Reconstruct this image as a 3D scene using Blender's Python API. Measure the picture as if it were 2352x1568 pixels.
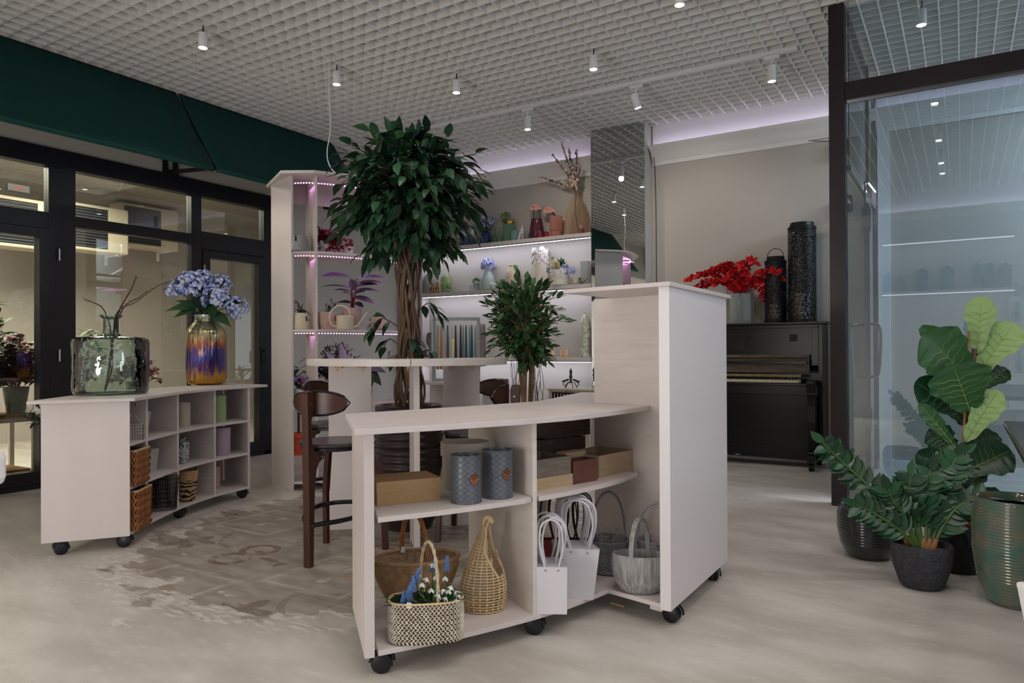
import bpy, math, random
from mathutils import Vector, Matrix
from math import sin, cos, pi, radians, sqrt, atan2
random.seed(11)
SC = bpy.context.scene
COL = SC.collection
for _o in list(bpy.data.objects):
    bpy.data.objects.remove(_o, do_unlink=True)

# ------------------------------------------------------------------ camera
FPX, CH = 1640.0, 1.12                      # focal length in pixels of a 2352 wide frame, eye height
YAW, PITCH, ROLL = radians(32.2), radians(0.3), 0.0045
Fv = Vector((-sin(YAW)*cos(PITCH), cos(YAW)*cos(PITCH), sin(PITCH)))
R0 = Vector((cos(YAW), sin(YAW), 0))
U0 = R0.cross(Fv)
Rv = R0*cos(ROLL) - U0*sin(ROLL)
Uv = U0*cos(ROLL) + R0*sin(ROLL)
CYP = 806 - FPX*math.tan(PITCH)
CAMP = Vector((0, 0, CH))
cd = bpy.data.cameras.new('camera'); cam = bpy.data.objects.new('camera', cd); COL.objects.link(cam)
cd.sensor_width = 36; cd.lens = FPX/2352*36; cd.shift_y = (CYP-784)/2352
cd.clip_start = 0.05; cd.clip_end = 60
cam.matrix_world = Matrix(((Rv.x, Uv.x, -Fv.x, 0), (Rv.y, Uv.y, -Fv.y, 0), (Rv.z, Uv.z, -Fv.z, CH), (0, 0, 0, 1)))
SC.camera = cam

# ------------------------------------------------------------------ view and light
SC.view_settings.view_transform = 'Standard'; SC.view_settings.look = 'None'
SC.view_settings.gamma = 1; SC.view_settings.use_curve_mapping = False
SC.view_settings.exposure = -0.18
W = bpy.data.worlds.new('world'); SC.world = W; W.use_nodes = True
W.node_tree.nodes['Background'].inputs[0].default_value = (0.72, 0.80, 1.0, 1)
W.node_tree.nodes['Background'].inputs[1].default_value = 0.3

def area(name, loc, look, sx, sy, power, col):
    l = bpy.data.lights.new(name, 'AREA'); l.shape = 'RECTANGLE'; l.size = sx; l.size_y = sy
    l.energy = power; l.color = col
    o = bpy.data.objects.new(name, l); COL.objects.link(o); o.location = loc
    d = Vector(look) - Vector(loc); o.rotation_euler = d.to_track_quat('-Z', 'Y').to_euler()
    return o
DAY = (0.80, 0.88, 1.0)
WARM = (1.0, 0.86, 0.72)
area('daylight_shopfront', (3.15, 1.2, 1.35), (-3, 3.0, 2.6), 4.2, 2.0, 38, DAY)
area('rear_fill_wide', (-3.3, -1.6, 1.25), (-1.8, 3, .7), 2.8, 2.2, 12, (1.0, 0.96, 0.93))  # unseen fill light added behind the camera; the rear wall has no window
area('rear_fill_low', (-2.25, -1.6, .85), (-1.4, 3.2, .35), 1.1, 1.2, 60, (1.0, 0.97, 0.93))  # added low fill to lift the dark shelf interiors; no door stands here
area('front_ceiling_fill', (-3.1, .1, 3.5), (-3.1, .1, 0), 3.2, 3.2, 18, (1.0, 0.96, 0.92))  # added soft overhead fill for the near half of the room, no fixture
area('right_ceiling_fill', (2.3, 0.4, 3.5), (2.3, 0.4, 0), 1.4, 3.8, 24, (1.0, 0.95, 0.9))  # added overhead fill on the right, placed out of view and reflections
area('office_ceiling_lamp', (-8.1, 2.9, 3.05), (-8.1, 2.9, 0), 1.6, 3.6, 400, (1.0, 0.95, 0.84))
area('hall_daylight_fill', (1.6, 6.6, 3.3), (1.0, 6.6, 0), 2.2, 1.0, 190, (.74, .84, 1.0))  # added cool fill, brightens the hall as daylight would

# ------------------------------------------------------------------ measuring helpers
def ray(x, y): return Fv + Rv*((x-1176)/FPX) - Uv*((y-CYP)/FPX)
def pz(x, y, z=0.0):
    d = ray(x, y); return CAMP + d*((z-CH)/d.z)
def py_(x, y, Y):
    d = ray(x, y); return CAMP + d*(Y/d.y)
def px_(x, y, X):
    d = ray(x, y); return CAMP + d*(X/d.x)
def pd(x, y, depth): return CAMP + ray(x, y)*depth
def dep(p): return (Vector(p)-CAMP).dot(Fv)
def mpp(p): return dep(p)/FPX
HF = Vector((-sin(YAW), cos(YAW), 0))
def base(x, y, z, r):
    """centre of a round thing of radius r whose nearest base point is seen at x, y"""
    p = pz(x, y, z); d = Vector((p.x, p.y, 0)).normalized(); return p + d*r

# ------------------------------------------------------------------ materials
def lin(c):
    c = c/255.0
    return c/12.92 if c <= 0.04045 else ((c+0.055)/1.055)**2.4
def rgb(h):
    h = h.lstrip('#'); return (lin(int(h[0:2], 16)), lin(int(h[2:4], 16)), lin(int(h[4:6], 16)), 1)
def mat(name, col, rough=0.5, metal=0.0, var=None, bump=None, spec=0.5, coat=0.0, emit=None, trans=0.0, ior=1.45, stretch=None, col2=None, sss=0, alpha=1.0):
    m = bpy.data.materials.new(name); m.use_nodes = True
    nt = m.node_tree; b = nt.nodes['Principled BSDF']
    c = rgb(col) if isinstance(col, str) else col
    b.inputs['Base Color'].default_value = c
    b.inputs['Roughness'].default_value = rough
    b.inputs['Metallic'].default_value = metal
    b.inputs['Specular IOR Level'].default_value = spec
    b.inputs['IOR'].default_value = ior
    if coat: b.inputs['Coat Weight'].default_value = coat; b.inputs['Coat Roughness'].default_value = 0.08
    if trans: b.inputs['Transmission Weight'].default_value = trans
    if alpha < 1: b.inputs['Alpha'].default_value = alpha
    if emit:
        b.inputs['Emission Color'].default_value = rgb(emit[0]); b.inputs['Emission Strength'].default_value = emit[1]
    if var or bump:
        tc = nt.nodes.new('ShaderNodeTexCoord'); mp = nt.nodes.new('ShaderNodeMapping')
        nt.links.new(tc.outputs['Object'], mp.inputs[0])
        if stretch: mp.inputs['Scale'].default_value = stretch
    if var:
        n = nt.nodes.new('ShaderNodeTexNoise'); n.inputs['Scale'].default_value = var[0]; n.inputs['Detail'].default_value = 5
        nt.links.new(mp.outputs[0], n.inputs['Vector'])
        r = nt.nodes.new('ShaderNodeValToRGB'); r.color_ramp.elements[0].position = 0.3; r.color_ramp.elements[1].position = 0.7
        k = var[1]
        r.color_ramp.elements[0].color = (c[0]*(1-k), c[1]*(1-k), c[2]*(1-k), 1) if not col2 else rgb(col2)
        r.color_ramp.elements[1].color = (min(1, c[0]*(1+k*.6)), min(1, c[1]*(1+k*.6)), min(1, c[2]*(1+k*.6)), 1)
        nt.links.new(n.outputs['Fac'], r.inputs[0]); nt.links.new(r.outputs[0], b.inputs['Base Color'])
    if bump:
        n2 = nt.nodes.new('ShaderNodeTexNoise'); n2.inputs['Scale'].default_value = bump[0]; n2.inputs['Detail'].default_value = 4
        nt.links.new(mp.outputs[0], n2.inputs['Vector'])
        bp = nt.nodes.new('ShaderNodeBump'); bp.inputs['Strength'].default_value = bump[1]; bp.inputs['Distance'].default_value = 0.01
        nt.links.new(n2.outputs['Fac'], bp.inputs['Height']); nt.links.new(bp.outputs[0], b.inputs['Normal'])
    return m
def emat(name, col, s):
    m = bpy.data.materials.new(name); m.use_nodes = True; nt = m.node_tree
    nt.nodes.remove(nt.nodes['Principled BSDF']); e = nt.nodes.new('ShaderNodeEmission')
    e.inputs[0].default_value = rgb(col); e.inputs[1].default_value = s
    nt.links.new(e.outputs[0], nt.nodes['Material Output'].inputs[0]); return m
def pane(name, tint, refl, rough=0.0, wob=0.0):
    """thin glass: tinted see-through plus fresnel-weighted reflection"""
    m = bpy.data.materials.new(name); m.use_nodes = True; nt = m.node_tree
    nt.nodes.remove(nt.nodes['Principled BSDF'])
    t = nt.nodes.new('ShaderNodeBsdfTransparent'); t.inputs[0].default_value = rgb(tint)
    g = nt.nodes.new('ShaderNodeBsdfGlossy'); g.inputs['Roughness'].default_value = rough
    lw = nt.nodes.new('ShaderNodeFresnel'); lw.inputs[0].default_value = 1.5
    mu = nt.nodes.new('ShaderNodeMath'); mu.operation = 'MULTIPLY_ADD'; mu.inputs[1].default_value = 1.1; mu.inputs[2].default_value = refl; mu.use_clamp = True
    mx = nt.nodes.new('ShaderNodeMixShader')
    nt.links.new(lw.outputs[0], mu.inputs[0]); nt.links.new(mu.outputs[0], mx.inputs[0])
    nt.links.new(t.outputs[0], mx.inputs[1]); nt.links.new(g.outputs[0], mx.inputs[2])
    nt.links.new(mx.outputs[0], nt.nodes['Material Output'].inputs[0])
    if wob:
        n = nt.nodes.new('ShaderNodeTexNoise'); n.inputs['Scale'].default_value = wob
        tc = nt.nodes.new('ShaderNodeTexCoord'); nt.links.new(tc.outputs['Object'], n.inputs['Vector'])
        bp = nt.nodes.new('ShaderNodeBump'); bp.inputs['Strength'].default_value = 0.35; bp.inputs['Distance'].default_value = 0.015
        nt.links.new(n.outputs['Fac'], bp.inputs['Height']); nt.links.new(bp.outputs[0], g.inputs['Normal']); nt.links.new(bp.outputs[0], lw.inputs['Normal'])
    return m

M = {}
M['board'] = mat('cream_laminate', '#D8CFCC', 0.42, var=(6, 0.035), stretch=(1, 1, .15), bump=(90, .02))
M['board2'] = mat('pale_oak_laminate', '#DAD2CC', 0.4, var=(14, 0.07), stretch=(.3, .3, 3), bump=(60, .04))
M['wall'] = mat('beige_plaster', '#BEB9B1', 0.85, var=(2.0, 0.03), bump=(40, .03))
M['wallwhite'] = mat('white_plaster', '#E6E2E4', 0.8, var=(1.5, 0.02), bump=(30, .04))
M['cornice'] = mat('white_moulding', '#EFEDE9', 0.7)
M['ceil'] = mat('white_ceiling_metal', '#EDEBE7', 0.55)
M['slab'] = mat('grey_slab', '#77736D', 0.9, var=(3, .15))
M['frame'] = mat('black_window_metal', '#1B1A20', 0.35, spec=.5)
M['post'] = mat('dark_brown_metal', '#2A2025', 0.28, spec=.6, var=(1.5, .15))
M['green'] = mat('green_awning_cloth', '#0A4540', 0.75, bump=(300, .15), var=(3, .08))
M['black'] = mat('black_plastic', '#17171C', 0.4)
M['blackm'] = mat('black_metal', '#101013', 0.45, metal=.3)
M['white'] = mat('white_paint', '#ECEAEA', 0.45)
M['whitem'] = mat('white_lamp_metal', '#F0EFEE', 0.35)
M['steel'] = mat('brushed_steel', '#B9BBBD', 0.25, metal=1)
M['beech'] = mat('beech_plug', '#D9B184', 0.6)
M['lamp'] = emat('lamp_face', '#FFF0DE', 14)
M['ledw'] = emat('white_led', '#F4F0FF', 5)
M['ledp'] = emat('violet_led_dot', '#FFB8F8', 5)
M['mirror'] = mat('mirror_glass', '#D5DAD8', 0.0, metal=1)
M['glass_shop'] = pane('shopfront_glass', '#E9EFF1', 0.07)
M['glass_win'] = pane('window_glass', '#DCDCD6', 0.05)
M['glass_door'] = pane('door_glass', '#E9F0F0', 0.03)
M['soil'] = mat('dark_soil', '#2A211C', 0.95, var=(60, .5), bump=(80, .8))
M['bark'] = mat('brown_bark', '#6C5848', 0.85, var=(25, .35), stretch=(1, 1, .2), bump=(60, .5))
M['bark2'] = mat('tan_bark', '#8A6A4C', 0.8, var=(25, .25), stretch=(1, 1, .2))
M['twig'] = mat('dark_twig', '#4A3327', 0.8)
def leafmat(name, c, c2=None, rough=.42, two=None):
    m = bpy.data.materials.new(name); m.use_nodes = True; nt = m.node_tree; b = nt.nodes['Principled BSDF']
    b.inputs['Roughness'].default_value = rough
    oi = nt.nodes.new('ShaderNodeNewGeometry'); r = nt.nodes.new('ShaderNodeValToRGB')
    r.color_ramp.elements[0].color = rgb(c); r.color_ramp.elements[1].color = rgb(c2 or c)
    nt.links.new(oi.outputs['Random Per Island'], r.inputs[0])
    if two:
        mx = nt.nodes.new('ShaderNodeMix'); mx.data_type = 'RGBA'; nt.links.new(oi.outputs['Backfacing'], mx.inputs['Factor'])
        nt.links.new(r.outputs[0], mx.inputs['A']); mx.inputs['B'].default_value = rgb(two)
        nt.links.new(mx.outputs['Result'], b.inputs['Base Color'])
    else: nt.links.new(r.outputs[0], b.inputs['Base Color'])
    b.inputs['Specular IOR Level'].default_value = .4
    return m
M['leaf'] = leafmat('deep_green_leaf', '#0F251A', '#35603F')
M['leaf2'] = leafmat('fresh_green_leaf', '#1D4029', '#557F4E')
M['leaf3'] = leafmat('glossy_dark_leaf', '#14301F', '#2E5A3A', .3)
M['leafy'] = leafmat('bright_leaf', '#4F8A2E', '#7DB04A')
M['olive'] = leafmat('olive_leaf', '#1E2A22', '#4D5B45')
M['redleaf'] = leafmat('scarlet_leaf', '#A80E1A', '#F02A2E', .6)
M['wineleaf'] = leafmat('wine_leaf', '#4E0F1C', '#8C2436', .4)
M['purpleleaf'] = leafmat('purple_leaf', '#28242F', '#5F5478', .35, '#5A1722')
M['floret'] = leafmat('blue_floret', '#5068C4', '#E6EAF8', .6)
M['floretp'] = leafmat('lilac_floret', '#8E88C4', '#F0ECF4', .6)
M['wallled'] = M['wallwhite']

# ------------------------------------------------------------------ mesh builder
class OP(list): pass      # an open-topped outline
class MB:
    def __init__(s): s.v = []; s.f = []
    def add(s, vs, fs):
        n = len(s.v); s.v += [tuple(v) for v in vs]; s.f += [tuple(i+n for i in f) for f in fs]; return s
    def box(s, x0, x1, y0, y1, z0, z1):
        vs = [(x, y, z) for z in (z0, z1) for y in (y0, y1) for x in (x0, x1)]
        return s.add(vs, [(0, 2, 3, 1), (4, 5, 7, 6), (0, 1, 5, 4), (2, 6, 7, 3), (0, 4, 6, 2), (1, 3, 7, 5)])
    def obox(s, c, size, rz=0.0, tilt=0.0, axis='Y'):
        m = Matrix.Translation(c) @ Matrix.Rotation(rz, 4, 'Z') @ Matrix.Rotation(tilt, 4, axis)
        a, b, h = size[0]/2, size[1]/2, size[2]/2
        vs = [m @ Vector((x, y, z)) for z in (-h, h) for y in (-b, b) for x in (-a, a)]
        return s.add(vs, [(0, 2, 3, 1), (4, 5, 7, 6), (0, 1, 5, 4), (2, 6, 7, 3), (0, 4, 6, 2), (1, 3, 7, 5)])
    def bar(s, p, q, w, h=None):
        """rectangular bar from p to q; w across, h up"""
        p = Vector(p); q = Vector(q); h = h or w; d = (q-p).normalized()
        up = Vector((0, 0, 1)) if abs(d.z) < .95 else Vector((0, 1, 0))
        a = d.cross(up).normalized()*w/2; b = a.cross(d).normalized()*h/2
        vs = [p-a-b, p+a-b, p+a+b, p-a+b, q-a-b, q+a-b, q+a+b, q-a+b]
        return s.add(vs, [(0, 1, 2, 3), (7, 6, 5, 4), (0, 4, 5, 1), (1, 5, 6, 2), (2, 6, 7, 3), (3, 7, 4, 0)])
    def prism(s, pts, z0, z1):
        n = len(pts); A = sum(pts[i][0]*pts[(i+1) % n][1]-pts[(i+1) % n][0]*pts[i][1] for i in range(n))
        if A < 0: pts = pts[::-1]
        vs = [(p[0], p[1], z0) for p in pts]+[(p[0], p[1], z1) for p in pts]
        fs = [tuple(range(n-1, -1, -1)), tuple(range(n, 2*n))]+[(i, (i+1) % n, (i+1) % n+n, i+n) for i in range(n)]
        return s.add(vs, fs)
    def strip(s, pts, t, z0, z1):
        """upright sheet of thickness t along a plan polyline"""
        P = [Vector((p[0], p[1])) for p in pts]; L = []; R = []
        for i, p in enumerate(P):
            d = (P[min(i+1, len(P)-1)]-P[max(i-1, 0)]).normalized(); nrm = Vector((-d.y, d.x))*t/2
            L.append(tuple(p+nrm)); R.append(tuple(p-nrm))
        return s.prism(L+R[::-1], z0, z1)
    def lathe(s, prof, seg=32, c=(0, 0, 0), sx=1.0, sy=1.0, rz=0.0, cap=True):
        n = len(prof); vs = []; fs = []
        for r, z in prof:
            for k in range(seg):
                a = 2*pi*k/seg; x = r*cos(a)*sx; y = r*sin(a)*sy
                vs.append((c[0]+x*cos(rz)-y*sin(rz), c[1]+x*sin(rz)+y*cos(rz), c[2]+z))
        for i in range(n-1):
            for k in range(seg):
                k2 = (k+1) % seg; fs.append((i*seg+k, i*seg+k2, (i+1)*seg+k2, (i+1)*seg+k))
        if cap and not isinstance(prof, OP):
            if prof[0][0] > 1e-5: fs.append(tuple(range(seg-1, -1, -1)))
            if prof[-1][0] > 1e-5: fs.append(tuple((n-1)*seg+k for k in range(seg)))
        return s.add(vs, fs)
    def tube(s, pts, r, seg=8, closed=False, flat=1.0):
        P = [Vector(p) for p in pts]; n = len(P); vs = []; fs = []
        rr = r if isinstance(r, (list, tuple)) else [r]*n
        prev = None
        for i, p in enumerate(P):
            if closed: d = (P[(i+1) % n]-P[i-1])
            else: d = P[min(i+1, n-1)]-P[max(i-1, 0)]
            d = d.normalized() if d.length > 1e-9 else Vector((0, 0, 1))
            if prev is None:
                u = d.orthogonal().normalized()
                if abs(d.z) < .9: u = d.cross(Vector((0, 0, 1))).normalized()
            else:
                u = prev-d*prev.dot(d); u = u.normalized() if u.length > 1e-6 else d.orthogonal().normalized()
            prev = u; w = d.cross(u)
            for k in range(seg):
                a = 2*pi*k/seg; vs.append(p+u*cos(a)*rr[i]+w*sin(a)*rr[i]*flat)
        m = n if closed else n-1
        for i in range(m):
            j = (i+1) % n
            for k in range(seg):
                k2 = (k+1) % seg; fs.append((i*seg+k, i*seg+k2, j*seg+k2, j*seg+k))
        if not closed: fs.append(tuple(range(seg-1, -1, -1))); fs.append(tuple((n-1)*seg+k for k in range(seg)))
        return s.add(vs, fs)
    def ball(s, c, rx, ry=None, rz=None, seg=12, rings=8):
        ry = ry or rx; rz = rz or rx; vs = [(c[0], c[1], c[2]-rz)]; fs = []
        for i in range(1, rings):
            t = pi*i/rings
            for k in range(seg):
                a = 2*pi*k/seg; vs.append((c[0]+rx*sin(t)*cos(a), c[1]+ry*sin(t)*sin(a), c[2]-rz*cos(t)))
        vs.append((c[0], c[1], c[2]+rz)); top = len(vs)-1
        for k in range(seg): fs.append((0, 1+(k+1) % seg, 1+k))
        for i in range(rings-2):
            for k in range(seg):
                a = 1+i*seg; k2 = (k+1) % seg; fs.append((a+k, a+k2, a+seg+k2, a+seg+k))
        a = 1+(rings-2)*seg
        for k in range(seg): fs.append((a+k, a+(k+1) % seg, top))
        return s.add(vs, fs)
    def leaf(s, p, d, nrm, L, Wd, droop=.3, fold=.25, shape=(0, .75, 1, .8, .45, 0), tip=True, wave=0):
        """pointed folded leaf from p along d; nrm roughly the upper side"""
        p = Vector(p); d = Vector(d).normalized(); nrm = Vector(nrm)
        side = d.cross(nrm)
        if side.length < 1e-4: side = d.orthogonal()
        side.normalize(); up = side.cross(d).normalized()
        n = len(shape); vs = []; fs = []; pos = p.copy(); dd = d.copy()
        for i, w in enumerate(shape):
            t = i/(n-1)
            if i: 
                dd = (dd+Vector((0, 0, -1))*droop/(n-1)).normalized() if droop else dd
                pos = pos+dd*L/(n-1)
            hw = Wd/2*max(w, .02)*(1+(wave*sin(i*2.3) if wave else 0))
            vs += [pos-side*hw+up*hw*fold, pos, pos+side*hw+up*hw*fold]
        for i in range(n-1):
            a = i*3; fs += [(a, a+1, a+4, a+3), (a+1, a+2, a+5, a+4)]
        return s.add(vs, fs)
    def build(s, name, m, parent=None, smooth=True, bevel=0, label=None, solid=0, angle=40):
        me = bpy.data.meshes.new(name); me.from_pydata(s.v, [], s.f); me.update()
        o = bpy.data.objects.new(name, me); COL.objects.link(o)
        me.materials.append(M[m] if isinstance(m, str) else m)
        if smooth:
            me.shade_smooth(); me.set_sharp_from_angle(angle=radians(angle))
        if parent is not None: o.parent = parent
        if label: o['label'] = label
        if solid:
            md = o.modifiers.new('thickness', 'SOLIDIFY'); md.thickness = solid; md.offset = 0
        if bevel:
            md = o.modifiers.new('bevel', 'BEVEL'); md.width = bevel; md.segments = 2; md.limit_method = 'ANGLE'; md.angle_limit = radians(50)
        return o
def thing(name, label, cat, loc=(0, 0, 0), rz=0.0, group=None):
    o = bpy.data.objects.new(name, None); COL.objects.link(o); o.empty_display_size = .1
    o.location = loc; o.rotation_euler = (0, 0, rz); o['label'] = label; o['category'] = cat
    if group: o['group'] = group
    return o
def tag(o, label, cat, group=None, loc=None, rz=None, kind=None):
    o['label'] = label; o['category'] = cat
    if group: o['group'] = group
    if kind: o['kind'] = kind
    if loc is not None: o.location = loc
    if rz is not None: o.rotation_euler = (0, 0, rz)
    return o
def struct(name, mb, m, parent=None, **k):
    o = mb.build(name, m, parent, **k)
    if parent is None: o['kind'] = 'structure'
    return o
def sroot(name):
    o = bpy.data.objects.new(name, None); COL.objects.link(o); o['kind'] = 'structure'; return o
def dup(root, loc=None, rz=None, label=None, group=None, par=None):
    r = root.copy(); COL.objects.link(r); r.parent = par
    if loc is not None: r.location = loc
    if rz is not None: r.rotation_euler = (0, 0, rz)
    if label: r['label'] = label
    if group: r['group'] = group
    for ch in list(root.children): dup(ch, par=r)
    return r
def rnd(a, b): return random.uniform(a, b)
def rdir(zlo=-1, zhi=1):
    z = rnd(zlo, zhi); a = rnd(0, 2*pi); q = sqrt(max(0, 1-z*z)); return Vector((q*cos(a), q*sin(a), z))
def bez(pts, n=16):
    """smooth path through points (catmull-rom)"""
    P = [Vector(p) for p in pts]; P = [P[0]*2-P[1]]+P+[P[-1]*2-P[-2]]; out = []
    for i in range(1, len(P)-2):
        a, b, c, d = P[i-1:i+3]
        for k in range(n):
            t = k/n; out.append(.5*((2*b)+(c-a)*t+(2*a-5*b+4*c-d)*t*t+(3*b-a-3*c+d)*t**3))
    out.append(P[-2]); return out

# ------------------------------------------------------------------ the room
XW, YB, YR, XR, ZC = -6.5, 7.54, -1.8, 3.2, 3.6
# floor with a worn carpet of painted tiles in the middle
def floor_mat():
    m = bpy.data.materials.new('concrete_and_painted_tiles'); m.use_nodes = True; nt = m.node_tree; b = nt.nodes['Principled BSDF']
    N = nt.nodes.new; Lk = nt.links.new
    tc = N('ShaderNodeTexCoord'); sep = N('ShaderNodeSeparateXYZ'); Lk(tc.outputs['Object'], sep.inputs[0])
    def mth(op, a, bb=None, c=None, clamp=False):
        n = N('ShaderNodeMath'); n.operation = op; n.use_clamp = clamp
        for i, q in enumerate((a, bb, c)):
            if q is None: continue
            if isinstance(q, (int, float)): n.inputs[i].default_value = q
            else: Lk(q, n.inputs[i])
        return n.outputs[0]
    def noise(scale, detail=5, st=None, rough=.5):
        n = N('ShaderNodeTexNoise'); n.inputs['Scale'].default_value = scale; n.inputs['Detail'].default_value = detail; n.inputs['Roughness'].default_value = rough
        mp = N('ShaderNodeMapping'); Lk(tc.outputs['Object'], mp.inputs[0])
        mp.inputs['Rotation'].default_value = (0, 0, radians(32))
        if st: mp.inputs['Scale'].default_value = st
        Lk(mp.outputs[0], n.inputs['Vector']); return n.outputs['Fac']
    def smooth(x, lo, hi):
        n = N('ShaderNodeMapRange'); n.interpolation_type = 'SMOOTHSTEP'; Lk(x, n.inputs[0])
        n.inputs[1].default_value = lo; n.inputs[2].default_value = hi; return n.outputs[0]
    def mix(f, a, c):
        n = N('ShaderNodeMix'); n.data_type = 'RGBA'; 
        if isinstance(f, (int, float)): n.inputs['Factor'].default_value = f
        else: Lk(f, n.inputs['Factor'])
        for s, q in (('A', a), ('B', c)):
            if isinstance(q, str): n.inputs[s].default_value = rgb(q)
            else: Lk(q, n.inputs[s])
        return n.outputs['Result']
    # plain trowelled cement
    n1 = noise(1.6, 6, (1, 2.4, 1)); n2 = noise(9, 6, (1, 3, 1)); n3 = noise(.7, 3)
    cem = mix(smooth(n1, .35, .68), '#B7B0A7', '#CFCAC2')
    cem = mix(mth('MULTIPLY', smooth(n2, .5, .75), .35), cem, '#E0DAD0')
    cem = mix(mth('MULTIPLY', smooth(n3, .55, .7), .35), cem, '#B0A99E')
    # tile cells 0.6 x 0.57
    u = mth('DIVIDE', mth('ADD', sep.outputs[0], 3.01+6), .605); v = mth('DIVIDE', mth('SUBTRACT', sep.outputs[1], 2.28-6*.575), .575)
    fu = mth('SUBTRACT', mth('FRACT', u), .5); fv = mth('SUBTRACT', mth('FRACT', v), .5)
    cu = mth('FLOOR', u); cv = mth('FLOOR', v)
    par = mth('MODULO', mth('ADD', cu, cv), 2.0); par3 = mth('MODULO', mth('ADD', mth('MULTIPLY', cu, 2), cv), 3.0)
    def ring(cx, cy, r, w, sx=1.0):
        dx = mth('MULTIPLY', mth('SUBTRACT', fu, cx), sx); dy = mth('SUBTRACT', fv, cy)
        d = mth('SQRT', mth('ADD', mth('MULTIPLY', dx, dx), mth('MULTIPLY', dy, dy)))
        return mth('LESS_THAN', mth('ABSOLUTE', mth('SUBTRACT', d, r)), w)
    def disc(cx, cy, r, sx=1.0, sy=1.0):
        dx = mth('MULTIPLY', mth('SUBTRACT', fu, cx), sx); dy = mth('MULTIPLY', mth('SUBTRACT', fv, cy), sy)
        return mth('LESS_THAN', mth('SQRT', mth('ADD', mth('MULTIPLY', dx, dx), mth('MULTIPLY', dy, dy))), r)
    MX = lambda a, c: mth('MAXIMUM', a, c)
    # pattern A: two scrolls with a stem
    A = MX(MX(ring(-.18, -.17, .16, .035), ring(-.18, .17, .16, .035)), MX(disc(-.13, -.12, .06, 1, 1.8), disc(-.13, .12, .06, 1, 1.8)))
    A = MX(A, disc(.22, 0, .2, 1, 5.0)); A = MX(A, disc(.34, 0, .13, 4.0, 1))
    # pattern B: framed flower
    mxa = mth('MAXIMUM', mth('ABSOLUTE', fu), mth('ABSOLUTE', fv))
    Bf = mth('LESS_THAN', mth('ABSOLUTE', mth('SUBTRACT', mxa, .42)), .022)
    B1 = MX(disc(0, -.16, .05, 1, .7), disc(0, .16, .05, 1, .7)); B2 = MX(disc(.13, .0, .09, 1, 1.8), disc(-.16, 0, .1, 1, 2.2))
    # pattern C: leaf blots and arcs
    ang = mth('ARCTAN2', fv, fu); rr = mth('SQRT', mth('ADD', mth('MULTIPLY', fu, fu), mth('MULTIPLY', fv, fv)))
    Cc = mth('LESS_THAN', rr, mth('ADD', .2, mth('MULTIPLY', mth('SINE', mth('MULTIPLY', ang, 5)), .07)))
    Cr = MX(ring(.5, .5, .42, .03), ring(-.5, -.5, .42, .03))
    tile = mix(smooth(noise(5, 6, (1, 2.5, 1)), .35, .7), '#91887C', '#ADA496')
    isA = mth('LESS_THAN', par3, .5); isB = mth('GREATER_THAN', par3, 1.5); isC = mth('SUBTRACT', 1, mth('ADD', isA, isB))
    wear = smooth(noise(7, 8, (1, 2.2, 1), .65), .36, .56)
    def lay(base, mask, sel, col, amt):
        return mix(mth('MULTIPLY', mth('MULTIPLY', mth('MULTIPLY', mask, sel), amt), wear), base, col)
    t = lay(tile, A, isA, '#6B5243', .85)
    t = lay(t, Bf, isB, '#C2B7A6', .8); t = lay(t, B1, isB, '#C4BFB6', .8); t = lay(t, B2, isB, '#A8825C', .6)
    t = lay(t, Cc, isC, '#6E5E50', .8); t = lay(t, Cr, isC, '#77716A', .7)
    grout = MX(mth('GREATER_THAN', mth('ABSOLUTE', fu), .4955), mth('GREATER_THAN', mth('ABSOLUTE', fv), .4955))
    t = mix(mth('MULTIPLY', grout, .7), t, '#6A6258')
    # ragged round edge of the tiled carpet
    dx = mth('SUBTRACT', sep.outputs[0], -3.05); dy = mth('SUBTRACT', sep.outputs[1], 3.35)
    dist = mth('SQRT', mth('ADD', mth('MULTIPLY', dx, dx), mth('MULTIPLY', mth('MULTIPLY', dy, dy), .8)))
    dist = mth('ADD', dist, mth('MULTIPLY', mth('SUBTRACT', noise(3.2, 8, (1, 2.4, 1), .6), .5), 1.1))
    msk = mth('SUBTRACT', 1, smooth(dist, 1.24, 1.30))
    rim = mth('MULTIPLY', mth('SUBTRACT', 1, smooth(mth('ABSOLUTE', mth('SUBTRACT', dist, 1.33)), .03, .16)), smooth(noise(12, 6, (1, 3, 1)), .45, .6))
    cem2 = mix(mth('MULTIPLY', rim, .6), cem, '#E6DFD2')
    fin = mix(mth('MULTIPLY', msk, .93), cem2, t)
    Lk(fin, b.inputs['Base Color'])
    rg = mth('ADD', .30, mth('MULTIPLY', n2, .22)); Lk(rg, b.inputs['Roughness'])
    bp = N('ShaderNodeBump'); bp.inputs['Strength'].default_value = .12; bp.inputs['Distance'].default_value = .01; Lk(n2, bp.inputs['Height']); Lk(bp.outputs[0], b.inputs['Normal'])
    return m
M['floor'] = floor_mat()
struct('floor', MB().box(-10.2, XR, YR-.1, 9.0, -.1, 0), 'floor', smooth=False)
# ceiling: open cell grid under a slab
g = MB(); pit = .1222
nx = int((XR-XW)/pit); ny = int((YB-YR)/pit)
for i in range(nx+1):
    x = XW+.02+i*pit; g.box(x-.0045, x+.0045, YR, YB, ZC, ZC+.075)
for j in range(ny+1):
    y = YB-.03-j*pit; g.box(XW, XR, y-.0045, y+.0045, ZC+.0005, ZC+.0755)
c = sroot('ceiling')
g.build('cell_grid', 'ceil', c, smooth=False)
MB().box(XW-.1, XR+.1, YR-.1, YB+.1, 3.84, 3.9).build('slab', 'slab', c, smooth=False)
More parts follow.
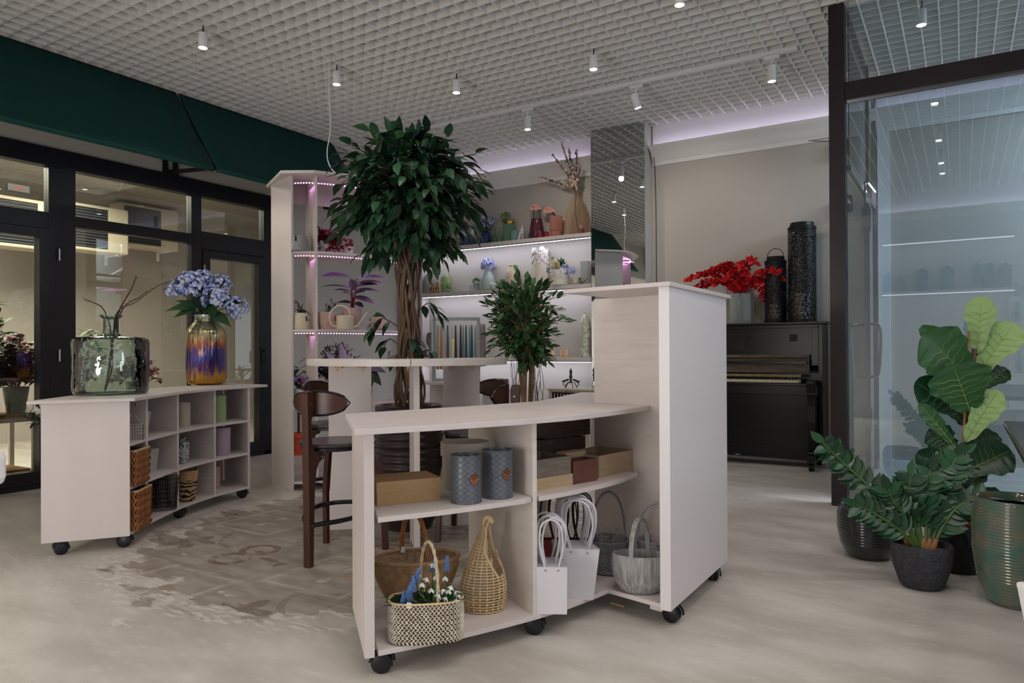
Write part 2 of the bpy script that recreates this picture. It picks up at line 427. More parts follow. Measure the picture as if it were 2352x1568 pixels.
# back wall
struct('wall_back', MB().box(XW-.1, -.6, YB, YB+.15, 0, 3.85).box(-.6, XR, YB, YB+.15, 0, 3.85), 'wall', smooth=False)
MB2 = MB().box(-6.42, -3.58, YB-.02, YB-.001, 3.36, 3.6).box(-2.88, XR, YB-.02, YB-.001, 3.36, 3.6)
struct('trim_cove', MB2, 'wallwhite', smooth=False)
def cornice(x0, x1, name):
    prof = [(0, 3.16), (.02, 3.16), (.025, 3.20), (.045, 3.215), (.06, 3.25), (.085, 3.29), (.12, 3.315), (.135, 3.33), (.14, 3.36), (.12, 3.36), (.12, 3.345), (0, 3.345)]
    mb = MB(); n = len(prof); vs = [(x, YB-.001-p[0], p[1]) for x in (x0, x1) for p in prof]
    fs = [(i, (i+1) % n, (i+1) % n+n, i+n) for i in range(n)]+[tuple(range(n)), tuple(range(2*n-1, n-1, -1))]
    mb.add(vs, fs); return struct(name, mb, 'cornice', angle=30)
cornice(-6.42, -3.58, 'trim_1'); cornice(-2.88, XR, 'trim_2')
for x0, x1 in ((-6.35, -3.6), (-2.86, 3.1)):
    o = MB().box(x0, x1, YB-.115, YB-.10, 3.346, 3.352).build('led_strip', emat('cove_led', '#E9E2FF', 9), smooth=False)
    tag(o, 'cool white LED strip glowing in the cove %s the mirrored column' % ('left of' if x0 < -4 else 'right of'), 'light strip', 'cove light strips')
struct('baseboard_back', MB().box(-2.88, XR, YB-.02, YB, 0, .09), 'white', smooth=False)
struct('baseboard_left', MB().box(XW, XW+.02, 5.28, YB, 0, .09), 'white', smooth=False)
# left wall around and above the shop windows
struct('wall_left', MB().box(XW-.12, XW, YR, 5.27, 2.845, 3.85).box(XW-.12, XW, 5.27, YB, 0, 3.85), 'wall', smooth=False)
# rear wall behind the photographer, right wall with a wide shop window
struct('wall_rear', MB().box(-10.2, XR, YR-.12, YR, 0, 3.85), 'wallwhite', smooth=False)
w = MB().box(XR, XR+.12, YR, -.9, 0, 3.85).box(XR, XR+.12, -.9, 3.3, 3.0, 3.85).box(XR, XR+.12, 3.3, YB, 0, 3.85).box(XR, XR+.12, -.9, 3.3, 0, .4)
struct('wall_right', w, 'wall', smooth=False)
# office behind the shop windows
struct('wall_office', MB().box(-10.2, -10.1, YR, 9, 0, 3.4).box(-10.2, XW-.12, 8.9, 9.0, 0, 3.4), 'wall', smooth=False)
oc = mat('office_ceiling_panels', '#A9A59E', .6)
oc_mb = MB()
for i in range(30): oc_mb.box(-10.1+i*.12, -10.1+i*.12+.112, YR, 8.9, 3.2, 3.22)
oc_mb.box(-10.1, XW-.12, YR, 8.9, 3.23, 3.26)
struct('ceiling_office', oc_mb, oc, smooth=False)
# ---- black framed shop windows and doors
XF = XW+.04
def member(mb, y0, y1, z0, z1, d0=-.05, d1=.04): mb.box(XW+d0, XW+d1, y0, y1, z0, z1)
w1 = sroot('window_1')
f = MB(); member(f, 0.6, 5.265, 2.69, 2.845, -.06, .045)
member(f, 2.99, 3.205, 0, 2.69); member(f, 4.30, 4.41, 0, 2.69); member(f, 5.17, 5.265, 0, 2.69); member(f, 1.5, 1.62, 0, 2.69)
member(f, .6, 2.99, 2.155, 2.30); member(f, 3.205, 4.30, 2.205, 2.30); member(f, 4.41, 5.17, 2.16, 2.34)
member(f, .6, 5.265, 0, .045); member(f, 3.205, 4.30, 0, .12)
f.build('window_frame', 'frame', w1, smooth=False, bevel=.004)
for k, (a, b_, c_, d_) in enumerate(((1.62, 2.99, 2.30, 2.69), (3.205, 4.30, 2.30, 2.69), (4.41, 5.17, 2.34, 2.69), (3.205, 4.30, .12, 2.205))):
    MB().box(XW-.012, XW-.006, a, b_, c_, d_).build('pane', 'glass_win', w1, smooth=False)
def win_door(name, y0, y1, ztop, hy, hinge_y):
    d = sroot(name); f = MB(); s = .075
    member(f, y0, y0+s, .05, ztop, -.04, .062); member(f, y1-s, y1, .05, ztop, -.04, .062)
    member(f, y0+s, y1-s, ztop-s, ztop, -.04, .062); member(f, y0+s, y1-s, .05, .05+s*1.3, -.04, .062)
    f.build('door_frame', 'frame', d, smooth=False, bevel=.004)
    MB().box(XW-.012, XW-.006, y0+s, y1-s, .14, ztop-s).build('pane', 'glass_win', d, smooth=False)
    h = MB().box(XW+.062, XW+.07, hy-.018, hy+.018, 1.0, 1.18)
    h.tube(bez([(XW+.07, hy, 1.13), (XW+.11, hy, 1.13), (XW+.125, hy, 1.10), (XW+.125, hy, 1.0)], 5), .011)
    h.build('door_handle', 'black', d)
    g = MB()
    for z in (.3, 1.1, 1.95): g.tube([(XW+.066, hinge_y, z-.05), (XW+.066, hinge_y, z+.05)], .009)
    g.build('hinge', 'steel', d)
win_door('door_1', 4.42, 5.165, 2.155, 5.13, 4.425)
win_door('door_2', 1.63, 2.985, 2.155, 1.67, 3.06)
# ---- glazed partition and glass door on the right
p = sroot('window_2')
f = MB(); f.box(-.80, -.695, 5.57, 5.69, 0, 3.6)
f.box(-.695, XR, 5.58, 5.68, 2.90, 3.03); f.box(-.695, XR, 5.59, 5.67, 0, .03); f.box(1.9, 2.0, 5.58, 5.68, 0, 3.6)
f.build('partition_frame', 'post', p, smooth=False, bevel=.003)
for a, b_ in ((-.695, 1.9), (2.0, XR)):
    MB().box(a, b_, 5.626, 5.632, .03, 2.90).build('pane', 'glass_shop', p, smooth=False)
    MB().box(a, b_, 5.650, 5.656, .03, 2.90).build('pane', 'glass_shop', p, smooth=False)
    MB().box(a, b_, 5.626, 5.632, 3.03, 3.59).build('pane', 'glass_shop', p, smooth=False)
f = MB().box(-.695, 1.9, 5.619, 5.625, 2.893, 2.899)
f.build('sealing_strip', 'steel', p, smooth=False)
d = sroot('door_3')
MB().box(-.69, -.682, 5.70, 6.86, 2.46, 3.58).build('pane', 'glass_door', d, smooth=False)
MB().box(-.69, -.682, 6.95, 7.46, .02, 2.42).build('pane', 'glass_door', d, smooth=False)
MB().box(-.705, -.667, 6.87, 6.93, 0, 3.58).box(-.70, -.672, 5.7, 7.5, 2.42, 2.46).box(-.705, -.667, 7.47, 7.53, 0, 3.58).build('door_frame', 'steel', d, smooth=False)
lf = MB().bar((-.612, 5.98, 1.2), (-.69, 6.86, 1.2), .008, 2.38); lf.build('pane', 'glass_door', d, smooth=False)
MB().obox((-.69, 6.86, 2.24), (.07, .16, .20), .09).obox((-.69, 6.86, .53), (.07, .16, .17), .09).build('hinge', 'steel', d, smooth=False)
MB().obox((-.611, 5.975, 1.2), (.014, .012, 2.38), .09).build('door_edge', 'steel', d, smooth=False)
for k in (-1, 1):
    MB().tube(bez([(-.615, 6.03, 1.31), (-.615+k*.06, 6.03, 1.31), (-.615+k*.1, 6.03, 1.26), (-.615+k*.088, 6.03, .96), (-.615+k*.055, 6.03, .915), (-.615, 6.03, .915)], 6), .011).build('door_handle', 'steel', d)
struct('trim_door', MB().box(-.66, -.56, YB-.03, YB, 0, 3.3), 'white', smooth=False)
# mirrored column
mc = MB().box(-3.545, -2.90, 7.335, YB, 0, 3.6)
struct('wall_column', mc, 'wall', smooth=False)
o = MB().box(-3.545, -2.90, 7.325, 7.334, .64, 3.595).build('mirror', 'mirror', smooth=False)
tag(o, 'tall narrow mirror facing the wall column beside the lit shelves', 'mirror')

# ------------------------------------------------------------------ awnings and their arms
def awning(y0, y1, cut, label):
    t = thing('awning', label, 'awning', (XW, (y0+y1)/2, 3.592), group=None)
    mb = MB(); yo = (y0+y1)/2
    prof = [(.19, 0.0), (.23, -.04), (.48, -.40), (.73, -.74), (.765, -.775), (.785, -.80), (.775, -.835)]
    n = 14; vs = []
    for p in prof:
        for k in range(n+1):
            a = y0+(y1-y0)*k/n - yo
            ins = cut*(p[0]-.2)*.3 if k == n else 0
            sag = .006*sin(k*1.3)*(p[0]-.2)
            vs.append((p[0]+sag, a-ins, p[1]))
    fs = [(i*(n+1)+k, i*(n+1)+k+1, (i+1)*(n+1)+k+1, (i+1)*(n+1)+k) for i in range(len(prof)-1) for k in range(n)]
    mb.add(vs, fs); mb.build('cloth', 'green', t, solid=.004)
    MB().tube([(.765, y0-yo+.02, -.80), (.765, y1-yo-.02, -.80)], .016).build('front_bar', 'black', t)
    for e in (y0-yo+.012, y1-yo-.012):
        MB().tube([(.2, e, -.02), (.46, e, -.41), (.75, e, -.79)], .009, seg=6).build('side_rod', 'blackm', t)
    return t
SEAM = 4.045
a1 = awning(.6, SEAM-.012, 0, 'dark green cloth awning that runs out of the photo at the left edge')
a2 = awning(SEAM+.012, 6.02, 0, 'dark green cloth awning that ends above the tall violet-lit shelving')
def arm(aw, y, y2):
    t = bpy.data.objects.new('arm', None); COL.objects.link(t); t.parent = aw; t.location = Vector((XW, y, 2.93))-aw.location
    MB().box(0, .03, -.075, -.03, -.09, .09).box(0, .03, .03, .075, -.09, .09).box(0, .05, -.07, .07, -.09, -.05).build('wall_plate', 'black', t, smooth=False, bevel=.004)
    MB().bar((.03, 0, -.06), (.75, y2-y, -.13), .035, .03).build('arm_bar', 'black', t, smooth=False)
arm(a1, 4.09, 4.06)
arm(a2, 6.14, 5.75)

# ------------------------------------------------------------------ casters
def caster(parent, p, rz, h):
    c = bpy.data.objects.new('caster', None); COL.objects.link(c); c.parent = parent; c.location = p; c.rotation_euler = (0, 0, rz)
    prof = [(.0, -.021), (.026, -.021), (.031, -.017), (.031, -.004), (.024, -.003), (.024, .003), (.031, .004), (.031, .017), (.026, .021), (.0, .021)]
    m = MB(); seg = 24; n = len(prof); vs = []
    for r, y in prof:
        for k in range(seg): a = 2*pi*k/seg; vs.append((r*1.17*cos(a), y, .036+r*1.17*sin(a)))
    m.add(vs, [(i*seg+k, i*seg+(k+1) % seg, (i+1)*seg+(k+1) % seg, (i+1)*seg+k) for i in range(n-1) for k in range(seg)])
    m.build('wheel', 'black', c)
    m = MB()
    for y in (-.024, .024):
        pts = [Vector((.040*cos(a), y, .036+.036*sin(a))) for a in [radians(q) for q in range(-10, 171, 15)]]
        for q in range(len(pts)-1): m.bar(pts[q], pts[q+1], .006, .006)
    m.lathe([(.011, .05), (.011, h)], 12, c=(.012, 0, 0)).box(-.005, .03, -.018, .018, h-.004, h)
    m.build('fork', 'black', c)

def cups(mb, pts, r=.009, d=.002):
    for p, nrm in pts:
        p = Vector(p); nrm = Vector(nrm).normalized(); mb.tube([p-nrm*.004, p+nrm*d], r, seg=12)
BT = .018
# ------------------------------------------------------------------ front counter with the tall end
t = thing('counter_shelf', 'cream curved rolling counter with a tall end panel, in the foreground middle', 'shelving unit', (-1.4, 2.6, 0)); O = Vector((-1.4, 2.6, 0))
def L_(pts, o=O): return [(p[0]-o.x, p[1]-o.y) for p in pts]
Ff = [tuple(p)[:2] for p in bez([(-1.70, 1.83, 0), (-1.55, 2.09, 0), (-1.40, 2.42, 0), (-1.325, 2.68, 0), (-1.285, 2.90, 0), (-1.285, 3.14, 0)], 5)]
Bb = [(-2.07, 2.15), (-2.02, 2.42), (-1.925, 2.70), (-1.83, 2.95), (-1.78, 3.20)]
def cut(pts, lo, hi): return [p for p in pts if lo <= p[1] <= hi]
mb = MB().strip(L_([(-1.714, 1.803), (-2.10, 2.135)]), .034, .075, .842); mb.build('end_panel', 'board', t, smooth=False, bevel=.0015)
MB().strip(L_([(-1.415, 2.41), (-1.925, 2.69)]), .02, .09, .842).build('divider', 'board2', t, smooth=False, bevel=.0015)
MB().prism(L_(Ff+[(-1.30, 3.17)]+[(-1.78, 3.22)]+Bb[::-1]), .075, .093).build('bottom_board', 'board', t, smooth=False, bevel=.0015)
for a, b_ in ((1.80, 2.405), (2.42, 3.2)):
    fr = [p for p in Ff if a <= p[1] <= b_]
    if a < 2: poly = fr+[(-1.425, 2.40), (-1.90, 2.675)]+[(-2.0, 2.42), (-2.055, 2.16)]
    else: poly = [(-1.405, 2.425)]+fr+[(-1.74, 3.2), (-1.83, 2.95), (-1.905, 2.71)]
    MB().prism(L_(poly), .532, .55).build('shelf', 'board', t, smooth=False, bevel=.0015)
top = [(-1.703, 1.725), (-1.55, 1.99), (-1.40, 2.29), (-1.31, 2.54), (-1.262, 2.80), (-1.24, 3.0), (-1.235, 3.185), (-1.04, 3.145), (-1.04, 3.62), (-1.5, 3.92), (-2.0, 4.0), (-1.95, 3.7), (-1.885, 3.43), (-1.84, 3.156), (-1.945, 2.767), (-2.07, 2.418), (-2.165, 2.14)]
MB().prism(L_(top), .842, .863).build('worktop', 'board', t, smooth=False, bevel=.002)
MB().box(-1.035-O.x, -.99-O.x, 2.755-O.y, 3.575-O.y, .075, 1.377).build('side_panel', mat('cool_white_laminate', '#E6E0E2', .42, bump=(90, .02)), t, smooth=False, bevel=.0015)
MB().strip(L_([(-1.035, 3.13), (-1.555, 3.25)]), .018, .0931, 1.377).build('back_panel', 'board2', t, smooth=False, bevel=.0015)
MB().prism(L_([(-1.512, 2.832), (-.982, 2.74), (-.975, 3.60), (-1.5, 3.66), (-1.45, 3.2)]), 1.377, 1.395).build('top_board', 'board', t, smooth=False, bevel=.0015)
MB().prism(L_([(-1.30, 2.82), (-1.036, 2.765), (-1.036, 3.12), (-1.284, 3.175)]), .078, .0955).build('base_board', 'board', t, smooth=False, bevel=.0015)
MB().prism(L_([(-1.09, 2.785), (-1.036, 2.775), (-1.036, 3.5), (-1.09, 3.5)]), .060, .0775).build('batten', 'board', t, smooth=False)
for p, r in (((-1.725, 1.875), .55), ((-1.44, 2.445), .40), ((-1.02, 2.85), -.15), ((-1.035, 3.47), -.9), ((-2.02, 2.2), 1.2)):
    caster(t, (p[0]-O.x, p[1]-O.y, 0), r, .0745)

# ------------------------------------------------------------------ left counter with cubby holes
t = thing('cubby_shelf', 'low cream curved rolling shelf unit with open cubbies by the left windows', 'shelving unit', (-4.4, 2.8, 0)); O = Vector((-4.4, 2.8, 0))
Lf = [tuple(p)[:2] for p in bez([(-4.03, 2.29, 0), (-4.19, 2.50, 0), (-4.42, 2.86, 0), (-4.57, 3.22, 0), (-4.637, 3.57, 0)], 6)]
Lb = [(-4.28, 1.95), (-4.55, 2.33), (-4.80, 2.75), (-4.98, 3.2), (-5.07, 3.66)]
def atY(y): 
    for i in range(len(Lf)-1):
        if Lf[i][1] <= y <= Lf[i+1][1]:
            k = (y-Lf[i][1])/(Lf[i+1][1]-Lf[i][1]); return Lf[i][0]+k*(Lf[i+1][0]-Lf[i][0])
    return Lf[-1][0]
MB().strip(L_([(-4.285, 1.943), (-4.028, 2.292)], O), .018, .075, .845).build('end_panel', 'board', t, smooth=False, bevel=.0015)
MB().strip(L_([(-4.637, 3.565), (-5.07, 3.66)], O), .018, .075, .845).build('end_panel', 'board', t, smooth=False, bevel=.0015)
divs = [((atY(2.575), 2.575), (-4.60, 2.43)), ((atY(2.865), 2.865), (-4.81, 2.80)), ((atY(3.20), 3.20), (-4.975, 3.22))]
divs = []
for xp in (338, 409, 494):
    # front edge of each upright, where it is seen
    best = min(Lf, key=lambda q: 0)
    bb = None
    for i in range(len(Lf)-1):
        for k in range(10):
            u = k/10; q = (Lf[i][0]*(1-u)+Lf[i+1][0]*u, Lf[i][1]*(1-u)+Lf[i+1][1]*u)
            v = Vector((q[0], q[1], .8))-CAMP; sx = 1176+FPX*v.dot(Rv)/v.dot(Fv)
            if bb is None or abs(sx-xp) < bb[0]: bb = (abs(sx-xp), q)
    q = bb[1]; divs.append((q, (q[0]-.40, q[1]-.02-.12*(3.57-q[1])/1.3)))
for a, b_ in divs:
    MB().strip(L_([a, b_], O), .016, .093, .845).build('divider', 'board2', t, smooth=False, bevel=.001)
inner = Lb[1:-1]
for z0, nm in ((.075, 'bottom_board'), (.333, 'shelf'), (.583, 'shelf')):
    MB().prism(L_([(Lf[0][0]-.015, Lf[0][1])]+Lf[1:]+[(-5.05, 3.65)]+inner[::-1]+[(-4.275, 1.975)], O), z0, z0+.018).build(nm, 'board', t, smooth=False, bevel=.001)
MB().strip(L_([(-4.27, 1.99)]+inner+[(-5.06, 3.64)], O), .008, .093, .845).build('back_panel', 'board2', t, smooth=False)
MB().prism(L_([(-4.23, 1.845), (-3.975, 2.29), (-4.15, 2.53), (-4.385, 2.86), (-4.545, 3.22), (-4.66, 3.76), (-5.14, 3.78), (-5.05, 3.2), (-4.87, 2.72), (-4.62, 2.3)], O), .845, .863).build('worktop', 'board', t, smooth=False, bevel=.002)
for a, b_ in divs+[((-4.637, 3.565), (-5.07, 3.66))]:
    q = Vector((a[0]*.82+b_[0]*.18-O.x, a[1]*.82+b_[1]*.18-O.y-.0095, .805)); m = MB(); cups(m, [(q, (0, -1, 0))], .010, .001); m.build('screw_cap', 'beech', t)
for p, r in (((-4.255, 2.03), 1.2), ((-4.10, 2.30), .7), ((-4.50, 2.90), .5), ((-4.70, 3.55), 1.2), ((-4.95, 3.5), .2)):
    caster(t, (p[0]-O.x, p[1]-O.y, 0), r, .0745)

# ------------------------------------------------------------------ tall shelving with violet grow lights
t = thing('plant_shelf', 'tall cream open shelving lit by violet LED strips behind the big tree', 'shelving unit', (-4.5, 4.5, 0)); O = Vector((-4.5, 4.5, 0))
Tf = [tuple(p)[:2] for p in bez([(-4.60, 3.955, 0), (-4.43, 4.06, 0), (-4.27, 4.35, 0), (-4.20, 4.65, 0), (-4.20, 4.92, 0)], 5)]
Tb = [(-5.0, 4.085), (-4.83, 4.27), (-4.70, 4.53), (-4.59, 4.88), (-4.49, 5.22)]
def board(z0, nm, ext=0):
    MB().prism(L_(Tf+Tb[::-1], O), z0, z0+.018).build(nm, 'board2', t, smooth=False, bevel=.001)
MB().strip(L_([(-4.592, 3.952), (-5.0, 4.085)], O), .018, .0, 2.555).build('end_panel', 'board', t, smooth=False, bevel=.001)
MB().strip(L_([(-4.20, 4.93), (-4.49, 5.25)], O), .018, .0, 2.555).build('end_panel', 'board', t, smooth=False, bevel=.001)
MB().strip(L_([(-4.435, 4.065), (-4.80, 4.29)], O), .018, .07, 2.555).build('divider', 'board2', t, smooth=False, bevel=.001)
for z in (.05, .655, 1.285, 1.92): board(z, 'shelf')
MB().strip(L_(Tb, O), .012, 2.40, 2.555).build('back_rail', 'board', t, smooth=False)
tp = [(-4.62, 3.86), (-4.39, 4.0), (-4.20, 4.32), (-4.13, 4.68), (-4.12, 4.97), (-4.45, 5.33), (-4.66, 4.9), (-4.79, 4.52), (-4.9, 4.35), (-5.13, 4.13)]
MB().prism(L_(tp, O), 2.555, 2.58).build('top_board', 'board', t, smooth=False, bevel=.002)
for z in (2.50, 1.905, 1.272):
    mb = MB(); dots = MB()
    pth = [Vector((p[0]-.035-O.x, p[1]+.03-O.y, z)) for p in Tf]
    tot = 0; nxt = .03
    for i in range(len(pth)-1):
        a, b_ = pth[i], pth[i+1]; L = (b_-a).length
        mb.bar(a+Vector((0, 0, .006)), b_+Vector((0, 0, .006)), .010, .003)
        while nxt < tot+L:
            q = a+(b_-a)*((nxt-tot)/L); dots.obox((q.x, q.y, q.z), (.008, .008, .006)); nxt += .024
        tot += L
    lo = mb.build('led_strip', 'white', t, smooth=False); dots.build('led', 'ledp', lo, smooth=False)
for z in (2.49, 1.89, 1.26):
    for (x, y, e) in ((-4.56, 4.16, 1.5), (-4.36, 4.42, 1.5), (-4.30, 4.75, 1.2)):
        l = bpy.data.lights.new('violet_led', 'AREA'); l.size = .2; l.energy = e*.22; l.color = (1.0, .35, .95)
        lo = bpy.data.objects.new('violet_led', l); COL.objects.link(lo); lo.location = (x, y, z-.01)
for z in (1.905, 1.272): MB().obox((-4.50-O.x, 4.06-O.y+.03, z+.004), (.035, .02, .022), .5).build('bracket', 'beech', t, smooth=False)
pw = [pz(746, 130, 3.6), px_(743, 330, -4.45), Vector((-4.46, 4.22, 2.75)), Vector((-4.42, 4.25, 2.585))]
pw[1] = Vector((-4.47, 4.21, 3.0))
o = MB().tube(bez([(-4.46, 4.24, 3.65), (-4.465, 4.235, 3.3), (-4.45, 4.235, 3.0), (-4.475, 4.22, 2.78), (-4.45, 4.235, 2.66), (-4.39, 4.27, 2.59)], 8), .0045, seg=6).build('power_cable', 'white')
tag(o, 'thin white cable hanging from the ceiling grid onto the tall violet-lit shelving', 'cable')

# ------------------------------------------------------------------ bar tables around the tree
TC = Vector((-3.0, 3.52, 0)); VD = Vector((-TC.x, -TC.y, 0)).normalized(); VR = Vector((-VD.y, VD.x, 0))   # VD towards the viewer, VR to the viewer's right
A0 = atan2(VD.y, VD.x)
def bar_table(a0, a1, pr0, pr1, label, jside):
    t = thing('bar_table', label, 'table', tuple(TC), group=None)
    ro, ri, n = .63, .24, 14
    o_ = [(ro*cos(A0+a0+(a1-a0)*k/n), ro*sin(A0+a0+(a1-a0)*k/n)) for k in range(n+1)]
    i_ = [(ri*cos(A0+a0+(a1-a0)*k/n), ri*sin(A0+a0+(a1-a0)*k/n)) for k in range(n+1)]
    MB().prism(o_+i_[::-1], 1.037, 1.077).build('tabletop', 'board2', t, smooth=False, bevel=.002)
    q0 = VR*pr0; q1 = VR*pr1
    MB().strip([(q0.x, q0.y), (q1.x, q1.y)], .022, 0, 1.037).build('leg_panel', 'board', t, smooth=False, bevel=.001)
    m = MB()
    for k in (.2, .8):
        q = q0*(1-k)+q1*k+VD*.011; mm_ = MB(); cups(mm_, [((q.x, q.y, 1.005), VD)], .009, .0015); mm_.build('screw_cap', 'beech', t)
        qq = q0*(1-k*.85-.06)+q1*(k*.85+.06)+VD*.02; MB().obox((qq.x, qq.y, 1.027), (.045, .02, .019), atan2(VR.y, VR.x)).build('bracket', 'beech', t, smooth=False)

    if jside:
        e0 = VD*.50-VR*(-.045); e1 = VD*.30-VR*(-.02)
        MB().strip([(e0.x, e0.y), (e1.x, e1.y)], .034, 0, 1.037).build('leg_panel', 'board', t, smooth=False, bevel=.001)
bar_table(radians(1.2), radians(105), .22, .455, 'right half of the pale curved bar table in front of the braided tree', True)
bar_table(radians(-105), radians(.9), -.50, -.235, 'left half of the pale curved bar table in front of the braided tree', False)

# ------------------------------------------------------------------ bar stools
M['stool'] = mat('dark_walnut', '#4A2A20', .32, var=(16, .35), stretch=(1, 1, .12), spec=.5)
M['stooledge'] = mat('black_lacquered_edge', '#18141A', .25)
M['seat'] = mat('dark_veneer_seat', '#3A3634', .28, var=(14, .3), stretch=(.15, 1, 1))
M['backv'] = mat('walnut_veneer_back', '#4C2B21', .33, var=(22, .45), stretch=(1, .3, 6))
def stool(loc, rz, label):
    t = thing('bar_stool', label, 'bar stool', loc, rz, 'three-legged bar stools')
    # local +X is the direction the sitter faces; rear leg at the origin
    mb = MB(); n = 20; P = []
    for k in range(n):
        a = 2*pi*k/n; P.append((.235+.205*cos(a)+(.012 if cos(a) < 0 else 0), .185*sin(a)*(1-.10*cos(a))))
    mb.prism(P, .612, .634); s_ = mb.build('seat', 'seat', t, bevel=.006, smooth=False)
    MB().prism([(p[0]*.96+.01, p[1]*.95) for p in P], .592, .6118).build('seat_frame', 'stooledge', t, smooth=False, bevel=.003)
    prof = [(-.018, 0), (-.02, .30), (-.028, .60), (-.03, .74), (-.036, .90), (-.03, .915), (.015, .915), (.025, .88), (.022, .80), (.003, .765), (.0, .70), (.01, .64), (.022, .60), (.10, .592), (.115, .575), (.10, .55), (.065, .535), (.045, .50), (.03, .40), (.022, .2), (.018, 0)]
    m = MB(); k = len(prof); vs = [(p[0], y, p[1]) for y in (-.02, .02) for p in prof]
    m.add(vs, [(i, (i+1) % k, (i+1) % k+k, i+k) for i in range(k)]+[tuple(range(k-1, -1, -1)), tuple(range(k, 2*k))])
    m.build('rear_leg', 'stool', t, smooth=False, bevel=.003)
    for a in ((-.001, .024, .845), (.085, .023, .565), (0, .025, .215)): MB().tube([(a[0], -a[1], a[2]), a], .006, seg=8).build('bolt', 'steel', t)
    for s in (-1, 1):
        m = MB(); m.bar((.36, s*.13, .60), (.42, s*.195, .30), .036, .030); m.bar((.42, s*.195, .30), (.43, s*.20, .0), .032, .028)
        m.build('leg', 'stool', t, smooth=False, bevel=.003)
    # backrest: curved oval shell
    m = MB(); U = 14; V = 6; vs = []
    for side in (0, .014):
        for i in range(U+1):
            u = -1+2*i/U; hh = .062*max(0.0, 1-abs(u)**2.4)**.5
            for j in range(V+1):
                v = -1+2*j/V; vs.append((.036+side-.0+.07*u*u, .175*u, .850+hh*v))
    q = (U+1)*(V+1); fs = []
    for i in range(U):
        for j in range(V):
            a = i*(V+1)+j; fs.append((a, a+1, a+V+2, a+V+1)); fs.append((a+q, a+V+1+q, a+V+2+q, a+1+q))
    for i in range(U):
        a = i*(V+1); fs.append((a, a+V+1, a+V+1+q, a+q)); a = i*(V+1)+V; fs.append((a, a+q, a+V+1+q, a+V+1))
    m.add(vs, fs); m.build('backrest', 'backv', t)
    m = MB(); rim = []
    for sgn in (1, -1):
        for i in range(U+1):
            u = (-1+2*i/U)*sgn; hh = .062*max(0.0, 1-abs(u)**2.4)**.5; rim.append((.043+.07*u*u, .175*u, .850+hh*sgn))
    rim = [rim[i] for i in range(len(rim)) if i == 0 or (Vector(rim[i])-Vector(rim[i-1])).length > .002]
    m.tube(rim[:-1], .009, seg=6, closed=True); m.build('backrest_rim', 'stooledge', t)
    # footrest: two bowed bars from the rear leg
    for s in (-1, 1):
        m = MB(); m.tube(bez([(.01, s*.012, .215), (.12, s*.12, .225), (.28, s*.185, .235), (.43, s*.165, .235), (.50, s*.08, .235), (.52, 0, .235)], 5), .013, seg=8)
        m.build('footrest', 'stooledge', t)
    return t
S0 = stool((-2.885, 2.585, 0), radians(101), 'dark wooden bar stool nearest the camera, left of the front counter')
for loc, a, lb in (((-3.91, 3.49, 0), 8, 'dark wooden bar stool half hidden behind the left leg panel of the bar table'),
                   ((-2.30, 3.66, 0), 205, 'dark wooden bar stool whose back shows just left of the smaller tree trunks'),
                   ((-2.93, 4.62, 0), 268, 'dark wooden bar stool whose back peeks out right of the bar table leg panel')):
    pass
def restool(loc, a, lb): return dup(S0, loc, radians(a), lb)
restool((-3.91, 3.49, 0), 8, 'dark wooden bar stool half hidden behind the left leg panel of the bar table')
restool((-2.30, 3.68, 0), 203, 'dark wooden bar stool whose back shows just left of the smaller tree trunks')
restool((-2.86, 4.42, 0), 255, 'dark wooden bar stool whose back peeks out right of the bar table leg panel')

# ------------------------------------------------------------------ trees
def foliage(mb, tw, centre, rx, rz_, nb, per, L, Wd, root, droop=.8, shape=(0, .7, 1, .85, .5, .12), shell=.45, zmin=-1, twr=.004, low=None, zz=(-.8, .5)):
    """many twigs growing from root points out to the crown, with leaves along them"""
    C = Vector(centre)
    for i in range(nb):
        d = rdir(zmin, 1); k = shell+(1-shell)*random.random()**.6
        e = C+Vector((d.x*rx*k, d.y*rx*k, d.z*rz_*k))
        if low: e = low(e, C, d)
        r0 = Vector(root)+Vector((rnd(-.03, .03), rnd(-.03, .03), rnd(-.25, .35)*rz_*1.6))
        mid = (r0+e)/2+Vector((0, 0, .12*rz_+rnd(-.03, .05)))
        path = bez([r0, mid, e], 5)
        tw.tube(path, [twr*(1.6-.12*j) for j in range(len(path))], seg=4)
        n = len(path)
        for j in range(per):
            tt = 0.45+.58*j/per; ii = min(n-1, int(tt*(n-1))); p = path[ii]+Vector((rnd(-.01, .01), rnd(-.01, .01), rnd(-.01, .01)))
            along = (path[min(n-1, ii+1)]-path[max(0, ii-1)]).normalized()
            o = (along+rdir(*zz)*.9+(p-C).normalized()*.5).normalized()
            sz = rnd(.75, 1.15)
            mb.leaf(p, o, Vector((0, 0, 1))+rdir()*.5, L*sz, Wd*sz, droop*rnd(.5, 1.3), .22, shape)
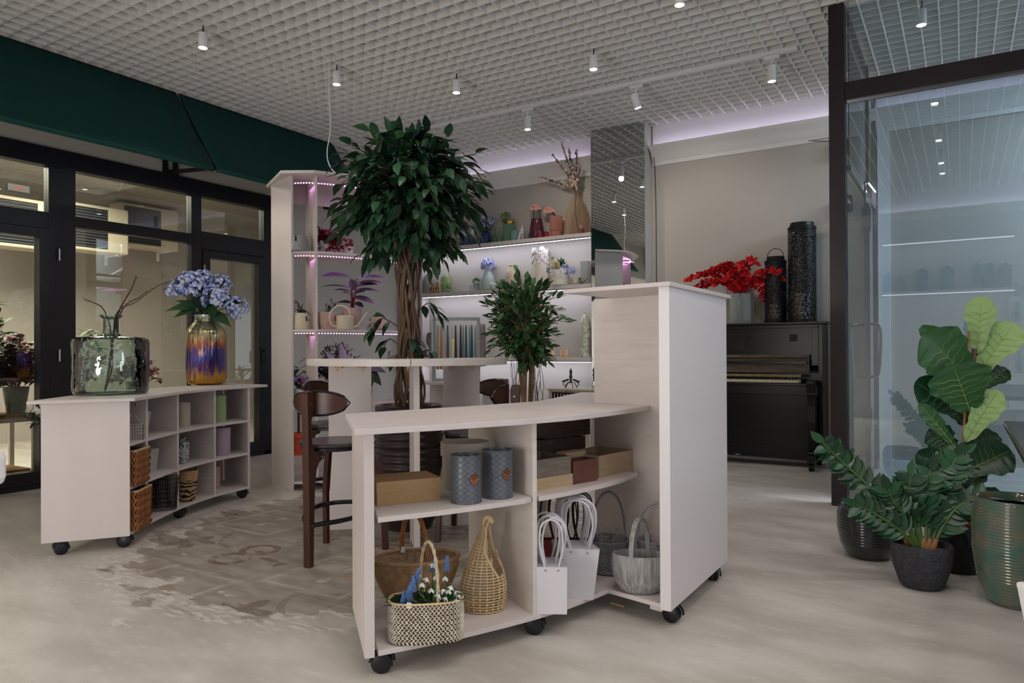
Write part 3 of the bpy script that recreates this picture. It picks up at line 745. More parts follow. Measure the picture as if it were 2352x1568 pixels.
# big braided tree
t = thing('braided_fig_tree', 'tall fig tree with a braided trunk rising behind the bar table', 'tree', (-3.0, 3.52, 0))
prof = [(.10, 0), (.145, 0.0), (.155, .03)]
zz = .06
while zz < .70:
    r = .16+.065*min(1, zz/.35)-(.012 if zz > .5 else 0)
    prof += [(r, zz), (r+.009, zz+.012), (r+.009, zz+.026), (r, zz+.036)]; zz += .046
prof += [(.195, .71), (.207, .72), (.214, .745), (.212, .775), (.20, .782), (.185, .775), (.178, .74), (.17, .73)]
MB().lathe(prof, 48).build('pot', mat('dark_brown_ribbed_pot', '#3A2B2B', .32, var=(8, .25), spec=.5), t, angle=70)
MB().lathe([(.0, .735), (.175, .728)], 32).build('soil', 'soil', t)
m = MB()
for k in range(26):
    a0 = 2*pi*k/26+rnd(-.1, .1); tw = rnd(2.2, 4.2)*random.choice((-1, 1)); pts = []
    for j in range(25):
        z = .72+j*.058; f_ = j/24
        R_ = (.060+.016*sin(f_*9+1)+.014*sin(f_*17+k*1.7))*(1.05-.2*f_)
        a = a0+tw*f_*1.4; pts.append((R_*cos(a)+.012*sin(f_*7+k)-.0*f_, R_*sin(a)+.012*cos(f_*5+k*2), z))
    m.tube(pts, rnd(.0055, .010), seg=6)
m.build('braided_trunk', 'bark', t)
fo, tw = MB(), MB()
def low(e, C, d):
    return e
foliage(fo, tw, (0, 0, 2.10), .60, .49, 270, 7, .118, .058, (0, 0, 2.1), droop=.9, shell=.35)
foliage(fo, tw, (0, 0, 1.86), .44, .28, 66, 7, .118, .058, (0, 0, 1.9), droop=1.2, shell=.5)
for (dx, z, n_) in ((-.22, 1.28, 9), (.18, 1.38, 8), (.05, 1.15, 6), (-.16, 1.15, 6), (-.1, 1.05, 5), (.16, 1.08, 6)):
    b0 = VR*(dx*.3); e = VR*dx+VD*rnd(.02, .12)
    pth = bez([(b0.x, b0.y, z), (b0.x*.5+e.x*.6, b0.y*.5+e.y*.6, z+.05), (e.x, e.y, z-.02)], 4); tw.tube(pth, .003, seg=4)
    for j in range(n_):
        p = pth[min(len(pth)-1, 2+j)] if j < 6 else pth[-1]
        fo.leaf(p, VR*(1 if dx > 0 else -1)*rnd(.2, 1)+rdir(-1, .3)*.7, (0, 0, 1), rnd(.09, .12), .052, 1.0, .2, (0, .7, 1, .85, .5, .12))
fo.build('foliage', 'leaf', t, angle=80); tw.build('branches', 'twig', t)

# smaller fig behind the counter
TP = pd(1210, 806, 4.75)
t = thing('small_fig_tree', 'smaller bushy fig tree with thin bare trunks behind the front counter', 'tree', (TP.x, TP.y, 0))
MB().lathe([(.10, 0), (.12, 0), (.15, .3), (.155, .34), (.145, .34), (.135, .31)], 32).build('pot', mat('grey_planter', '#8E8B86', .6), t)
MB().lathe([(0, .315), (.138, .31)], 24).build('soil', 'soil', t)
m = MB()
for (a, b_, r) in (((-.03, 0, .31), (.0, .0, 1.35), .016), ((.01, .01, .31), (-.09, .02, 1.2), .011), ((.03, -.01, .31), (.06, 0, 1.2), .009), ((0, .02, .31), (.03, .02, 1.3), .013)):
    m.tube(bez([a, ((a[0]+b_[0])/2+rnd(-.01, .01), (a[1]+b_[1])/2, (a[2]+b_[2])/2), b_], 6), r, seg=8)
m.build('trunk', 'bark2', t)
m = MB()
for k in range(16):
    x = rnd(.04, .12)*random.choice((-1, 1)); m.tube([(x+.012*sin(j*1.1+k), rnd(-.01, .01), 1.06-j*.06) for j in range(8)], .0016, seg=4)
m.build('aerial_roots', 'twig', t)
fo, tw = MB(), MB()
SH = (0, .75, 1, .95, .6, .1)
foliage(fo, tw, (-.02, 0, 1.30), .34, .36, 170, 8, .062, .034, (-.01, 0, 1.22), droop=.1, shape=SH, shell=.25, twr=.0025, zz=(.0, 1))
foliage(fo, tw, (-.02, 0, 1.16), .22, .20, 60, 7, .062, .034, (-.01, 0, 1.1), droop=.1, shape=SH, shell=.25, twr=.0025, zz=(.0, 1))
fo.build('foliage', 'leaf2', t, angle=80); tw.build('branches', 'bark2', t)

# ------------------------------------------------------------------ ceiling lamps
def downlight(loc, label, e=26, group='white cylinder downlights'):
    t = thing('downlight', label, 'ceiling lamp', loc, group=group)
    MB().lathe([(.0, .11), (.033, .11), (.0335, .108), (.0335, .001), (.033, 0)], 24).build('housing', 'whitem', t)
    MB().lathe([(0, -.001), (.031, -.001), (.031, 0)], 24).build('lens', 'lamp', t)
    MB().tube([(0, 0, .11), (.006, 0, .17)], .005, seg=6).build('stem', 'black', t)
    l = bpy.data.lights.new('spot', 'SPOT'); l.energy = e; l.spot_size = radians(125); l.spot_blend = .8; l.shadow_soft_size = .10; l.color = (1, .92, .85)
    o = bpy.data.objects.new('spot', l); COL.objects.link(o); o.location = (loc[0], loc[1], loc[2]-.02)
    return t
E0 = 26
for loc, lb in (((-4.857, 3.33, 3.43), 'white downlight nearest the dark green awning, above the left counter'),
                ((-4.559, 4.412, 3.43), 'white downlight right beside the thin hanging cable'),
                ((-3.808, 5.132, 3.43), 'white downlight above the big tree crown'),
                ((-2.546, 5.318, 3.43), 'white downlight in front of the mirrored column'),
                ((-1.583, 4.639, 3.43), 'white downlight cut by the top edge of the photo')):
    downlight(loc, lb, E0)
for x, y in ((-.2, .30), (-.2, .92), (-.2, 2.06), (-.2, 3.46)):
    downlight((x, y, 3.43), 'white downlight seen only as a reflection in the right glass', E0, 'downlights reflected in the glass')
for x, y in ((-2.4, 2.7), (-.9, 1.6), (1.3, 3.2), (.5, 2.3), (1.4, 1.2)):  # unseen extra spots without fixtures, added to brighten the front floor
    l = bpy.data.lights.new('spot', 'SPOT'); l.energy = E0*1.35; l.spot_size = radians(140); l.spot_blend = .9; l.shadow_soft_size = .16; l.color = (1, .94, .89)
    o = bpy.data.objects.new('spot', l); COL.objects.link(o); o.location = (x, y, 3.5)
downlight((-.228, 5.86, 3.43), 'white downlight glowing high up behind the right glass', 10, 'downlights behind the glass')
tr = MB().box(-5.3, -1.12, 6.14, 6.175, 3.565, 3.597).build('light_track', 'whitem', smooth=False)
tag(tr, 'long white lighting track running under the ceiling grid', 'light track')
def trackspot(x, tilt, label):
    t = thing('track_spotlight', label, 'spotlight', (x, 6.157, 3.562), group=None)
    MB().box(-.06, .06, -.016, .016, -.03, .0).build('adapter', 'whitem', t, smooth=False, bevel=.003)
    MB().tube([(0, 0, -.03), (0, 0, -.09)], .007).build('stem', 'whitem', t)
    d = Vector((tilt, .25*abs(tilt)*4, -1)).normalized(); c = Vector((0, 0, -.15))
    MB().tube([c-d*.065, c+d*.065], .034, seg=24).build('housing', 'whitem', t)
    MB().tube([c+d*.0655, c+d*.067], .029, seg=24).build('lens', 'lamp', t)
    l = bpy.data.lights.new('spot', 'SPOT'); l.energy = 30 if x < -2 else 5; l.spot_size = radians(100); l.spot_blend = .9; l.shadow_soft_size = .03; l.color = (1, .9, .8)
    o = bpy.data.objects.new('spot', l); COL.objects.link(o); o.location = Vector(t.location)+c+d*.09; o.rotation_euler = Vector((tilt*.6, 1.3, -1.25)).to_track_quat('-Z', 'Y').to_euler()
trackspot(-1.32, 0.02, 'white track spotlight nearest the dark glazed partition')
trackspot(-2.52, .25, 'white track spotlight tilted toward the mirrored column')
trackspot(-3.68, .0, 'white track spotlight furthest left on the track')

# ------------------------------------------------------------------ lit wall shelves
SY0 = 7.30
SH_Z = {1: 2.46, 2: 1.88, 3: 1.045}
def wallshelf(z, label):
    t = thing('wall_shelf', label, 'shelf', (-4.79, 7.52, z), group=None)
    MB().box(-1.22, 1.24, SY0-7.52, -.001, -.042, 0).build('shelf_board', 'board2', t, smooth=False, bevel=.002)
    MB().box(-1.22, 1.24, SY0-7.52+.02, SY0-7.52+.05, -.054, -.043).build('led_profile', 'steel', t, smooth=False)
    MB().box(-1.21, 1.23, SY0-7.52+.022, SY0-7.52+.040, -.0585, -.0545).build('led_strip', 'ledw', t, smooth=False)
    l = bpy.data.lights.new('shelf_light', 'AREA'); l.shape = 'RECTANGLE'; l.size = 2.4; l.size_y = .03; l.energy = 4; l.color = (.82, .83, 1.0)
    o = bpy.data.objects.new('shelf_light', l); COL.objects.link(o); o.location = (-4.79, SY0+.045, z-.062); o.rotation_euler = (radians(28), 0, 0)
wallshelf(2.46, 'top lit wall shelf holding blue, green and red vases')
wallshelf(1.88, 'middle lit wall shelf holding the cream vases and rose urn')
wallshelf(1.045, 'lowest lit wall shelf holding candles and the tall speckled bottle')

def glassmat(name, col, rough=.05, t=.6):
    """coloured glass: tinted see-through mixed with gloss"""
    m = bpy.data.materials.new(name); m.use_nodes = True; nt = m.node_tree; b = nt.nodes['Principled BSDF']
    b.inputs['Base Color'].default_value = rgb(col); b.inputs['Roughness'].default_value = rough; b.inputs['Coat Weight'].default_value = .5
    tr = nt.nodes.new('ShaderNodeBsdfTransparent'); tr.inputs[0].default_value = rgb(col)
    mx = nt.nodes.new('ShaderNodeMixShader'); lw = nt.nodes.new('ShaderNodeLayerWeight'); lw.inputs[0].default_value = .35
    mr = nt.nodes.new('ShaderNodeMapRange'); mr.inputs[3].default_value = 1-t; mr.inputs[4].default_value = min(1, 1-t+.45)
    nt.links.new(lw.outputs['Facing'], mr.inputs[0]); nt.links.new(mr.outputs[0], mx.inputs[0])
    nt.links.new(tr.outputs[0], mx.inputs[1]); nt.links.new(b.outputs[0], mx.inputs[2]); nt.links.new(mx.outputs[0], nt.nodes['Material Output'].inputs[0])
    return m
G = {'blue': glassmat('blue_glass', '#86A6CC', t=.74), 'navy': glassmat('navy_glass', '#34528A', t=.5), 'green': glassmat('green_glass', '#98C2A6', t=.68),
     'teal': glassmat('teal_glass', '#8FB2B0', .25, .5), 'pink': glassmat('pink_glass', '#EDB0A2', .1, .66), 'amber': glassmat('amber_glass', '#EBDAC6', t=.88),
     'red': glassmat('red_glass', '#A03048', t=.3), 'clear': glassmat('clear_glass', '#E9EEEE', .03, .85), 'mist': glassmat('frosted_glass', '#C9CFCB', .3, .5),
     'jar': glassmat('aqua_bubble_glass', '#A9C6B6', .04, .78)}
P_ = {'mint': mat('mint_glaze', '#B9C9C1', .12, coat=.6), 'cream': mat('cream_glaze', '#D9C7AB', .1, coat=.7), 'creamw': mat('cream_ceramic', '#E4DACB', .4),
      'burg': mat('burgundy_faceted_glass', '#5A1A30', .18, var=(70, .7), bump=(90, 1.0), coat=.6), 'gold': mat('gold_metal', '#B98A3A', .3, metal=1),
      'grey': mat('grey_stoneware', '#8E9092', .55), 'pinkp': mat('dusty_pink_ceramic', '#C9A79C', .5), 'pinkr': mat('ribbed_pink_ceramic', '#BFA49B', .5),
      'creamp': mat('cream_ribbed_pot', '#D8CBB0', .5), 'terra': mat('terracotta', '#C2522E', .7, var=(9, .12)), 'sky': mat('pale_blue_pot', '#A9BDC4', .4),
      'beige': mat('beige_gold_pot', '#B39B7E', .35), 'statg': mat('grey_stone_finial', '#7E7974', .8, var=(40, .3), bump=(50, .6)),
      'speck': mat('speckled_white_green_glaze', '#D6D4C6', .2, var=(22, .3), col2='#8F9882', coat=.4), 'wax': mat('peach_wax', '#E6C9AF', .5), 'waxy': mat('yellow_wax', '#D5CF8C', .5),
      'waxb': mat('pale_blue_wax', '#A9C4CC', .5), 'plum': mat('plum_pot', '#7A5C68', .5), 'lilac': mat('lilac_pot', '#B7A3B8', .55), 'lime': mat('pale_green_pot', '#A9BD8C', .55), 'oat': mat('oat_pot', '#C8BFAE', .55),
      'gbird': mat('olive_glazed_bird', '#6E7454', .25, var=(12, .3)), 'cbird': mat('cream_glazed_bird', '#CDBF9E', .3)}
def prof_px(pts, s): return type(pts)([(r*s, z*s) for r, z in pts])
def vase(name, label, cat, px, by, z, Y, pts, m, group=None, seg=32, extra=None, angle=50):
    """pts: (radius, height) in picture pixels; standing on height z at plane Y"""
    p = py_(px, by, Y); s = dep((p.x, Y, z))/FPX
    o = MB().lathe(prof_px(pts, s), seg).build(name, m, angle=angle)
    tag(o, label, cat, group, loc=(p.x, Y, z)); return o, s
def hollow(pts, t=1.2):
    """closed vessel profile from an outer outline"""
    return OP([(0, 0)]+pts+[(pts[-1][0]-.7, pts[-1][1]), (pts[-1][0]-.9, pts[-1][1]-1.5)])
def vroot(name, label, cat, px, by, z, Y, group=None):
    p = py_(px, by, Y); s = dep((p.x, Y, z))/FPX; return thing(name, label, cat, (p.x, Y, z), group=group), s
def hydrangea(mb, c, r, n=60, q=.3):
    for i in range(n):
        d = rdir(-.5, 1); p = Vector(c)+d*r*rnd(.82, 1.0)
        a = d.orthogonal().normalized(); b_ = d.cross(a)
        k0 = rnd(0, pi/2)
        for k in range(4):
            u = a*cos(k0+k*pi/2)+b_*sin(k0+k*pi/2)
            mb.leaf(p, u+d*.25, d, r*q, r*q*.85, 0, .05, (.3, 1, .9, .3))
def bunchleaf(mb, c, r, n, L, W_, zlo=-.3, m=None):
    for i in range(n):
        d = rdir(zlo, 1); mb.leaf(Vector(c)+d*r*.3, d+Vector((0, 0, .2)), (0, 0, 1), L*rnd(.7, 1.1), W_, .5, .2)
YS = 7.42
# top shelf
z = SH_Z[1]
vase('vase', 'pale blue ribbed vase at the left end of the top wall shelf', 'vase', 1066, 556, z, 7.46, hollow([(9, 0), (10, 2), (10, 45), (11, 48)]), G['blue'])
vase('vase', 'blue glass vase with a round belly and a wide flared mouth', 'vase', 1079, 556, z, YS, hollow([(8, 0), (15, 4), (18, 12), (15, 20), (7, 24), (6, 27), (12, 44)]), G['blue'])
t, s = vroot('flower_vase', 'navy glass vase with a blue hydrangea bunch on the top wall shelf', 'vase', 1115.5, 553, z, YS)
MB().lathe(prof_px(hollow([(10, 0), (12, 3), (12.5, 16), (11, 25), (6, 29), (6, 32)]), s), 32).build('vase_body', G['navy'], t)
m = MB(); hydrangea(m, (0, 0, 43*s), 13*s, 70); hydrangea(m, (16*s, 0, 50*s), 9*s, 40); hydrangea(m, (-17*s, 0, 42*s), 9*s, 40); hydrangea(m, (-8*s, 0, 60*s), 9*s, 40)
m.build('flower_heads', 'floret', t); m = MB(); bunchleaf(m, (0, 0, 34*s), 8*s, 12, 24*s, 9*s); m.build('leaves', 'leaf', t)
for px, h, sc in ((1138, 35, 1.0), (1147.5, 26, 1.05)):
    vase('bubble_bottle', 'green glass bubble bottle, the %s of the pair on the top wall shelf' % ('taller' if h > 30 else 'shorter'), 'bottle', px, 549, z, YS-(0 if h > 30 else .06),
         hollow([(4, 0), (6, 4), (6, 9), (2.5, h*.42), (3.5, h*.5), (3.5, h*.58), (1.6, h*.68), (1.5, h*.9), (3, h)], .7), G['green'])
t, s = vroot('lidded_jar', 'green glass jar with a gold collar topped by a leafy ball', 'jar', 1169.5, 547, z, YS)
MB().lathe(prof_px(hollow([(13, 0), (14, 1), (14, 41)]), s), 32).build('jar_body', G['green'], t)
MB().lathe(prof_px([(12, 41), (13, 41.5), (13, 47), (12, 47.5), (11, 46), (11, 42)], s), 32, cap=False).build('gold_collar', P_['gold'], t)
m = MB()
for i in range(170):
    d = rdir(); m.leaf(Vector((-10*s, 0, 58*s))+d*9*s, d+rdir()*.3, (0, 0, 1), 5*s, 3*s, 0, .2)
m.build('leaf_ball', 'leafy', t); m = MB()
for k in (-1, 1): m.leaf((k*8*s, 0, 49*s), (k, -.2, .35), (0, 0, 1), 14*s, 6*s, .6)
m.build('leaves', 'leaf', t)
vase('candle_glass', 'frosted teal candle glass in front of the green jar', 'candle holder', 1181.5, 545, z, YS-.07, hollow([(9, 0), (9.5, 1), (9.5, 21)]), G['teal'])
t, s = vroot('figurine', 'small white figurine of a person sitting on a tall stool', 'figurine', 1199, 543, z, YS-.04)
m = MB()
for a in range(4): m.tube([(3.5*s*cos(a*pi/2+.7)*1.3, 3.5*s*sin(a*pi/2+.7)*1.3, 0), (2.6*s*cos(a*pi/2+.7), 2.6*s*sin(a*pi/2+.7), 15*s)], .5*s, seg=6)
m.lathe([(0, 15*s), (4*s, 15*s), (4*s, 16.5*s), (0, 16.5*s)], 16); m.build('stool', 'white', t)
m = MB(); m.tube(bez([(0, 0, 16*s), (.2*s, 0, 22*s), (-.3*s, 0, 27*s), (0, 0, 30*s)], 4), [3*s, 3*s, 2.6*s, 2.4*s, 2.4*s, 2.6*s, 2.8*s, 2.6*s, 2.2*s, 1.6*s, 1*s, .9*s, .9*s], seg=10)
m.ball((0, 0, 32.5*s), 2*s, 2*s, 2.6*s)
for k in (-1, 1):
    m.tube([(k*1.5*s, 0, 17*s), (-3*s+k*s, -4*s, 17.5*s), (-5*s+k*1.4*s, -4.5*s, 9*s), (-6.5*s+k*1.5*s, -4.5*s, 1.5*s)], [1.5*s, 1.3*s, 1.0*s, .7*s], seg=8)
    m.tube([(k*2.6*s, 0, 27.5*s), (k*4*s-1*s, -1*s, 23*s), (-2*s, -3*s, 20*s)], [.9*s, .8*s, .6*s], seg=8)
m.build('seated_person', 'white', t)
vase('cup', 'small grey cup behind the white figurine on the top wall shelf', 'cup', 1210, 543, z, 7.47, hollow([(5, 0), (6, 1), (6, 17)]), P_['grey'])
t, s = vroot('lantern', 'burgundy faceted glass lantern with a black hoop handle', 'lantern', 1233, 540, z, YS)
MB().lathe(prof_px([(0, 0), (15, 0), (17, 3), (19, 10), (13, 44), (12.5, 47), (11.5, 47), (11.5, 40), (0, 38)], s), 28).build('glass_body', P_['burg'], t)
MB().tube(bez([(-8*s, 0, 46*s), (-8*s, 0, 62*s), (-7.5*s, 0, 73*s), (0, 0, 75*s), (7.5*s, 0, 75*s), (8*s, 0, 62*s), (8*s, 0, 46*s)], 5), .9*s, seg=6).build('handle', 'blackm', t)
for px, wh, dy in ((1240, 'left', .09), (1256, 'right', .09), (1336, 'lone', .06)):
    o, s = vase('tealight_glass', {'left': 'small red tealight glass, left of the two before the burgundy lantern', 'right': 'small red tealight glass, right of the two before the burgundy lantern', 'lone': 'small red tealight glass beside the amber bottle vase'}[wh], 'candle holder', px, 538 if wh != 'lone' else 529, z, YS-dy, hollow([(5.5, 0), (6, 1), (6, 11), (5.6, 12)], .8), G['red'])
t, s = vroot('flower_vase', 'pink two-tier glass vase with two pink anthurium blooms', 'vase', 1277, 536, z, YS)
MB().lathe(prof_px(hollow([(12, 0), (13, 1), (13, 14), (15, 16), (15, 48)]), s), 32).build('vase_body', G['pink'], t)
m = MB(); A_ = Vector((-54*s, -.02, 72*s)); B_ = Vector((-18*s, -.02, 62*s))
m.tube(bez([(4*s, 0, 20*s), (-4*s, 0, 50*s), (-16*s, 0, 62*s), (-40*s, 0, 66*s), A_], 5), 1.0*s, seg=6); m.tube(bez([(6*s, 0, 20*s), (0, 0, 48*s), (-8*s, 0, 58*s), B_], 5), 1.0*s, seg=6); m.build('stems', 'twig', t)
pk = leafmat('anthurium_pink', '#D8948A', '#E8B8A8', .25); m = MB()
for c in (A_, B_): m.leaf(c+Vector((-12*s, 0, 5*s)), (1, 0, -.25), (0, -.8, .6), 32*s, 20*s, 0, .15, (.5, 1, 1, .85, .5, .1))
m.build('blooms', pk, t); m = MB()
for c in (A_, B_): m.tube([c, c+Vector((-7*s, -.01, 8*s))], [.9*s, .4*s], seg=6)
m.build('spadix', 'redleaf', t)
t, s = vroot('bottle_vase', 'large amber bubble glass bottle vase holding pink blossom branches', 'vase', 1323, 531, z, 7.40)
MB().lathe(prof_px(hollow([(20, 0), (24, 3), (25, 18), (24, 40), (20, 62), (12, 82), (6, 90), (5, 94), (7.5, 99), (7.5, 103)], .8), s), 40).build('bottle', G['amber'], t)
m = MB(); fl = MB(); gl = MB()
tips = [(-35, 215), (-14, 200), (-5, 160), (8, 190), (14, 150), (-22, 150), (-60, 195), (-90, 145), (-30, 125), (4, 120)]
for i, (x, h) in enumerate(tips):
    pth = bez([(6*s, 0, 8*s), (-2*s, 0, 60*s), (-1*s, 0, 98*s), (x*.35*s, rnd(-.02, .0), (98+(h-98)*.45)*s), (x*s, rnd(-.05, .0), h*s)], 6)
    m.tube(pth, [1.5*s]*12+[1.0*s]*(len(pth)-12), seg=5)
    for q in pth[17:]:
        for k in range(3):
            d = rdir(); c = q+d*2.5*s
            for w in range(4):
                e = (d.orthogonal()*cos(w*1.57)+d.cross(d.orthogonal())*sin(w*1.57)); fl.leaf(c, e+d*.3, d, 3.4*s, 3*s, 0, .05, (.3, 1, .8))
        if random.random() < .25: gl.leaf(q, rdir(-.2, 1), (0, -1, .3), 10*s, 6*s, .3)
m.build('blossom_branches', 'twig', t); fl.build('blossoms', leafmat('blossom_pink', '#DDB8A8', '#F0DCD0', .6), t); gl.build('leaves', 'leaf2', t)
# middle shelf
z = SH_Z[2]
vase('vase', 'dark grey tapered vase at the left end of the middle wall shelf', 'vase', 985, 671, z, YS, hollow([(10, 0), (13, 4), (12, 30), (8, 44), (6, 46)]), P_['grey'])
for px, w_ in ((993, 'left'), (1004.5, 'right')):
    t, s = vroot('figurine', 'tiny gold and dark figurine, %s one of the pair on the middle wall shelf' % w_, 'figurine', px, 668, z, YS-.09)
    MB().box(-4*s, 4*s, -3*s, 3*s, 0, 3*s).lathe([(2.6*s, 3*s), (3.4*s, 8*s), (3*s, 14*s), (1.2*s, 16*s)], 12).ball((0, 0, 19*s), 3*s, 3*s, 3.2*s).lathe([(3.4*s, 20.5*s), (2.6*s, 24*s), (0, 24*s)], 12).build('body', P_['gold'], t)
    MB().tube([(-4*s, -1*s, 13*s), (-4.4*s, -1*s, 7*s)], .9*s, seg=6).tube([(4*s, -1*s, 13*s), (4.4*s, -1*s, 7*s)], .9*s, seg=6).build('arms', 'blackm', t)
t, s = vroot('flower_vase', 'green grooved vase painted with a pale orchid on the middle wall shelf', 'vase', 1025, 667, z, YS)
MB().lathe(prof_px(hollow([(8, 0), (11, 3), (14, 22), (12, 36), (8, 43)]), s), 20).build('vase_body', mat('green_grooved_glaze', '#93A876', .3), t, angle=12)
m = MB(); hydrangea(m, (4*s, -.06, 18*s), 8*s, 10, .8); m.build('orchid_bloom', leafmat('orchid_cream', '#E4DCC8', '#F2E6D8', .6), t)
m = MB()
for i in range(50):
    d = rdir(); m.leaf(Vector((10*s, -.04, 8*s))+d*5*s, d, (0, 0, 1), 4*s, 3*s, 0)
m.build('leaf_ball', 'leafy', t)
for px in (1083, 1093):
    vase('tealight_glass', 'small clear tealight glass, %s of the mint vase' % ('second left' if px == 1083 else 'just left'), 'candle holder', px, 661, z, YS-.08, hollow([(4.2, 0), (4.5, 1), (4.5, 11)], .8), G['clear'])
t, s = vroot('potted_greenery', 'little pale glass with a bright green sprig left of the mint vase', 'potted plant', 1094, 661, z, 7.45)
MB().lathe(prof_px(hollow([(6, 0), (7, 1), (7, 18)]), s), 24).build('glass_pot', G['mist'], t)
m = MB()
for i in range(90):
    d = rdir(-.3, 1); m.leaf(Vector((0, 0, 22*s))+d*6*s, d, (0, 0, 1), 5*s, 4*s, 0)
m.build('sprig', 'leafy', t)
t, s = vroot('flower_vase', 'mint glazed tall vase with one blue hydrangea on the middle wall shelf', 'vase', 1119.5, 660, z, YS)
MB().lathe(prof_px(hollow([(14, 0), (18, 3), (19, 16), (16, 32), (9, 44), (8, 48)]), s), 32).build('vase_body', P_['mint'], t)
m = MB(); hydrangea(m, (2*s, 0, 57*s), 17*s, 130, .24); m.build('flower_head', 'floret', t)
vase('ball_ornament', 'round mint ceramic ball in front of the mint vase', 'ornament', 1132, 659, z, YS-.1, [(0, 0), (4, .7), (7, 4), (8, 8), (7, 12), (4, 15.3), (1.5, 16), (0, 16)], P_['mint'])
vase('candle_glass', 'small green tinted glass left of the round cream vase', 'candle holder', 1155, 657, z, 7.46, hollow([(6, 0), (7, 1), (7, 24)]), G['green'])
vase('vase', 'glossy round cream vase on the middle wall shelf', 'vase', 1178.5, 655, z, YS, hollow([(11, 0), (15, 3), (19, 14), (19.5, 28), (15, 42), (10, 50), (9.5, 52), (11, 54), (10.5, 54.8)]), P_['cream'])
t, s = vroot('flower_vase', 'tall cream vase crusted with white ceramic petals at its mouth', 'vase', 1242, 656, z, 7.44)
MB().lathe(prof_px(hollow([(17, 0), (18, 1), (18, 60), (17, 80)]), s), 32).build('vase_body', P_['creamw'], t)
m = MB()
for i in range(120):
    a = rnd(0, 2*pi); h = rnd(56, 88); c = Vector((18*s*cos(a), 18*s*sin(a), h*s)); d = Vector((cos(a), sin(a), .2))
    for w in range(4):
        e = d.orthogonal(); e.rotate(Matrix.Rotation(w*1.57+i, 3, d)); m.leaf(c, e+d*.3, d, 4.6*s, 4*s, 0, .05, (.3, 1, .8))
m.build('petal_crust', leafmat('white_ceramic_petal', '#D8D4D0', '#EFECEA', .5), t)
t, s = vroot('flower_vase', 'low white petal-covered urn with cream roses and blue hydrangeas', 'vase', 1284, 653, z, YS-.06)
MB().lathe(prof_px(hollow([(17, 0), (20, 2), (22, 16), (20, 30), (18, 36)]), s), 32).build('urn', P_['creamw'], t)
m = MB()
for i in range(70):
    a = rnd(0, 2*pi); h = rnd(16, 36); c = Vector((21*s*cos(a), 21*s*sin(a), h*s)); d = Vector((cos(a), sin(a), .2))
    for w in range(4):
        e = d.orthogonal(); e.rotate(Matrix.Rotation(w*1.57+i, 3, d)); m.leaf(c, e+d*.3, d, 4.6*s, 4*s, 0, .05, (.3, 1, .8))
m.build('petal_crust', leafmat('white_ceramic_petal_2', '#D0CCC8', '#EFECEA', .5), t)
rm = leafmat('cream_rose', '#D9CC9E', '#EFE6C8', .6)
for c, r in (((-2*s, -10*s, 46*s), 11*s), ((-25*s, -4*s, 40*s), 6*s), ((-16*s, 0, 66*s), 5*s)):
    m = MB()
    for ring_ in range(4):
        for k in range(6+ring_):
            a = 2*pi*k/(6+ring_)+ring_*.4; tl = .2+ring_*.28
            d = Vector((cos(a)*sin(tl*1.3), -cos(tl*1.3)*.8, sin(a)*sin(tl*1.3)))
            m.leaf(Vector(c)+d*r*.3, d, (0, -1, .2), r*.8, r*.75, .0, -.3, (.5, 1, 1, .7))
    m.build('rose', rm, t)
m = MB(); hydrangea(m, (-20*s, -5*s, 36*s), 8*s, 50, .35); hydrangea(m, (32*s, -3*s, 32*s), 10*s, 60, .32); hydrangea(m, (14*s, -2*s, 44*s), 7*s, 40, .35); m.build('hydrangeas', 'floret', t)
m = MB(); bunchleaf(m, (6*s, 0, 44*s), 9*s, 26, 20*s, 8*s); m.build('leaves', 'leaf2', t)
def bird(px, by, label, mm, w_):
    t, s = vroot('bird_figurine', label, 'figurine', px, by, z, YS-.09); m = MB(); s *= w_
    m.ball((0, 0, 6*s), 7*s, 5.5*s, 6*s, 16, 10); m.ball((-5*s, 0, 13*s), 3.8*s, 3.6*s, 3.6*s, 12, 8)
    m.tube([(-8*s, 0, 13*s), (-10.5*s, 0, 12.5*s)], [1.0*s, .2*s], seg=6); m.tube([(5*s, 0, 7*s), (10*s, 0, 9*s), (15*s, 0, 13*s)], [2.6*s, 1.8*s, .8*s], seg=8, flat=.5)
    m.build('body', mm, t)
bird(1320, 648, 'small cream glazed bird left of the green bird', P_['cbird'], .8)
bird(1336, 648, 'olive green glazed bird with a raised tail on the middle wall shelf', P_['gbird'], 1.0)
vase('vase', 'pale translucent flared glass vase at the right end of the middle wall shelf', 'vase', 1345, 652, z, 7.46, hollow([(12, 0), (13, 1), (11.5, 25), (11.5, 40), (13, 54)]), G['mist'])
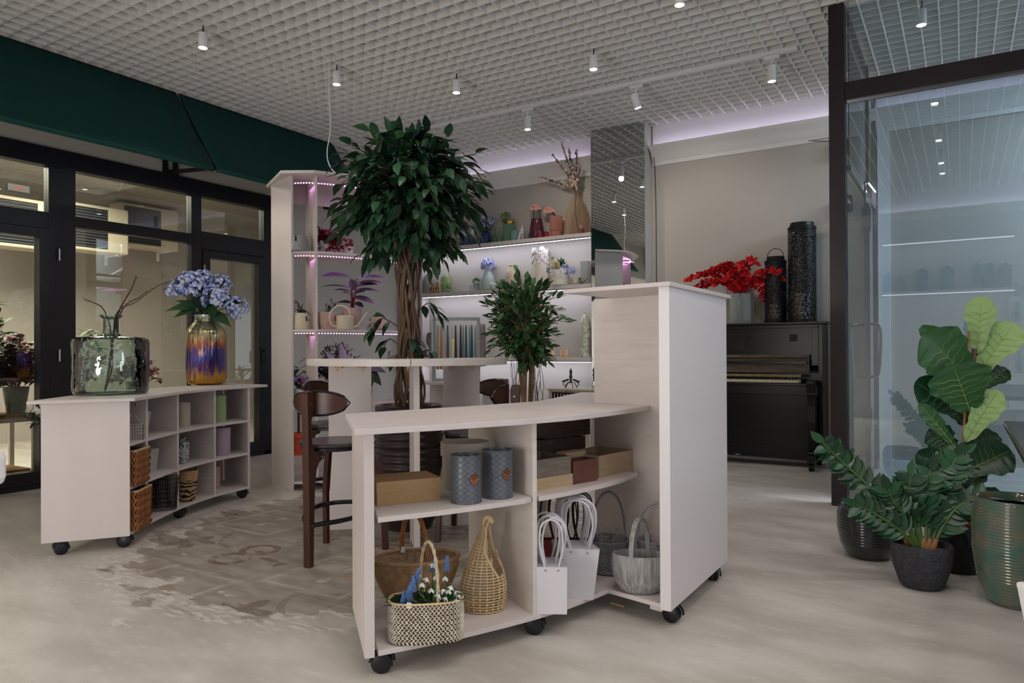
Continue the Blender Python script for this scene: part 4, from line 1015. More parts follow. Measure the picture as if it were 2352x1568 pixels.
# lowest shelf
z = SH_Z[3]
vase('bottle', 'tall white and green speckled ceramic bottle at the right end of the lowest wall shelf', 'bottle', 1345, 819, z, YS-.03, hollow([(12, 0), (13.5, 1), (13.5, 55), (12, 82), (8, 94), (4, 98), (3.6, 103)]), P_['speck'])
for px, by, w_, h, k, lb in ((1268, 818, 7.5, 25, 'wax', 'peach pillar candle with a dark band, left on the lowest wall shelf'), (1301, 818, 6.5, 19, 'wax', 'short peach pillar candle on a wooden base near the speckled bottle'),
                         (1290, 818, 3, 16, 'wax', 'slim peach candle between the two peach pillars'), (1038, 822, 8, 42, 'waxy', 'yellow pillar candle seen through the hanging tapers'), (1076, 822, 6, 36, 'waxb', 'pale blue pillar candle seen through the hanging tapers'),
                         (1090, 822, 5, 22, 'waxb', 'short pale blue candle seen through the hanging tapers'), (1112, 822, 9, 22, 'lilac', 'lilac box candle right of the hanging tapers')):
    t, s = vroot('pillar_candle', lb, 'candle', px, by, z, YS-.02)
    MB().lathe(prof_px([(0, 5), (w_, 5), (w_, h-.5), (w_-.6, h), (0, h-.3)], s), 24).build('wax', P_[k], t); MB().lathe(prof_px([(0, 0), (w_+.6, 0), (w_+.6, 4.8), (0, 4.8)], s), 24).build('candle_base', 'beech', t)
t, s = vroot('finial', 'grey stone artichoke finial left of the hanging tapers', 'ornament', 989, 818, z, YS-.05)
MB().lathe(prof_px([(0, 0), (9, 0), (9, 4), (5, 6), (3.5, 14), (5, 18), (3, 20)], s), 20).build('foot', P_['statg'], t)
m = MB(); m.ball((0, 0, 37*s), 9*s, 9*s, 17*s)
for r_ in range(7):
    for k in range(9):
        a = 2*pi*k/9+r_*.35; tt = -.8+r_*.26; rr = 9.3*s*sqrt(max(.05, 1-tt*tt)); p = Vector((rr*cos(a), rr*sin(a), 37*s+17*s*tt)); m.leaf(p, (cos(a)*.3, sin(a)*.3, 1), (cos(a), sin(a), 0), 8*s, 6*s, 0, -.2)
m.build('artichoke', P_['statg'], t)
vase('cup', 'small mauve glass cup left of the grey finial', 'cup', 975, 818, z, YS-.05, hollow([(4, 0), (5, 1), (5, 15)]), P_['plum'])

# ------------------------------------------------------------------ things on the violet-lit shelving
def at(name, label, cat, px, by, z, r, group=None, pull=0.0):
    """thing on a horizontal board: nearest base point seen at px, by; r in pixels"""
    p = pz(px, by, z); s = dep(p)/FPX; d = Vector((p.x, p.y, 0)).normalized()
    c = p+d*(r*s+pull); return thing(name, label, cat, (c.x, c.y, z), group=group), dep(c)/FPX
def atd(name, label, cat, px, z, depth, group=None):
    """thing on a board at height z, centre px, at a known distance"""
    p = pd(px, 800, depth); return thing(name, label, cat, (p.x, p.y, z), group=group), depth/FPX
def ribbed(pts, s, n, seg=96, amp=.03):
    mb = MB(); mb.lathe(prof_px(pts, s), seg)
    mb.v = [(x*(1+amp*cos(n*atan2(y, x))), y*(1+amp*cos(n*atan2(y, x))), z) for x, y, z in mb.v]; return mb
def toward(t, s=1):   # local direction to the viewer
    l = Vector(t.location); return Vector((-l.x, -l.y, 0)).normalized()
def right(t):
    d = toward(t); return Vector((-d.y, d.x, 0))
def pots(px, by, z, depth, name, label, cat, pts, m, rib=0):
    t, s = atd(name, label, cat, px, z, depth); mb = ribbed(pts, s, rib) if rib else MB().lathe(prof_px(pts, s), 36); mb.build('pot', m, t); return t, s
def tagplate(t, s, x, zc, w, h, m='black'):
    d = toward(t); r = right(t); c = r*x*s+Vector((0, 0, zc*s)); return MB().obox(c, (w*s, .002, h*s), atan2(r.y, r.x)).build('tag', m, t, smooth=False)
Z2, Z3, Z4 = 1.938, 1.303, .673
t, s = atd('flower_pot', 'mauve pot behind the grey one, second shelf from the top of the violet-lit unit', 'pot', 683, Z2, 5.98); MB().lathe(prof_px(hollow([(11, 0), (12, 1), (12, 40)]), s), 32).build('pot_body', P_['plum'], t)
t, s = atd('flower_pot', 'grey tapered pot with a small black tag beside the violet LED upright', 'pot', 690.5, Z2, 5.80); MB().lathe(prof_px(hollow([(20, 0), (21, 1), (15, 34), (14, 35)]), s), 32).build('pot_body', P_['grey'], t); tagplate(t, s, -10, 27, 4, 12, 'black').location = toward(t)*16.5*s
t, s = atd('potted_wine_plant', 'white pot with trailing wine-red leaves on the violet-lit shelving', 'potted plant', 745, Z2, 6.0)
MB().lathe(prof_px(hollow([(12, 0), (14, 1), (13, 31)]), s), 32).build('pot', 'white', t)
m = MB(); tw = MB(); r_ = right(t)
for i in range(14):
    e = r_*rnd(-16, 66)*s+Vector((0, 0, rnd(2, 68)*s))+toward(t)*rnd(0, .08)
    if (e.dot(r_)/s > 25): e.z = rnd(0, 34)*s
    pth = bez([(0, 0, 28*s), (e.x*.5, e.y*.5, max(38*s, e.z*.6+20*s)), tuple(e)], 4); tw.tube(pth, .0016, seg=4)
    for q in pth[3:]:
        for k in range(2): m.leaf(q, rdir(-.6, .6), rdir(), 14*s, 8*s, .6, .15, (.1, .9, 1, .6))
m.build('leaves', 'wineleaf', t); tw.build('stems', 'wineleaf', t)
for px, lb in ((772, 'left'), (800, 'right')):
    t, s = atd('flower_pot', 'small white pot right of the wine-leaved plant, %s one' % lb, 'pot', px, Z2, 6.1); MB().lathe(prof_px(hollow([(9, 0), (11, 1), (12, 20)]), s), 28).build('pot_body', 'white', t)
t, s = pots(692.5, 751, Z3, 5.86, 'potted_mistletoe_cactus', 'cream pot with a stringy hanging cactus on the violet-lit shelving', 'potted plant', hollow([(17, 0), (19, 3), (17, 36), (15.5, 38)]), P_['creamp'])
tagplate(t, s, 11, 25, 3, 11).location = toward(t)*15.5*s
m = MB(); r_ = right(t)
for i in range(34):
    a = rnd(0, 2*pi); x = rnd(-20, 26); h = rnd(20, 68) if x < 8 else rnd(0, 35)
    m.tube(bez([(8*s*cos(a), 8*s*sin(a), 34*s), (r_.x*x*.4*s, r_.y*x*.4*s, max(h, 50)*s*.9), tuple(r_*x*s+toward(t)*rnd(-.02, .06)+Vector((0, 0, h*s)))], 4), .0022, seg=4)
m.build('stringy_stems', 'olive', t)
t, s = pots(750.5, 751, Z3, 5.92, 'potted_plant', 'dusty pink ribbed pot with a little olive sprig', 'potted plant', hollow([(17, 0), (17, 8), (21, 14), (21, 39), (20, 40)]), P_['pinkp'], 40)
tagplate(t, s, 18, 26, 3, 12).location = toward(t)*11*s
m = MB()
for i in range(6):
    x = rnd(-12, 24); pth = bez([(0, 0, 36*s), (right(t).x*x*.4*s, right(t).y*x*.4*s, 48*s), tuple(right(t)*x*s+Vector((0, 0, rnd(48, 66)*s)))], 4); m.tube(pth, .0015, seg=4)
    for q in pth[2:]: m.leaf(q, rdir(-.2, 1), (0, 0, 1), 11*s, 3.5*s, 0)
m.build('sprig', 'olive', t)
t, s = pots(808, 751, Z3, 6.12, 'potted_calathea', 'ribbed pink pot with long purple-backed leaves on the violet-lit shelving', 'potted plant', hollow([(16, 0), (16, 12), (22, 18), (22, 50), (21, 51)]), P_['pinkr'], 34)
m = MB(); st = MB(); r_ = right(t); dv = toward(t)
for x0, z0, x1, z1, w_ in ((-4, 122, -68, 128, 13), (0, 96, -66, 105, 5), (4, 88, -38, 92, 6), (2, 78, -22, 84, 8), (-2, 62, -34, 62, 10), (14, 100, 58, 108, 12), (12, 92, 64, 92, 9), (10, 84, 32, 86, 7), (6, 76, 50, 62, 14), (10, 62, 22, 46, 12), (20, 120, 80, 124, 10), (20, 110, 72, 112, 9), (-2, 118, 2, 92, 12)):
    a = r_*x0*s*.6+Vector((0, 0, z0*s))+dv*rnd(-.04, .06); b_ = r_*x1*s+Vector((0, 0, z1*s))+dv*rnd(-.06, .1)
    st.tube(bez([(0, 0, 46*s), tuple(r_*x0*s*.3+Vector((0, 0, z0*.6*s))), tuple(a)], 4), .004, seg=5)
    m.leaf(a, (b_-a)+Vector((0, 0, .05)), Vector((0, 0, 1))+dv*.6, (b_-a).length*1.05, w_*s*1.8, .5, .2, (.1, .7, 1, .9, .6, .05), wave=.1)
m.build('leaves', 'purpleleaf', t); st.build('stems', 'wineleaf', t)
t, s = atd('watering_can', 'cream watering can with a big ring handle and thin spout', 'watering can', 793, Z3, 5.8); r_ = right(t); dv = toward(t)
MB().lathe(prof_px(hollow([(18.5, 0), (19, 1), (19, 30), (18, 31)]), s), 40).build('can_body', P_['creamp'], t)
MB().tube(bez([tuple(r_*x*s+Vector((0, 0, z*s))) for x, z in ((-18, 6), (-28, 9), (-35, 24), (-30, 42), (-15, 54), (3, 50), (10, 40), (11, 31))], 5), 1.9*s, seg=8).build('handle', P_['creamp'], t)
MB().tube(bez([tuple(r_*x*s+Vector((0, 0, z*s))) for x, z in ((18, 5), (27, 8), (36, 20), (46, 34), (50, 40))], 5), [2.4*s-.05*s*k for k in range(21)], seg=8).build('spout', P_['creamp'], t)
t, s = pots(869, 751, Z3, 6.25, 'potted_succulent', 'small pale pink faceted pot with green sprigs beside the braided trunk', 'potted plant', hollow([(12, 0), (20, 8), (17, 30), (16, 31)]), P_['pinkp'])
m = MB(); bunchleaf(m, (0, 0, 32*s), 10*s, 40, 12*s, 7*s, -.3); bunchleaf(m, tuple(-right(t)*16*s+Vector((0, 0, 24*s))), 6*s, 20, 8*s, 6*s); m.build('leaves', 'leafy', t)
t, s = pots(684, 930, Z4, 5.9, 'potted_flowers', 'pale blue pot of small pink and blue flowers, partly behind the tall end panel', 'potted plant', hollow([(10, 0), (14, 38), (13, 40)]), P_['sky'])
m = MB(); bunchleaf(m, (0, 0, 44*s), 10*s, 30, 22*s, 4*s, .1); m.build('leaves', 'leaf2', t)
m = MB(); hydrangea(m, (0, 0, 58*s), 14*s, 45, .22); hydrangea(m, tuple(right(t)*16*s+Vector((0, 0, 62*s))), 8*s, 30, .3); m.build('flowers', leafmat('pink_blue_flower', '#B04A78', '#6A80C8', .6), t)
t, s = pots(840, 921, Z4, 6.2, 'potted_anthurium', 'beige pot with big dark veined leaves behind the bar table', 'potted plant', hollow([(8, 0), (11, 3), (16, 30), (14, 44), (13, 46)]), P_['beige'])
m = MB(); r_ = right(t); dv = toward(t)
for x0, z0, x1, z1, w_ in ((2, 78, 34, 48, 26), (-6, 80, -20, 46, 22), (6, 82, 14, 44, 24), (-2, 92, -34, 70, 18), (8, 84, 42, 76, 18), (0, 82, 0, 52, 22)):
    a = r_*x0*s+Vector((0, 0, z0*s)); b_ = r_*x1*s+Vector((0, 0, z1*s))+dv*.08
    m.leaf(a, b_-a, dv+Vector((0, 0, .5)), (b_-a).length*1.1, w_*s, .2, .2, (.4, 1, 1, .8, .45, .05)); m.tube(bez([(0, 0, 44*s), tuple(a*.6+Vector((0, 0, 25*s))), tuple(a)], 3), .002, seg=4)
m.build('leaves', leafmat('dark_anthurium', '#15301F', '#33503A', .35, '#5A2230'), t)
t, s = pots(775, 925, Z4, 6.05, 'potted_olive_bush', 'bushy dark olive plant filling the lower opening of the violet-lit shelving', 'potted plant', hollow([(16, 0), (19, 34), (18, 36)]), P_['grey'])
m = MB(); tw = MB()
for i in range(120):
    d = rdir(-.25, 1); e = Vector((d.x*60*s, d.y*40*s, (78+d.z*60)*s))*1.0
    pth = bez([(rnd(-5, 5)*s, 0, 34*s), (e.x*.4, e.y*.4, 60*s), tuple(e)], 4); tw.tube(pth, .0014, seg=3)
    for q in pth[3:]:
        for k in range(3): m.leaf(q, rdir(-.3, 1), (0, 0, 1), 13*s, 3.8*s, .1, .15, (.2, 1, .9, .1))
m.build('foliage', 'olive', t); tw.build('branches', 'twig', t)
t, s = atd('potted_calathea', 'purple and white striped leaves rising just above the bar table top', 'potted plant', 785, Z4, 5.72); r_ = right(t); dv = toward(t)
MB().lathe(prof_px(hollow([(12, 0), (15, 26), (14, 28)]), s), 28).build('pot', P_['plum'], t)
m = MB()
for x0, z0, x1, z1, w_ in ((-6, 90, -36, 132, 15), (8, 88, -2, 150, 20), (14, 88, 16, 132, 8), (18, 80, 44, 98, 14), (20, 76, 50, 76, 12)):
    a = r_*x0*s+Vector((0, 0, z0*s)); b_ = r_*x1*s+Vector((0, 0, z1*s)); m.tube([(0, 0, 26*s), tuple(a)], .0025, seg=4); m.leaf(a, b_-a, dv, (b_-a).length, w_*s, .1, .2, (.15, .8, 1, .8, .45, .05))
m.build('leaves', leafmat('striped_purple', '#6E5A80', '#B49AC0', .35), t)
t, s = at('potted_cane_plant', 'orange terracotta pot with a bare cane, on the floor behind the tall shelving', 'potted plant', 686, 1045, 0, 12)
MB().lathe(prof_px([(0, 0), (16, 0), (17, 4), (16, 4)], s), 28).build('saucer', P_['terra'], t)
MB().lathe(prof_px([(10, 4), (14, 38), (16, 39), (16, 50), (14.5, 50), (13.5, 44), (0, 44)], s), 28).build('pot', P_['terra'], t)
MB().tube(bez([(0, 0, 40*s), (.5*s, 0, 80*s), (-1*s, 0, 130*s), (0, 0, 175*s)], 6), 3*s, seg=8).build('cane', 'twig', t)
m = MB(); dv = toward(t); r_ = right(t)
for i in range(34):
    z0 = rnd(110, 210); dd = r_*rnd(-1, 1)+dv*rnd(-.6, .6)+Vector((0, 0, rnd(-.1, .7))); m.leaf((0, 0, z0*s), dd, (0, 0, 1), rnd(34, 58)*s, 12*s, 1.0, .15, (.3, .9, 1, .8, .45, .05))
m.build('leaves', 'leaf3', t)
t, s = at('potted_dracaena', 'dark-leaved plant poking out left of the tall shelving end panel', 'potted plant', 655, 1040, 0, 12)
MB().lathe(prof_px(hollow([(15, 0), (20, 40), (19, 42)]), s), 28).build('pot', P_['grey'], t)
m = MB(); m.tube([(0, 0, 38*s), (0, 0, 200*s)], 2.4*s, seg=6); dv = toward(t); r_ = right(t)
for i in range(24):
    z0 = rnd(80, 210); dd = r_*rnd(-1, .5)+dv*rnd(-.5, .5)+Vector((0, 0, rnd(0, .5))); m.leaf((0, 0, z0*s), dd, (0, 0, 1), rnd(26, 46)*s, 11*s, .8, .15, (.3, .9, 1, .8, .45, .05))
m.build('leaves', 'leaf3', t)

# ------------------------------------------------------------------ basket weaving
def oval_weave(mb, prof, sx, sy, rows, stakes, r=.0022, amp=.0035, seg=None, lean=None):
    """prof(z01)->radius scale; prof gives (rx, ry, z) for a level 0..1"""
    seg = seg or stakes*4
    for j in range(rows):
        t_ = (j+.5)/rows; rx, ry, z = prof(t_); pts = []
        for k in range(seg):
            a = 2*pi*k/seg; w = amp*cos(stakes*a/1+(j % 2)*pi); c = lean(t_) if lean else (0, 0)
            pts.append((c[0]+(rx+w)*cos(a), c[1]+(ry+w)*sin(a), z))
        mb.tube(pts, r, seg=5, closed=True)
    for k in range(stakes):
        a = 2*pi*(k+.5)/stakes*1.0; pts = []
        for j in range(9):
            rx, ry, z = prof(j/8); c = lean(j/8) if lean else (0, 0); pts.append((c[0]+rx*cos(a), c[1]+ry*sin(a), z))
        mb.tube(pts, r*.9, seg=4)
M['wick'] = mat('honey_wicker', '#C7A377', .6, var=(30, .25)); M['wickl'] = mat('pale_wicker', '#D9BF95', .55, var=(30, .2))
M['wickg'] = mat('grey_wicker', '#8F9196', .6, var=(40, .3)); M['rattan'] = mat('brown_hyacinth_braid', '#9C6238', .55, var=(22, .35))
M['kraft'] = mat('kraft_card', '#BC996D', .75, var=(80, .06)); M['inner'] = mat('dark_inside', '#5F4A38', .9)

# ------------------------------------------------------------------ things in the cubby unit
ZA, ZB, ZD = .601, .351, .093
LC = Vector((-4.4, 2.8, 0))
def cub(name, label, cat, px, z, depth, group=None): return atd(name, label, cat, px, z, depth, group)
t, s = cub('wire_basket', 'white wire basket with a turned wooden handle in the top left cubby', 'basket', 302, ZA, 4.30); r_ = right(t); dv = toward(t)
m = MB(); a_ = atan2(r_.y, r_.x)
def RV(x, y, z): return tuple(r_*x*s+dv*y*s+Vector((0, 0, z*s)))
for zz in range(0, 36, 7): m.tube([RV(x, y, zz+1) for x, y in ((-22, 26), (24, 26), (24, -26), (-22, -26))], .0015, seg=5, closed=True)
for k in range(10):
    x = -22+46*k/9; m.tube([RV(x, 26, 1), RV(x, 26, 36)], .001, seg=4); m.tube([RV(x, -26, 1), RV(x, -26, 36)], .001, seg=4); m.tube([RV(x, 26, 1), RV(x, -26, 1)], .001, seg=4)
    y = -26+52*k/9; m.tube([RV(-22, y, 1), RV(-22, y, 36)], .001, seg=4); m.tube([RV(24, y, 1), RV(24, y, 36)], .001, seg=4)
for k in (-1, 1): m.tube([RV(k*10-4, 0, 54), RV(k*22, 20, 36)], .0015, seg=5); m.tube([RV(k*10-4, 0, 54), RV(k*22, -20, 36)], .0015, seg=5)
m.build('wire_cage', 'white', t); MB().tube([RV(-14, 0, 54), RV(-6, 0, 54)], .009).ball(RV(-4, 0, 54), .012).build('wooden_grip', 'beech', t)
def cyl(name, label, cat, px, z, depth, r, h, m_, rb=None, saucer=False, group=None, rib=0):
    t, s = cub(name, label, cat, px, z, depth, group); rb = rb or r*.93; z0 = 3 if saucer else 0
    pf = [(0, z0)]+[(rb, z0), (rb+.4, z0+.5), (r, h), (r-1.2, h), (rb-1.2, z0+2), (0, z0+2)]
    (ribbed(pf, s, rib) if rib else MB().lathe(prof_px(pf, s), 36)).build('pot_body', m_, t)
    if saucer: MB().lathe(prof_px([(0, 0), (r+1.5, 0), (r+2.5, 3), (r+1, 3), (0, 2)], s), 36).build('saucer', m_, t)
    return t, s
cyl('flower_pot', 'white tapered pot in the top row, second cubby from the left', 'pot', 331, ZA, 4.75, 15, 45, P_['grey'] if 0 else 'white', 9)
cyl('flower_pot', 'oat coloured cylinder pot on a saucer in the top row', 'pot', 422, ZA, 5.0, 14, 56, P_['oat'], 13.5, True)
cyl('flower_pot', 'pale green cylinder pot in the top right cubby', 'pot', 503, ZA, 5.38, 15.5, 60, P_['lime'], 15)
t_, s_ = cyl('flower_pot', 'grey and white striped fluted pot behind the upper braided basket', 'pot', 345, ZB, 4.66, 18, 52, mat('grey_white_striped_glaze', '#C9C7C6', .4, var=(26, .3), stretch=(6, 6, .2)), 12, rib=14)
pat = mat('black_white_tile_pattern', '#D9DBDE', .4); _nt = pat.node_tree
_tc = _nt.nodes.new('ShaderNodeTexCoord'); _w = _nt.nodes.new('ShaderNodeTexVoronoi'); _w.inputs['Scale'].default_value = 60; _w.feature = 'DISTANCE_TO_EDGE'
_r = _nt.nodes.new('ShaderNodeValToRGB'); _r.color_ramp.interpolation = 'CONSTANT'; _r.color_ramp.elements[0].color = rgb('#4A4E55'); _r.color_ramp.elements[1].position = .09; _r.color_ramp.elements[1].color = rgb('#D9DBDE')
_nt.links.new(_tc.outputs['Object'], _w.inputs['Vector']); _nt.links.new(_w.outputs['Distance'], _r.inputs[0]); _nt.links.new(_r.outputs[0], _nt.nodes['Principled BSDF'].inputs['Base Color'])
cyl('flower_pot', 'patterned black and white pot in front in the middle row', 'pot', 421, ZB, 4.96, 12.5, 50, pat, 11.5)
cyl('flower_pot', 'patterned black and white pot hidden behind its twin in the middle row', 'pot', 414, ZB, 5.14, 12, 52, pat, 11)
cyl('flower_pot', 'lilac cylinder pot in the right cubby of the middle row', 'pot', 510, ZB, 5.36, 18, 63, P_['lilac'], 17)
cyl('flower_pot', 'small terracotta pink pot half hidden in the bottom right cubby', 'pot', 493, ZD, 5.42, 12, 50, P_['pinkp'], 11, True)
def braided_basket(cx, cy, z, w_, h, label):
    t = thing('braided_basket', label, 'basket', (cx, cy, z), group='brown braided baskets'); s = 4.25/FPX; dv = Vector((.78, .62, 0)).normalized(); r_ = Vector((-dv.y, dv.x, 0))
    m = MB(); hw, hd = w_/2*s, w_/2*s*.95; H_ = h*s; rows = 10; per = 36
    for j in range(rows):
        zc = (j+.5)*H_/rows
        for k in range(per):
            u = (k+.5*(j % 2))/per*4; sd = int(u) % 4; f_ = (u % 1)*2-1
            q = [(f_*hw, hd), (hw, -f_*hd), (-f_*hw, -hd), (-hw, f_*hd)][sd]; rr = 1+.06*(j/rows)
            c = r_*q[0]*rr+dv*q[1]*rr+Vector((0, 0, zc)); tan = [r_, -dv, -r_, dv][sd]; up = Vector((0, 0, 1)); sgn = 1 if j % 2 else -1
            ax = (tan*.55*sgn+up).normalized(); nn = [dv, r_, -dv, -r_][sd]; sd2 = ax.cross(nn); L = H_/rows*.80; Wd = hw/9*1.5
            vs = []; fs = []
            for a in range(5):
                tt = -1+a*.5; ww = Wd*.5*sqrt(max(.05, 1-tt*tt*.9))
                for b_ in range(5):
                    an = pi*b_/4; vs.append(c+ax*L*tt+sd2*cos(an)*ww+nn*sin(an)*ww*.9)
            for a in range(4):
                for b_ in range(4): fs.append((a*5+b_, a*5+b_+1, a*5+b_+6, a*5+b_+5))
            m.add(vs, fs)
    m.build('braid', 'rattan', t)
    m = MB(); m.prism([tuple((r_*a*hw*.93+dv*b_*hd*.93))[:2] for a, b_ in ((-1, -1), (1, -1), (1, 1), (-1, 1))], .003, .01)
    for a0, b0, a1, b1 in ((-1, 1, 1, 1), (1, 1, 1, -1), (1, -1, -1, -1), (-1, -1, -1, 1)): m.bar(r_*a0*hw*.94+dv*b0*hd*.94+Vector((0, 0, H_*.48)), r_*a1*hw*.94+dv*b1*hd*.94+Vector((0, 0, H_*.48)), .004, H_*.92)
    m.build('lining', 'inner', t, smooth=False)
    m = MB(); m.tube([tuple(r_*a*hw*1.05+dv*b_*hd*1.05+Vector((0, 0, H_))) for a, b_ in ((-1, 1), (1, 1), (1, -1), (-1, -1))], .007, seg=8, closed=True); m.build('rim', 'wickl', t)
braided_basket(-4.165, 2.347, ZB, 72, 78, 'brown braided basket in the middle row, directly above the other one')
braided_basket(-4.160, 2.352, ZD, 74, 88, 'brown braided basket in the bottom left corner of the cubby unit')
def wirebasket(px, z, depth, w_, h, dz, label):
    t, s = cub('wire_basket', label, 'basket', px, z+dz, depth, 'black wire baskets'); r_ = right(t); dv = toward(t); m = MB(); n = 12
    def V(x, y, zz): k = .80+.2*zz; return tuple(r_*x*k*w_/2*s+dv*y*k*w_/2*.8*s+Vector((0, 0, zz*h*s)))
    for j in range(8): m.tube([V(x, y, .02+.98*j/7) for x, y in ((-1, 1), (1, 1), (1, -1), (-1, -1))], .0014 if j < 7 else .003, seg=4, closed=True)
    for k in range(n+1):
        u = -1+2*k/n
        for q in (1, -1): m.tube([V(u, q, .02), V(u, q, 1)], .0012, seg=4); m.tube([V(q, u, .02), V(q, u, 1)], .0012, seg=4)
        m.tube([V(u, 1, .02), V(u, -1, .02)], .0012, seg=4)
    m.build('wire_cage', 'blackm', t)
wirebasket(374, ZD, 4.68, 66, 74, 0, 'lower black wire basket of the nested pair in the bottom row')
wirebasket(374, ZD, 4.68, 60, 72, .022, 'upper black wire basket nested inside the other in the bottom row')
t, s = cub('striped_basket', 'tan seagrass basket with black zebra stripes and black handles', 'basket', 430, ZD, 4.96); r_ = right(t)
m = MB(); oval_weave(m, lambda q: ((15+7*q)*s, (15+7*q)*s, q*70*s), 1, 1, 22, 14, .0045, .002)
zb = mat('zebra_seagrass', '#C3A077', .7); _nt = zb.node_tree; _tc = _nt.nodes.new('ShaderNodeTexCoord'); _w = _nt.nodes.new('ShaderNodeTexWave'); _w.bands_direction = 'Z'; _w.inputs['Scale'].default_value = 11; _w.inputs['Distortion'].default_value = 9; _w.inputs['Detail Scale'].default_value = 1.4
_s = _nt.nodes.new('ShaderNodeSeparateXYZ'); _g = _nt.nodes.new('ShaderNodeMath'); _g.operation = 'LESS_THAN'; _g.inputs[1].default_value = 49*s; _h = _nt.nodes.new('ShaderNodeMath'); _h.operation = 'GREATER_THAN'; _h.inputs[1].default_value = .62; _k = _nt.nodes.new('ShaderNodeMath'); _k.operation = 'MULTIPLY'
_mx = _nt.nodes.new('ShaderNodeMix'); _mx.data_type = 'RGBA'; _mx.inputs['A'].default_value = rgb('#C3A077'); _mx.inputs['B'].default_value = rgb('#17161A')
_nt.links.new(_tc.outputs['Object'], _w.inputs['Vector']); _nt.links.new(_tc.outputs['Object'], _s.inputs[0]); _nt.links.new(_s.outputs[2], _g.inputs[0]); _nt.links.new(_w.outputs['Fac'], _h.inputs[0]); _nt.links.new(_g.outputs[0], _k.inputs[0]); _nt.links.new(_h.outputs[0], _k.inputs[1]); _nt.links.new(_k.outputs[0], _mx.inputs['Factor']); _nt.links.new(_mx.outputs['Result'], _nt.nodes['Principled BSDF'].inputs['Base Color'])
m.lathe([(0, .003), (15*s, .003), (21.3*s, 69*s), (20.5*s, 69*s), (14*s, .006), (0, .006)], 32); m.build('woven_body', zb, t)
for k in (-1, 1): MB().tube(bez([tuple(r_*k*x*s+toward(t)*y*s+Vector((0, 0, z*s))) for x, y, z in ((18, 10, 66), (19, 6, 78), (19, -6, 78), (18, -10, 66))], 4), .006).build('handle', 'black', t)

# ------------------------------------------------------------------ on top of the cubby unit
t, s = at('bottle_vase', 'huge clear bubble glass bottle with bare twigs on the left counter', 'vase', 255, 908, .863, 76, pull=-.03)
jp = hollow([(70, 0), (76, 3), (79, 10), (79, 118), (76, 126), (66, 130), (24, 133), (17, 138), (16, 148), (16, 172), (23, 178), (23, 182)], 1.6)
mb = MB().lathe(prof_px(jp, s), 72)
mb.v = [(x*(1+.012*sin(3*atan2(y, x)+z*20)), y*(1+.012*sin(4*atan2(y, x)+z*14)), z) for x, y, z in mb.v]
jm = pane('aqua_wavy_glass', '#DCEBE2', .05, .02, 13)
mb.build('bottle', jm, t)
m = MB(); r_ = right(t); dv = toward(t)
for pts in (((-12, 8), (2, 60), (4, 130), (14, 190), (52, 214), (96, 252), (140, 272)), ((-12, 8), (0, 80), (6, 140), (26, 200), (60, 226), (76, 240)), ((-12, 8), (-2, 80), (0, 140), (-16, 196), (-52, 216)), ((4, 130), (16, 190), (40, 240), (52, 272))):
    pth = bez([tuple(r_*x*s+dv*rnd(-.01, .01)+Vector((0, 0, z*s))) for x, z in pts], 5); m.tube(pth, [max(.0022, .0055-.00012*k) for k in range(len(pth))], seg=6)
    for q in pth[8:]:
        if random.random() < .55: m.tube([tuple(q), tuple(q+rdir(0, 1)*.018)], [.002, .001], seg=4)
m.build('bare_twigs', 'twig', t)
t, s = at('flower_vase', 'iridescent gold and violet glass vase with blue hydrangeas on the left counter', 'vase', 474, 884, .863, 38, pull=-.05)
ir = bpy.data.materials.new('iridescent_mercury_glass'); ir.use_nodes = True; _nt = ir.node_tree; b_ = _nt.nodes['Principled BSDF']; b_.inputs['Metallic'].default_value = .85; b_.inputs['Roughness'].default_value = .12
_tc = _nt.nodes.new('ShaderNodeTexCoord'); _s = _nt.nodes.new('ShaderNodeSeparateXYZ'); _n = _nt.nodes.new('ShaderNodeTexNoise'); _n.inputs['Scale'].default_value = 16; _n.inputs['Detail'].default_value = 6
_mp = _nt.nodes.new('ShaderNodeMapping'); _mp.inputs['Scale'].default_value = (2.2, 2.2, .6); _a = _nt.nodes.new('ShaderNodeMath'); _a.operation = 'MULTIPLY_ADD'; _a.inputs[1].default_value = .6; _d = _nt.nodes.new('ShaderNodeMath'); _d.operation = 'DIVIDE'; _d.inputs[1].default_value = 160*s*1.6
_r = _nt.nodes.new('ShaderNodeValToRGB'); els = _r.color_ramp.elements; els[0].color = rgb('#A5A29E'); els[1].position = 1; els[1].color = rgb('#3A4C82')
for p_, c_ in ((.10, '#C0843A'), (.24, '#C89A3E'), (.34, '#6E4A8C'), (.46, '#464F90'), (.54, '#B06A40'), (.66, '#B7B48C'), (.80, '#9AA294'), (.92, '#8E8A6A')): e = els.new(p_); e.color = rgb(c_)
_nt.links.new(_tc.outputs['Object'], _s.inputs[0]); _nt.links.new(_tc.outputs['Object'], _mp.inputs[0]); _nt.links.new(_mp.outputs[0], _n.inputs['Vector'])
_q = _nt.nodes.new('ShaderNodeMath'); _q.operation = 'MULTIPLY'; _q.inputs[1].default_value = 160*s; _nt.links.new(_n.outputs['Fac'], _q.inputs[0]); _nt.links.new(_q.outputs[0], _a.inputs[0]); _nt.links.new(_s.outputs[2], _a.inputs[2]); _nt.links.new(_a.outputs[0], _d.inputs[0]); _nt.links.new(_d.outputs[0], _r.inputs[0]); _nt.links.new(_r.outputs[0], b_.inputs['Base Color'])
_bp = _nt.nodes.new('ShaderNodeBump'); _bp.inputs['Strength'].default_value = .5; _bp.inputs['Distance'].default_value = .01; _nt.links.new(_n.outputs['Fac'], _bp.inputs['Height']); _nt.links.new(_bp.outputs[0], b_.inputs['Normal'])
mb = MB().lathe(prof_px(hollow([(30, 0), (39, 4), (43, 14), (43, 112), (40, 126), (27, 142), (24, 150), (25, 160)]), s), 96)
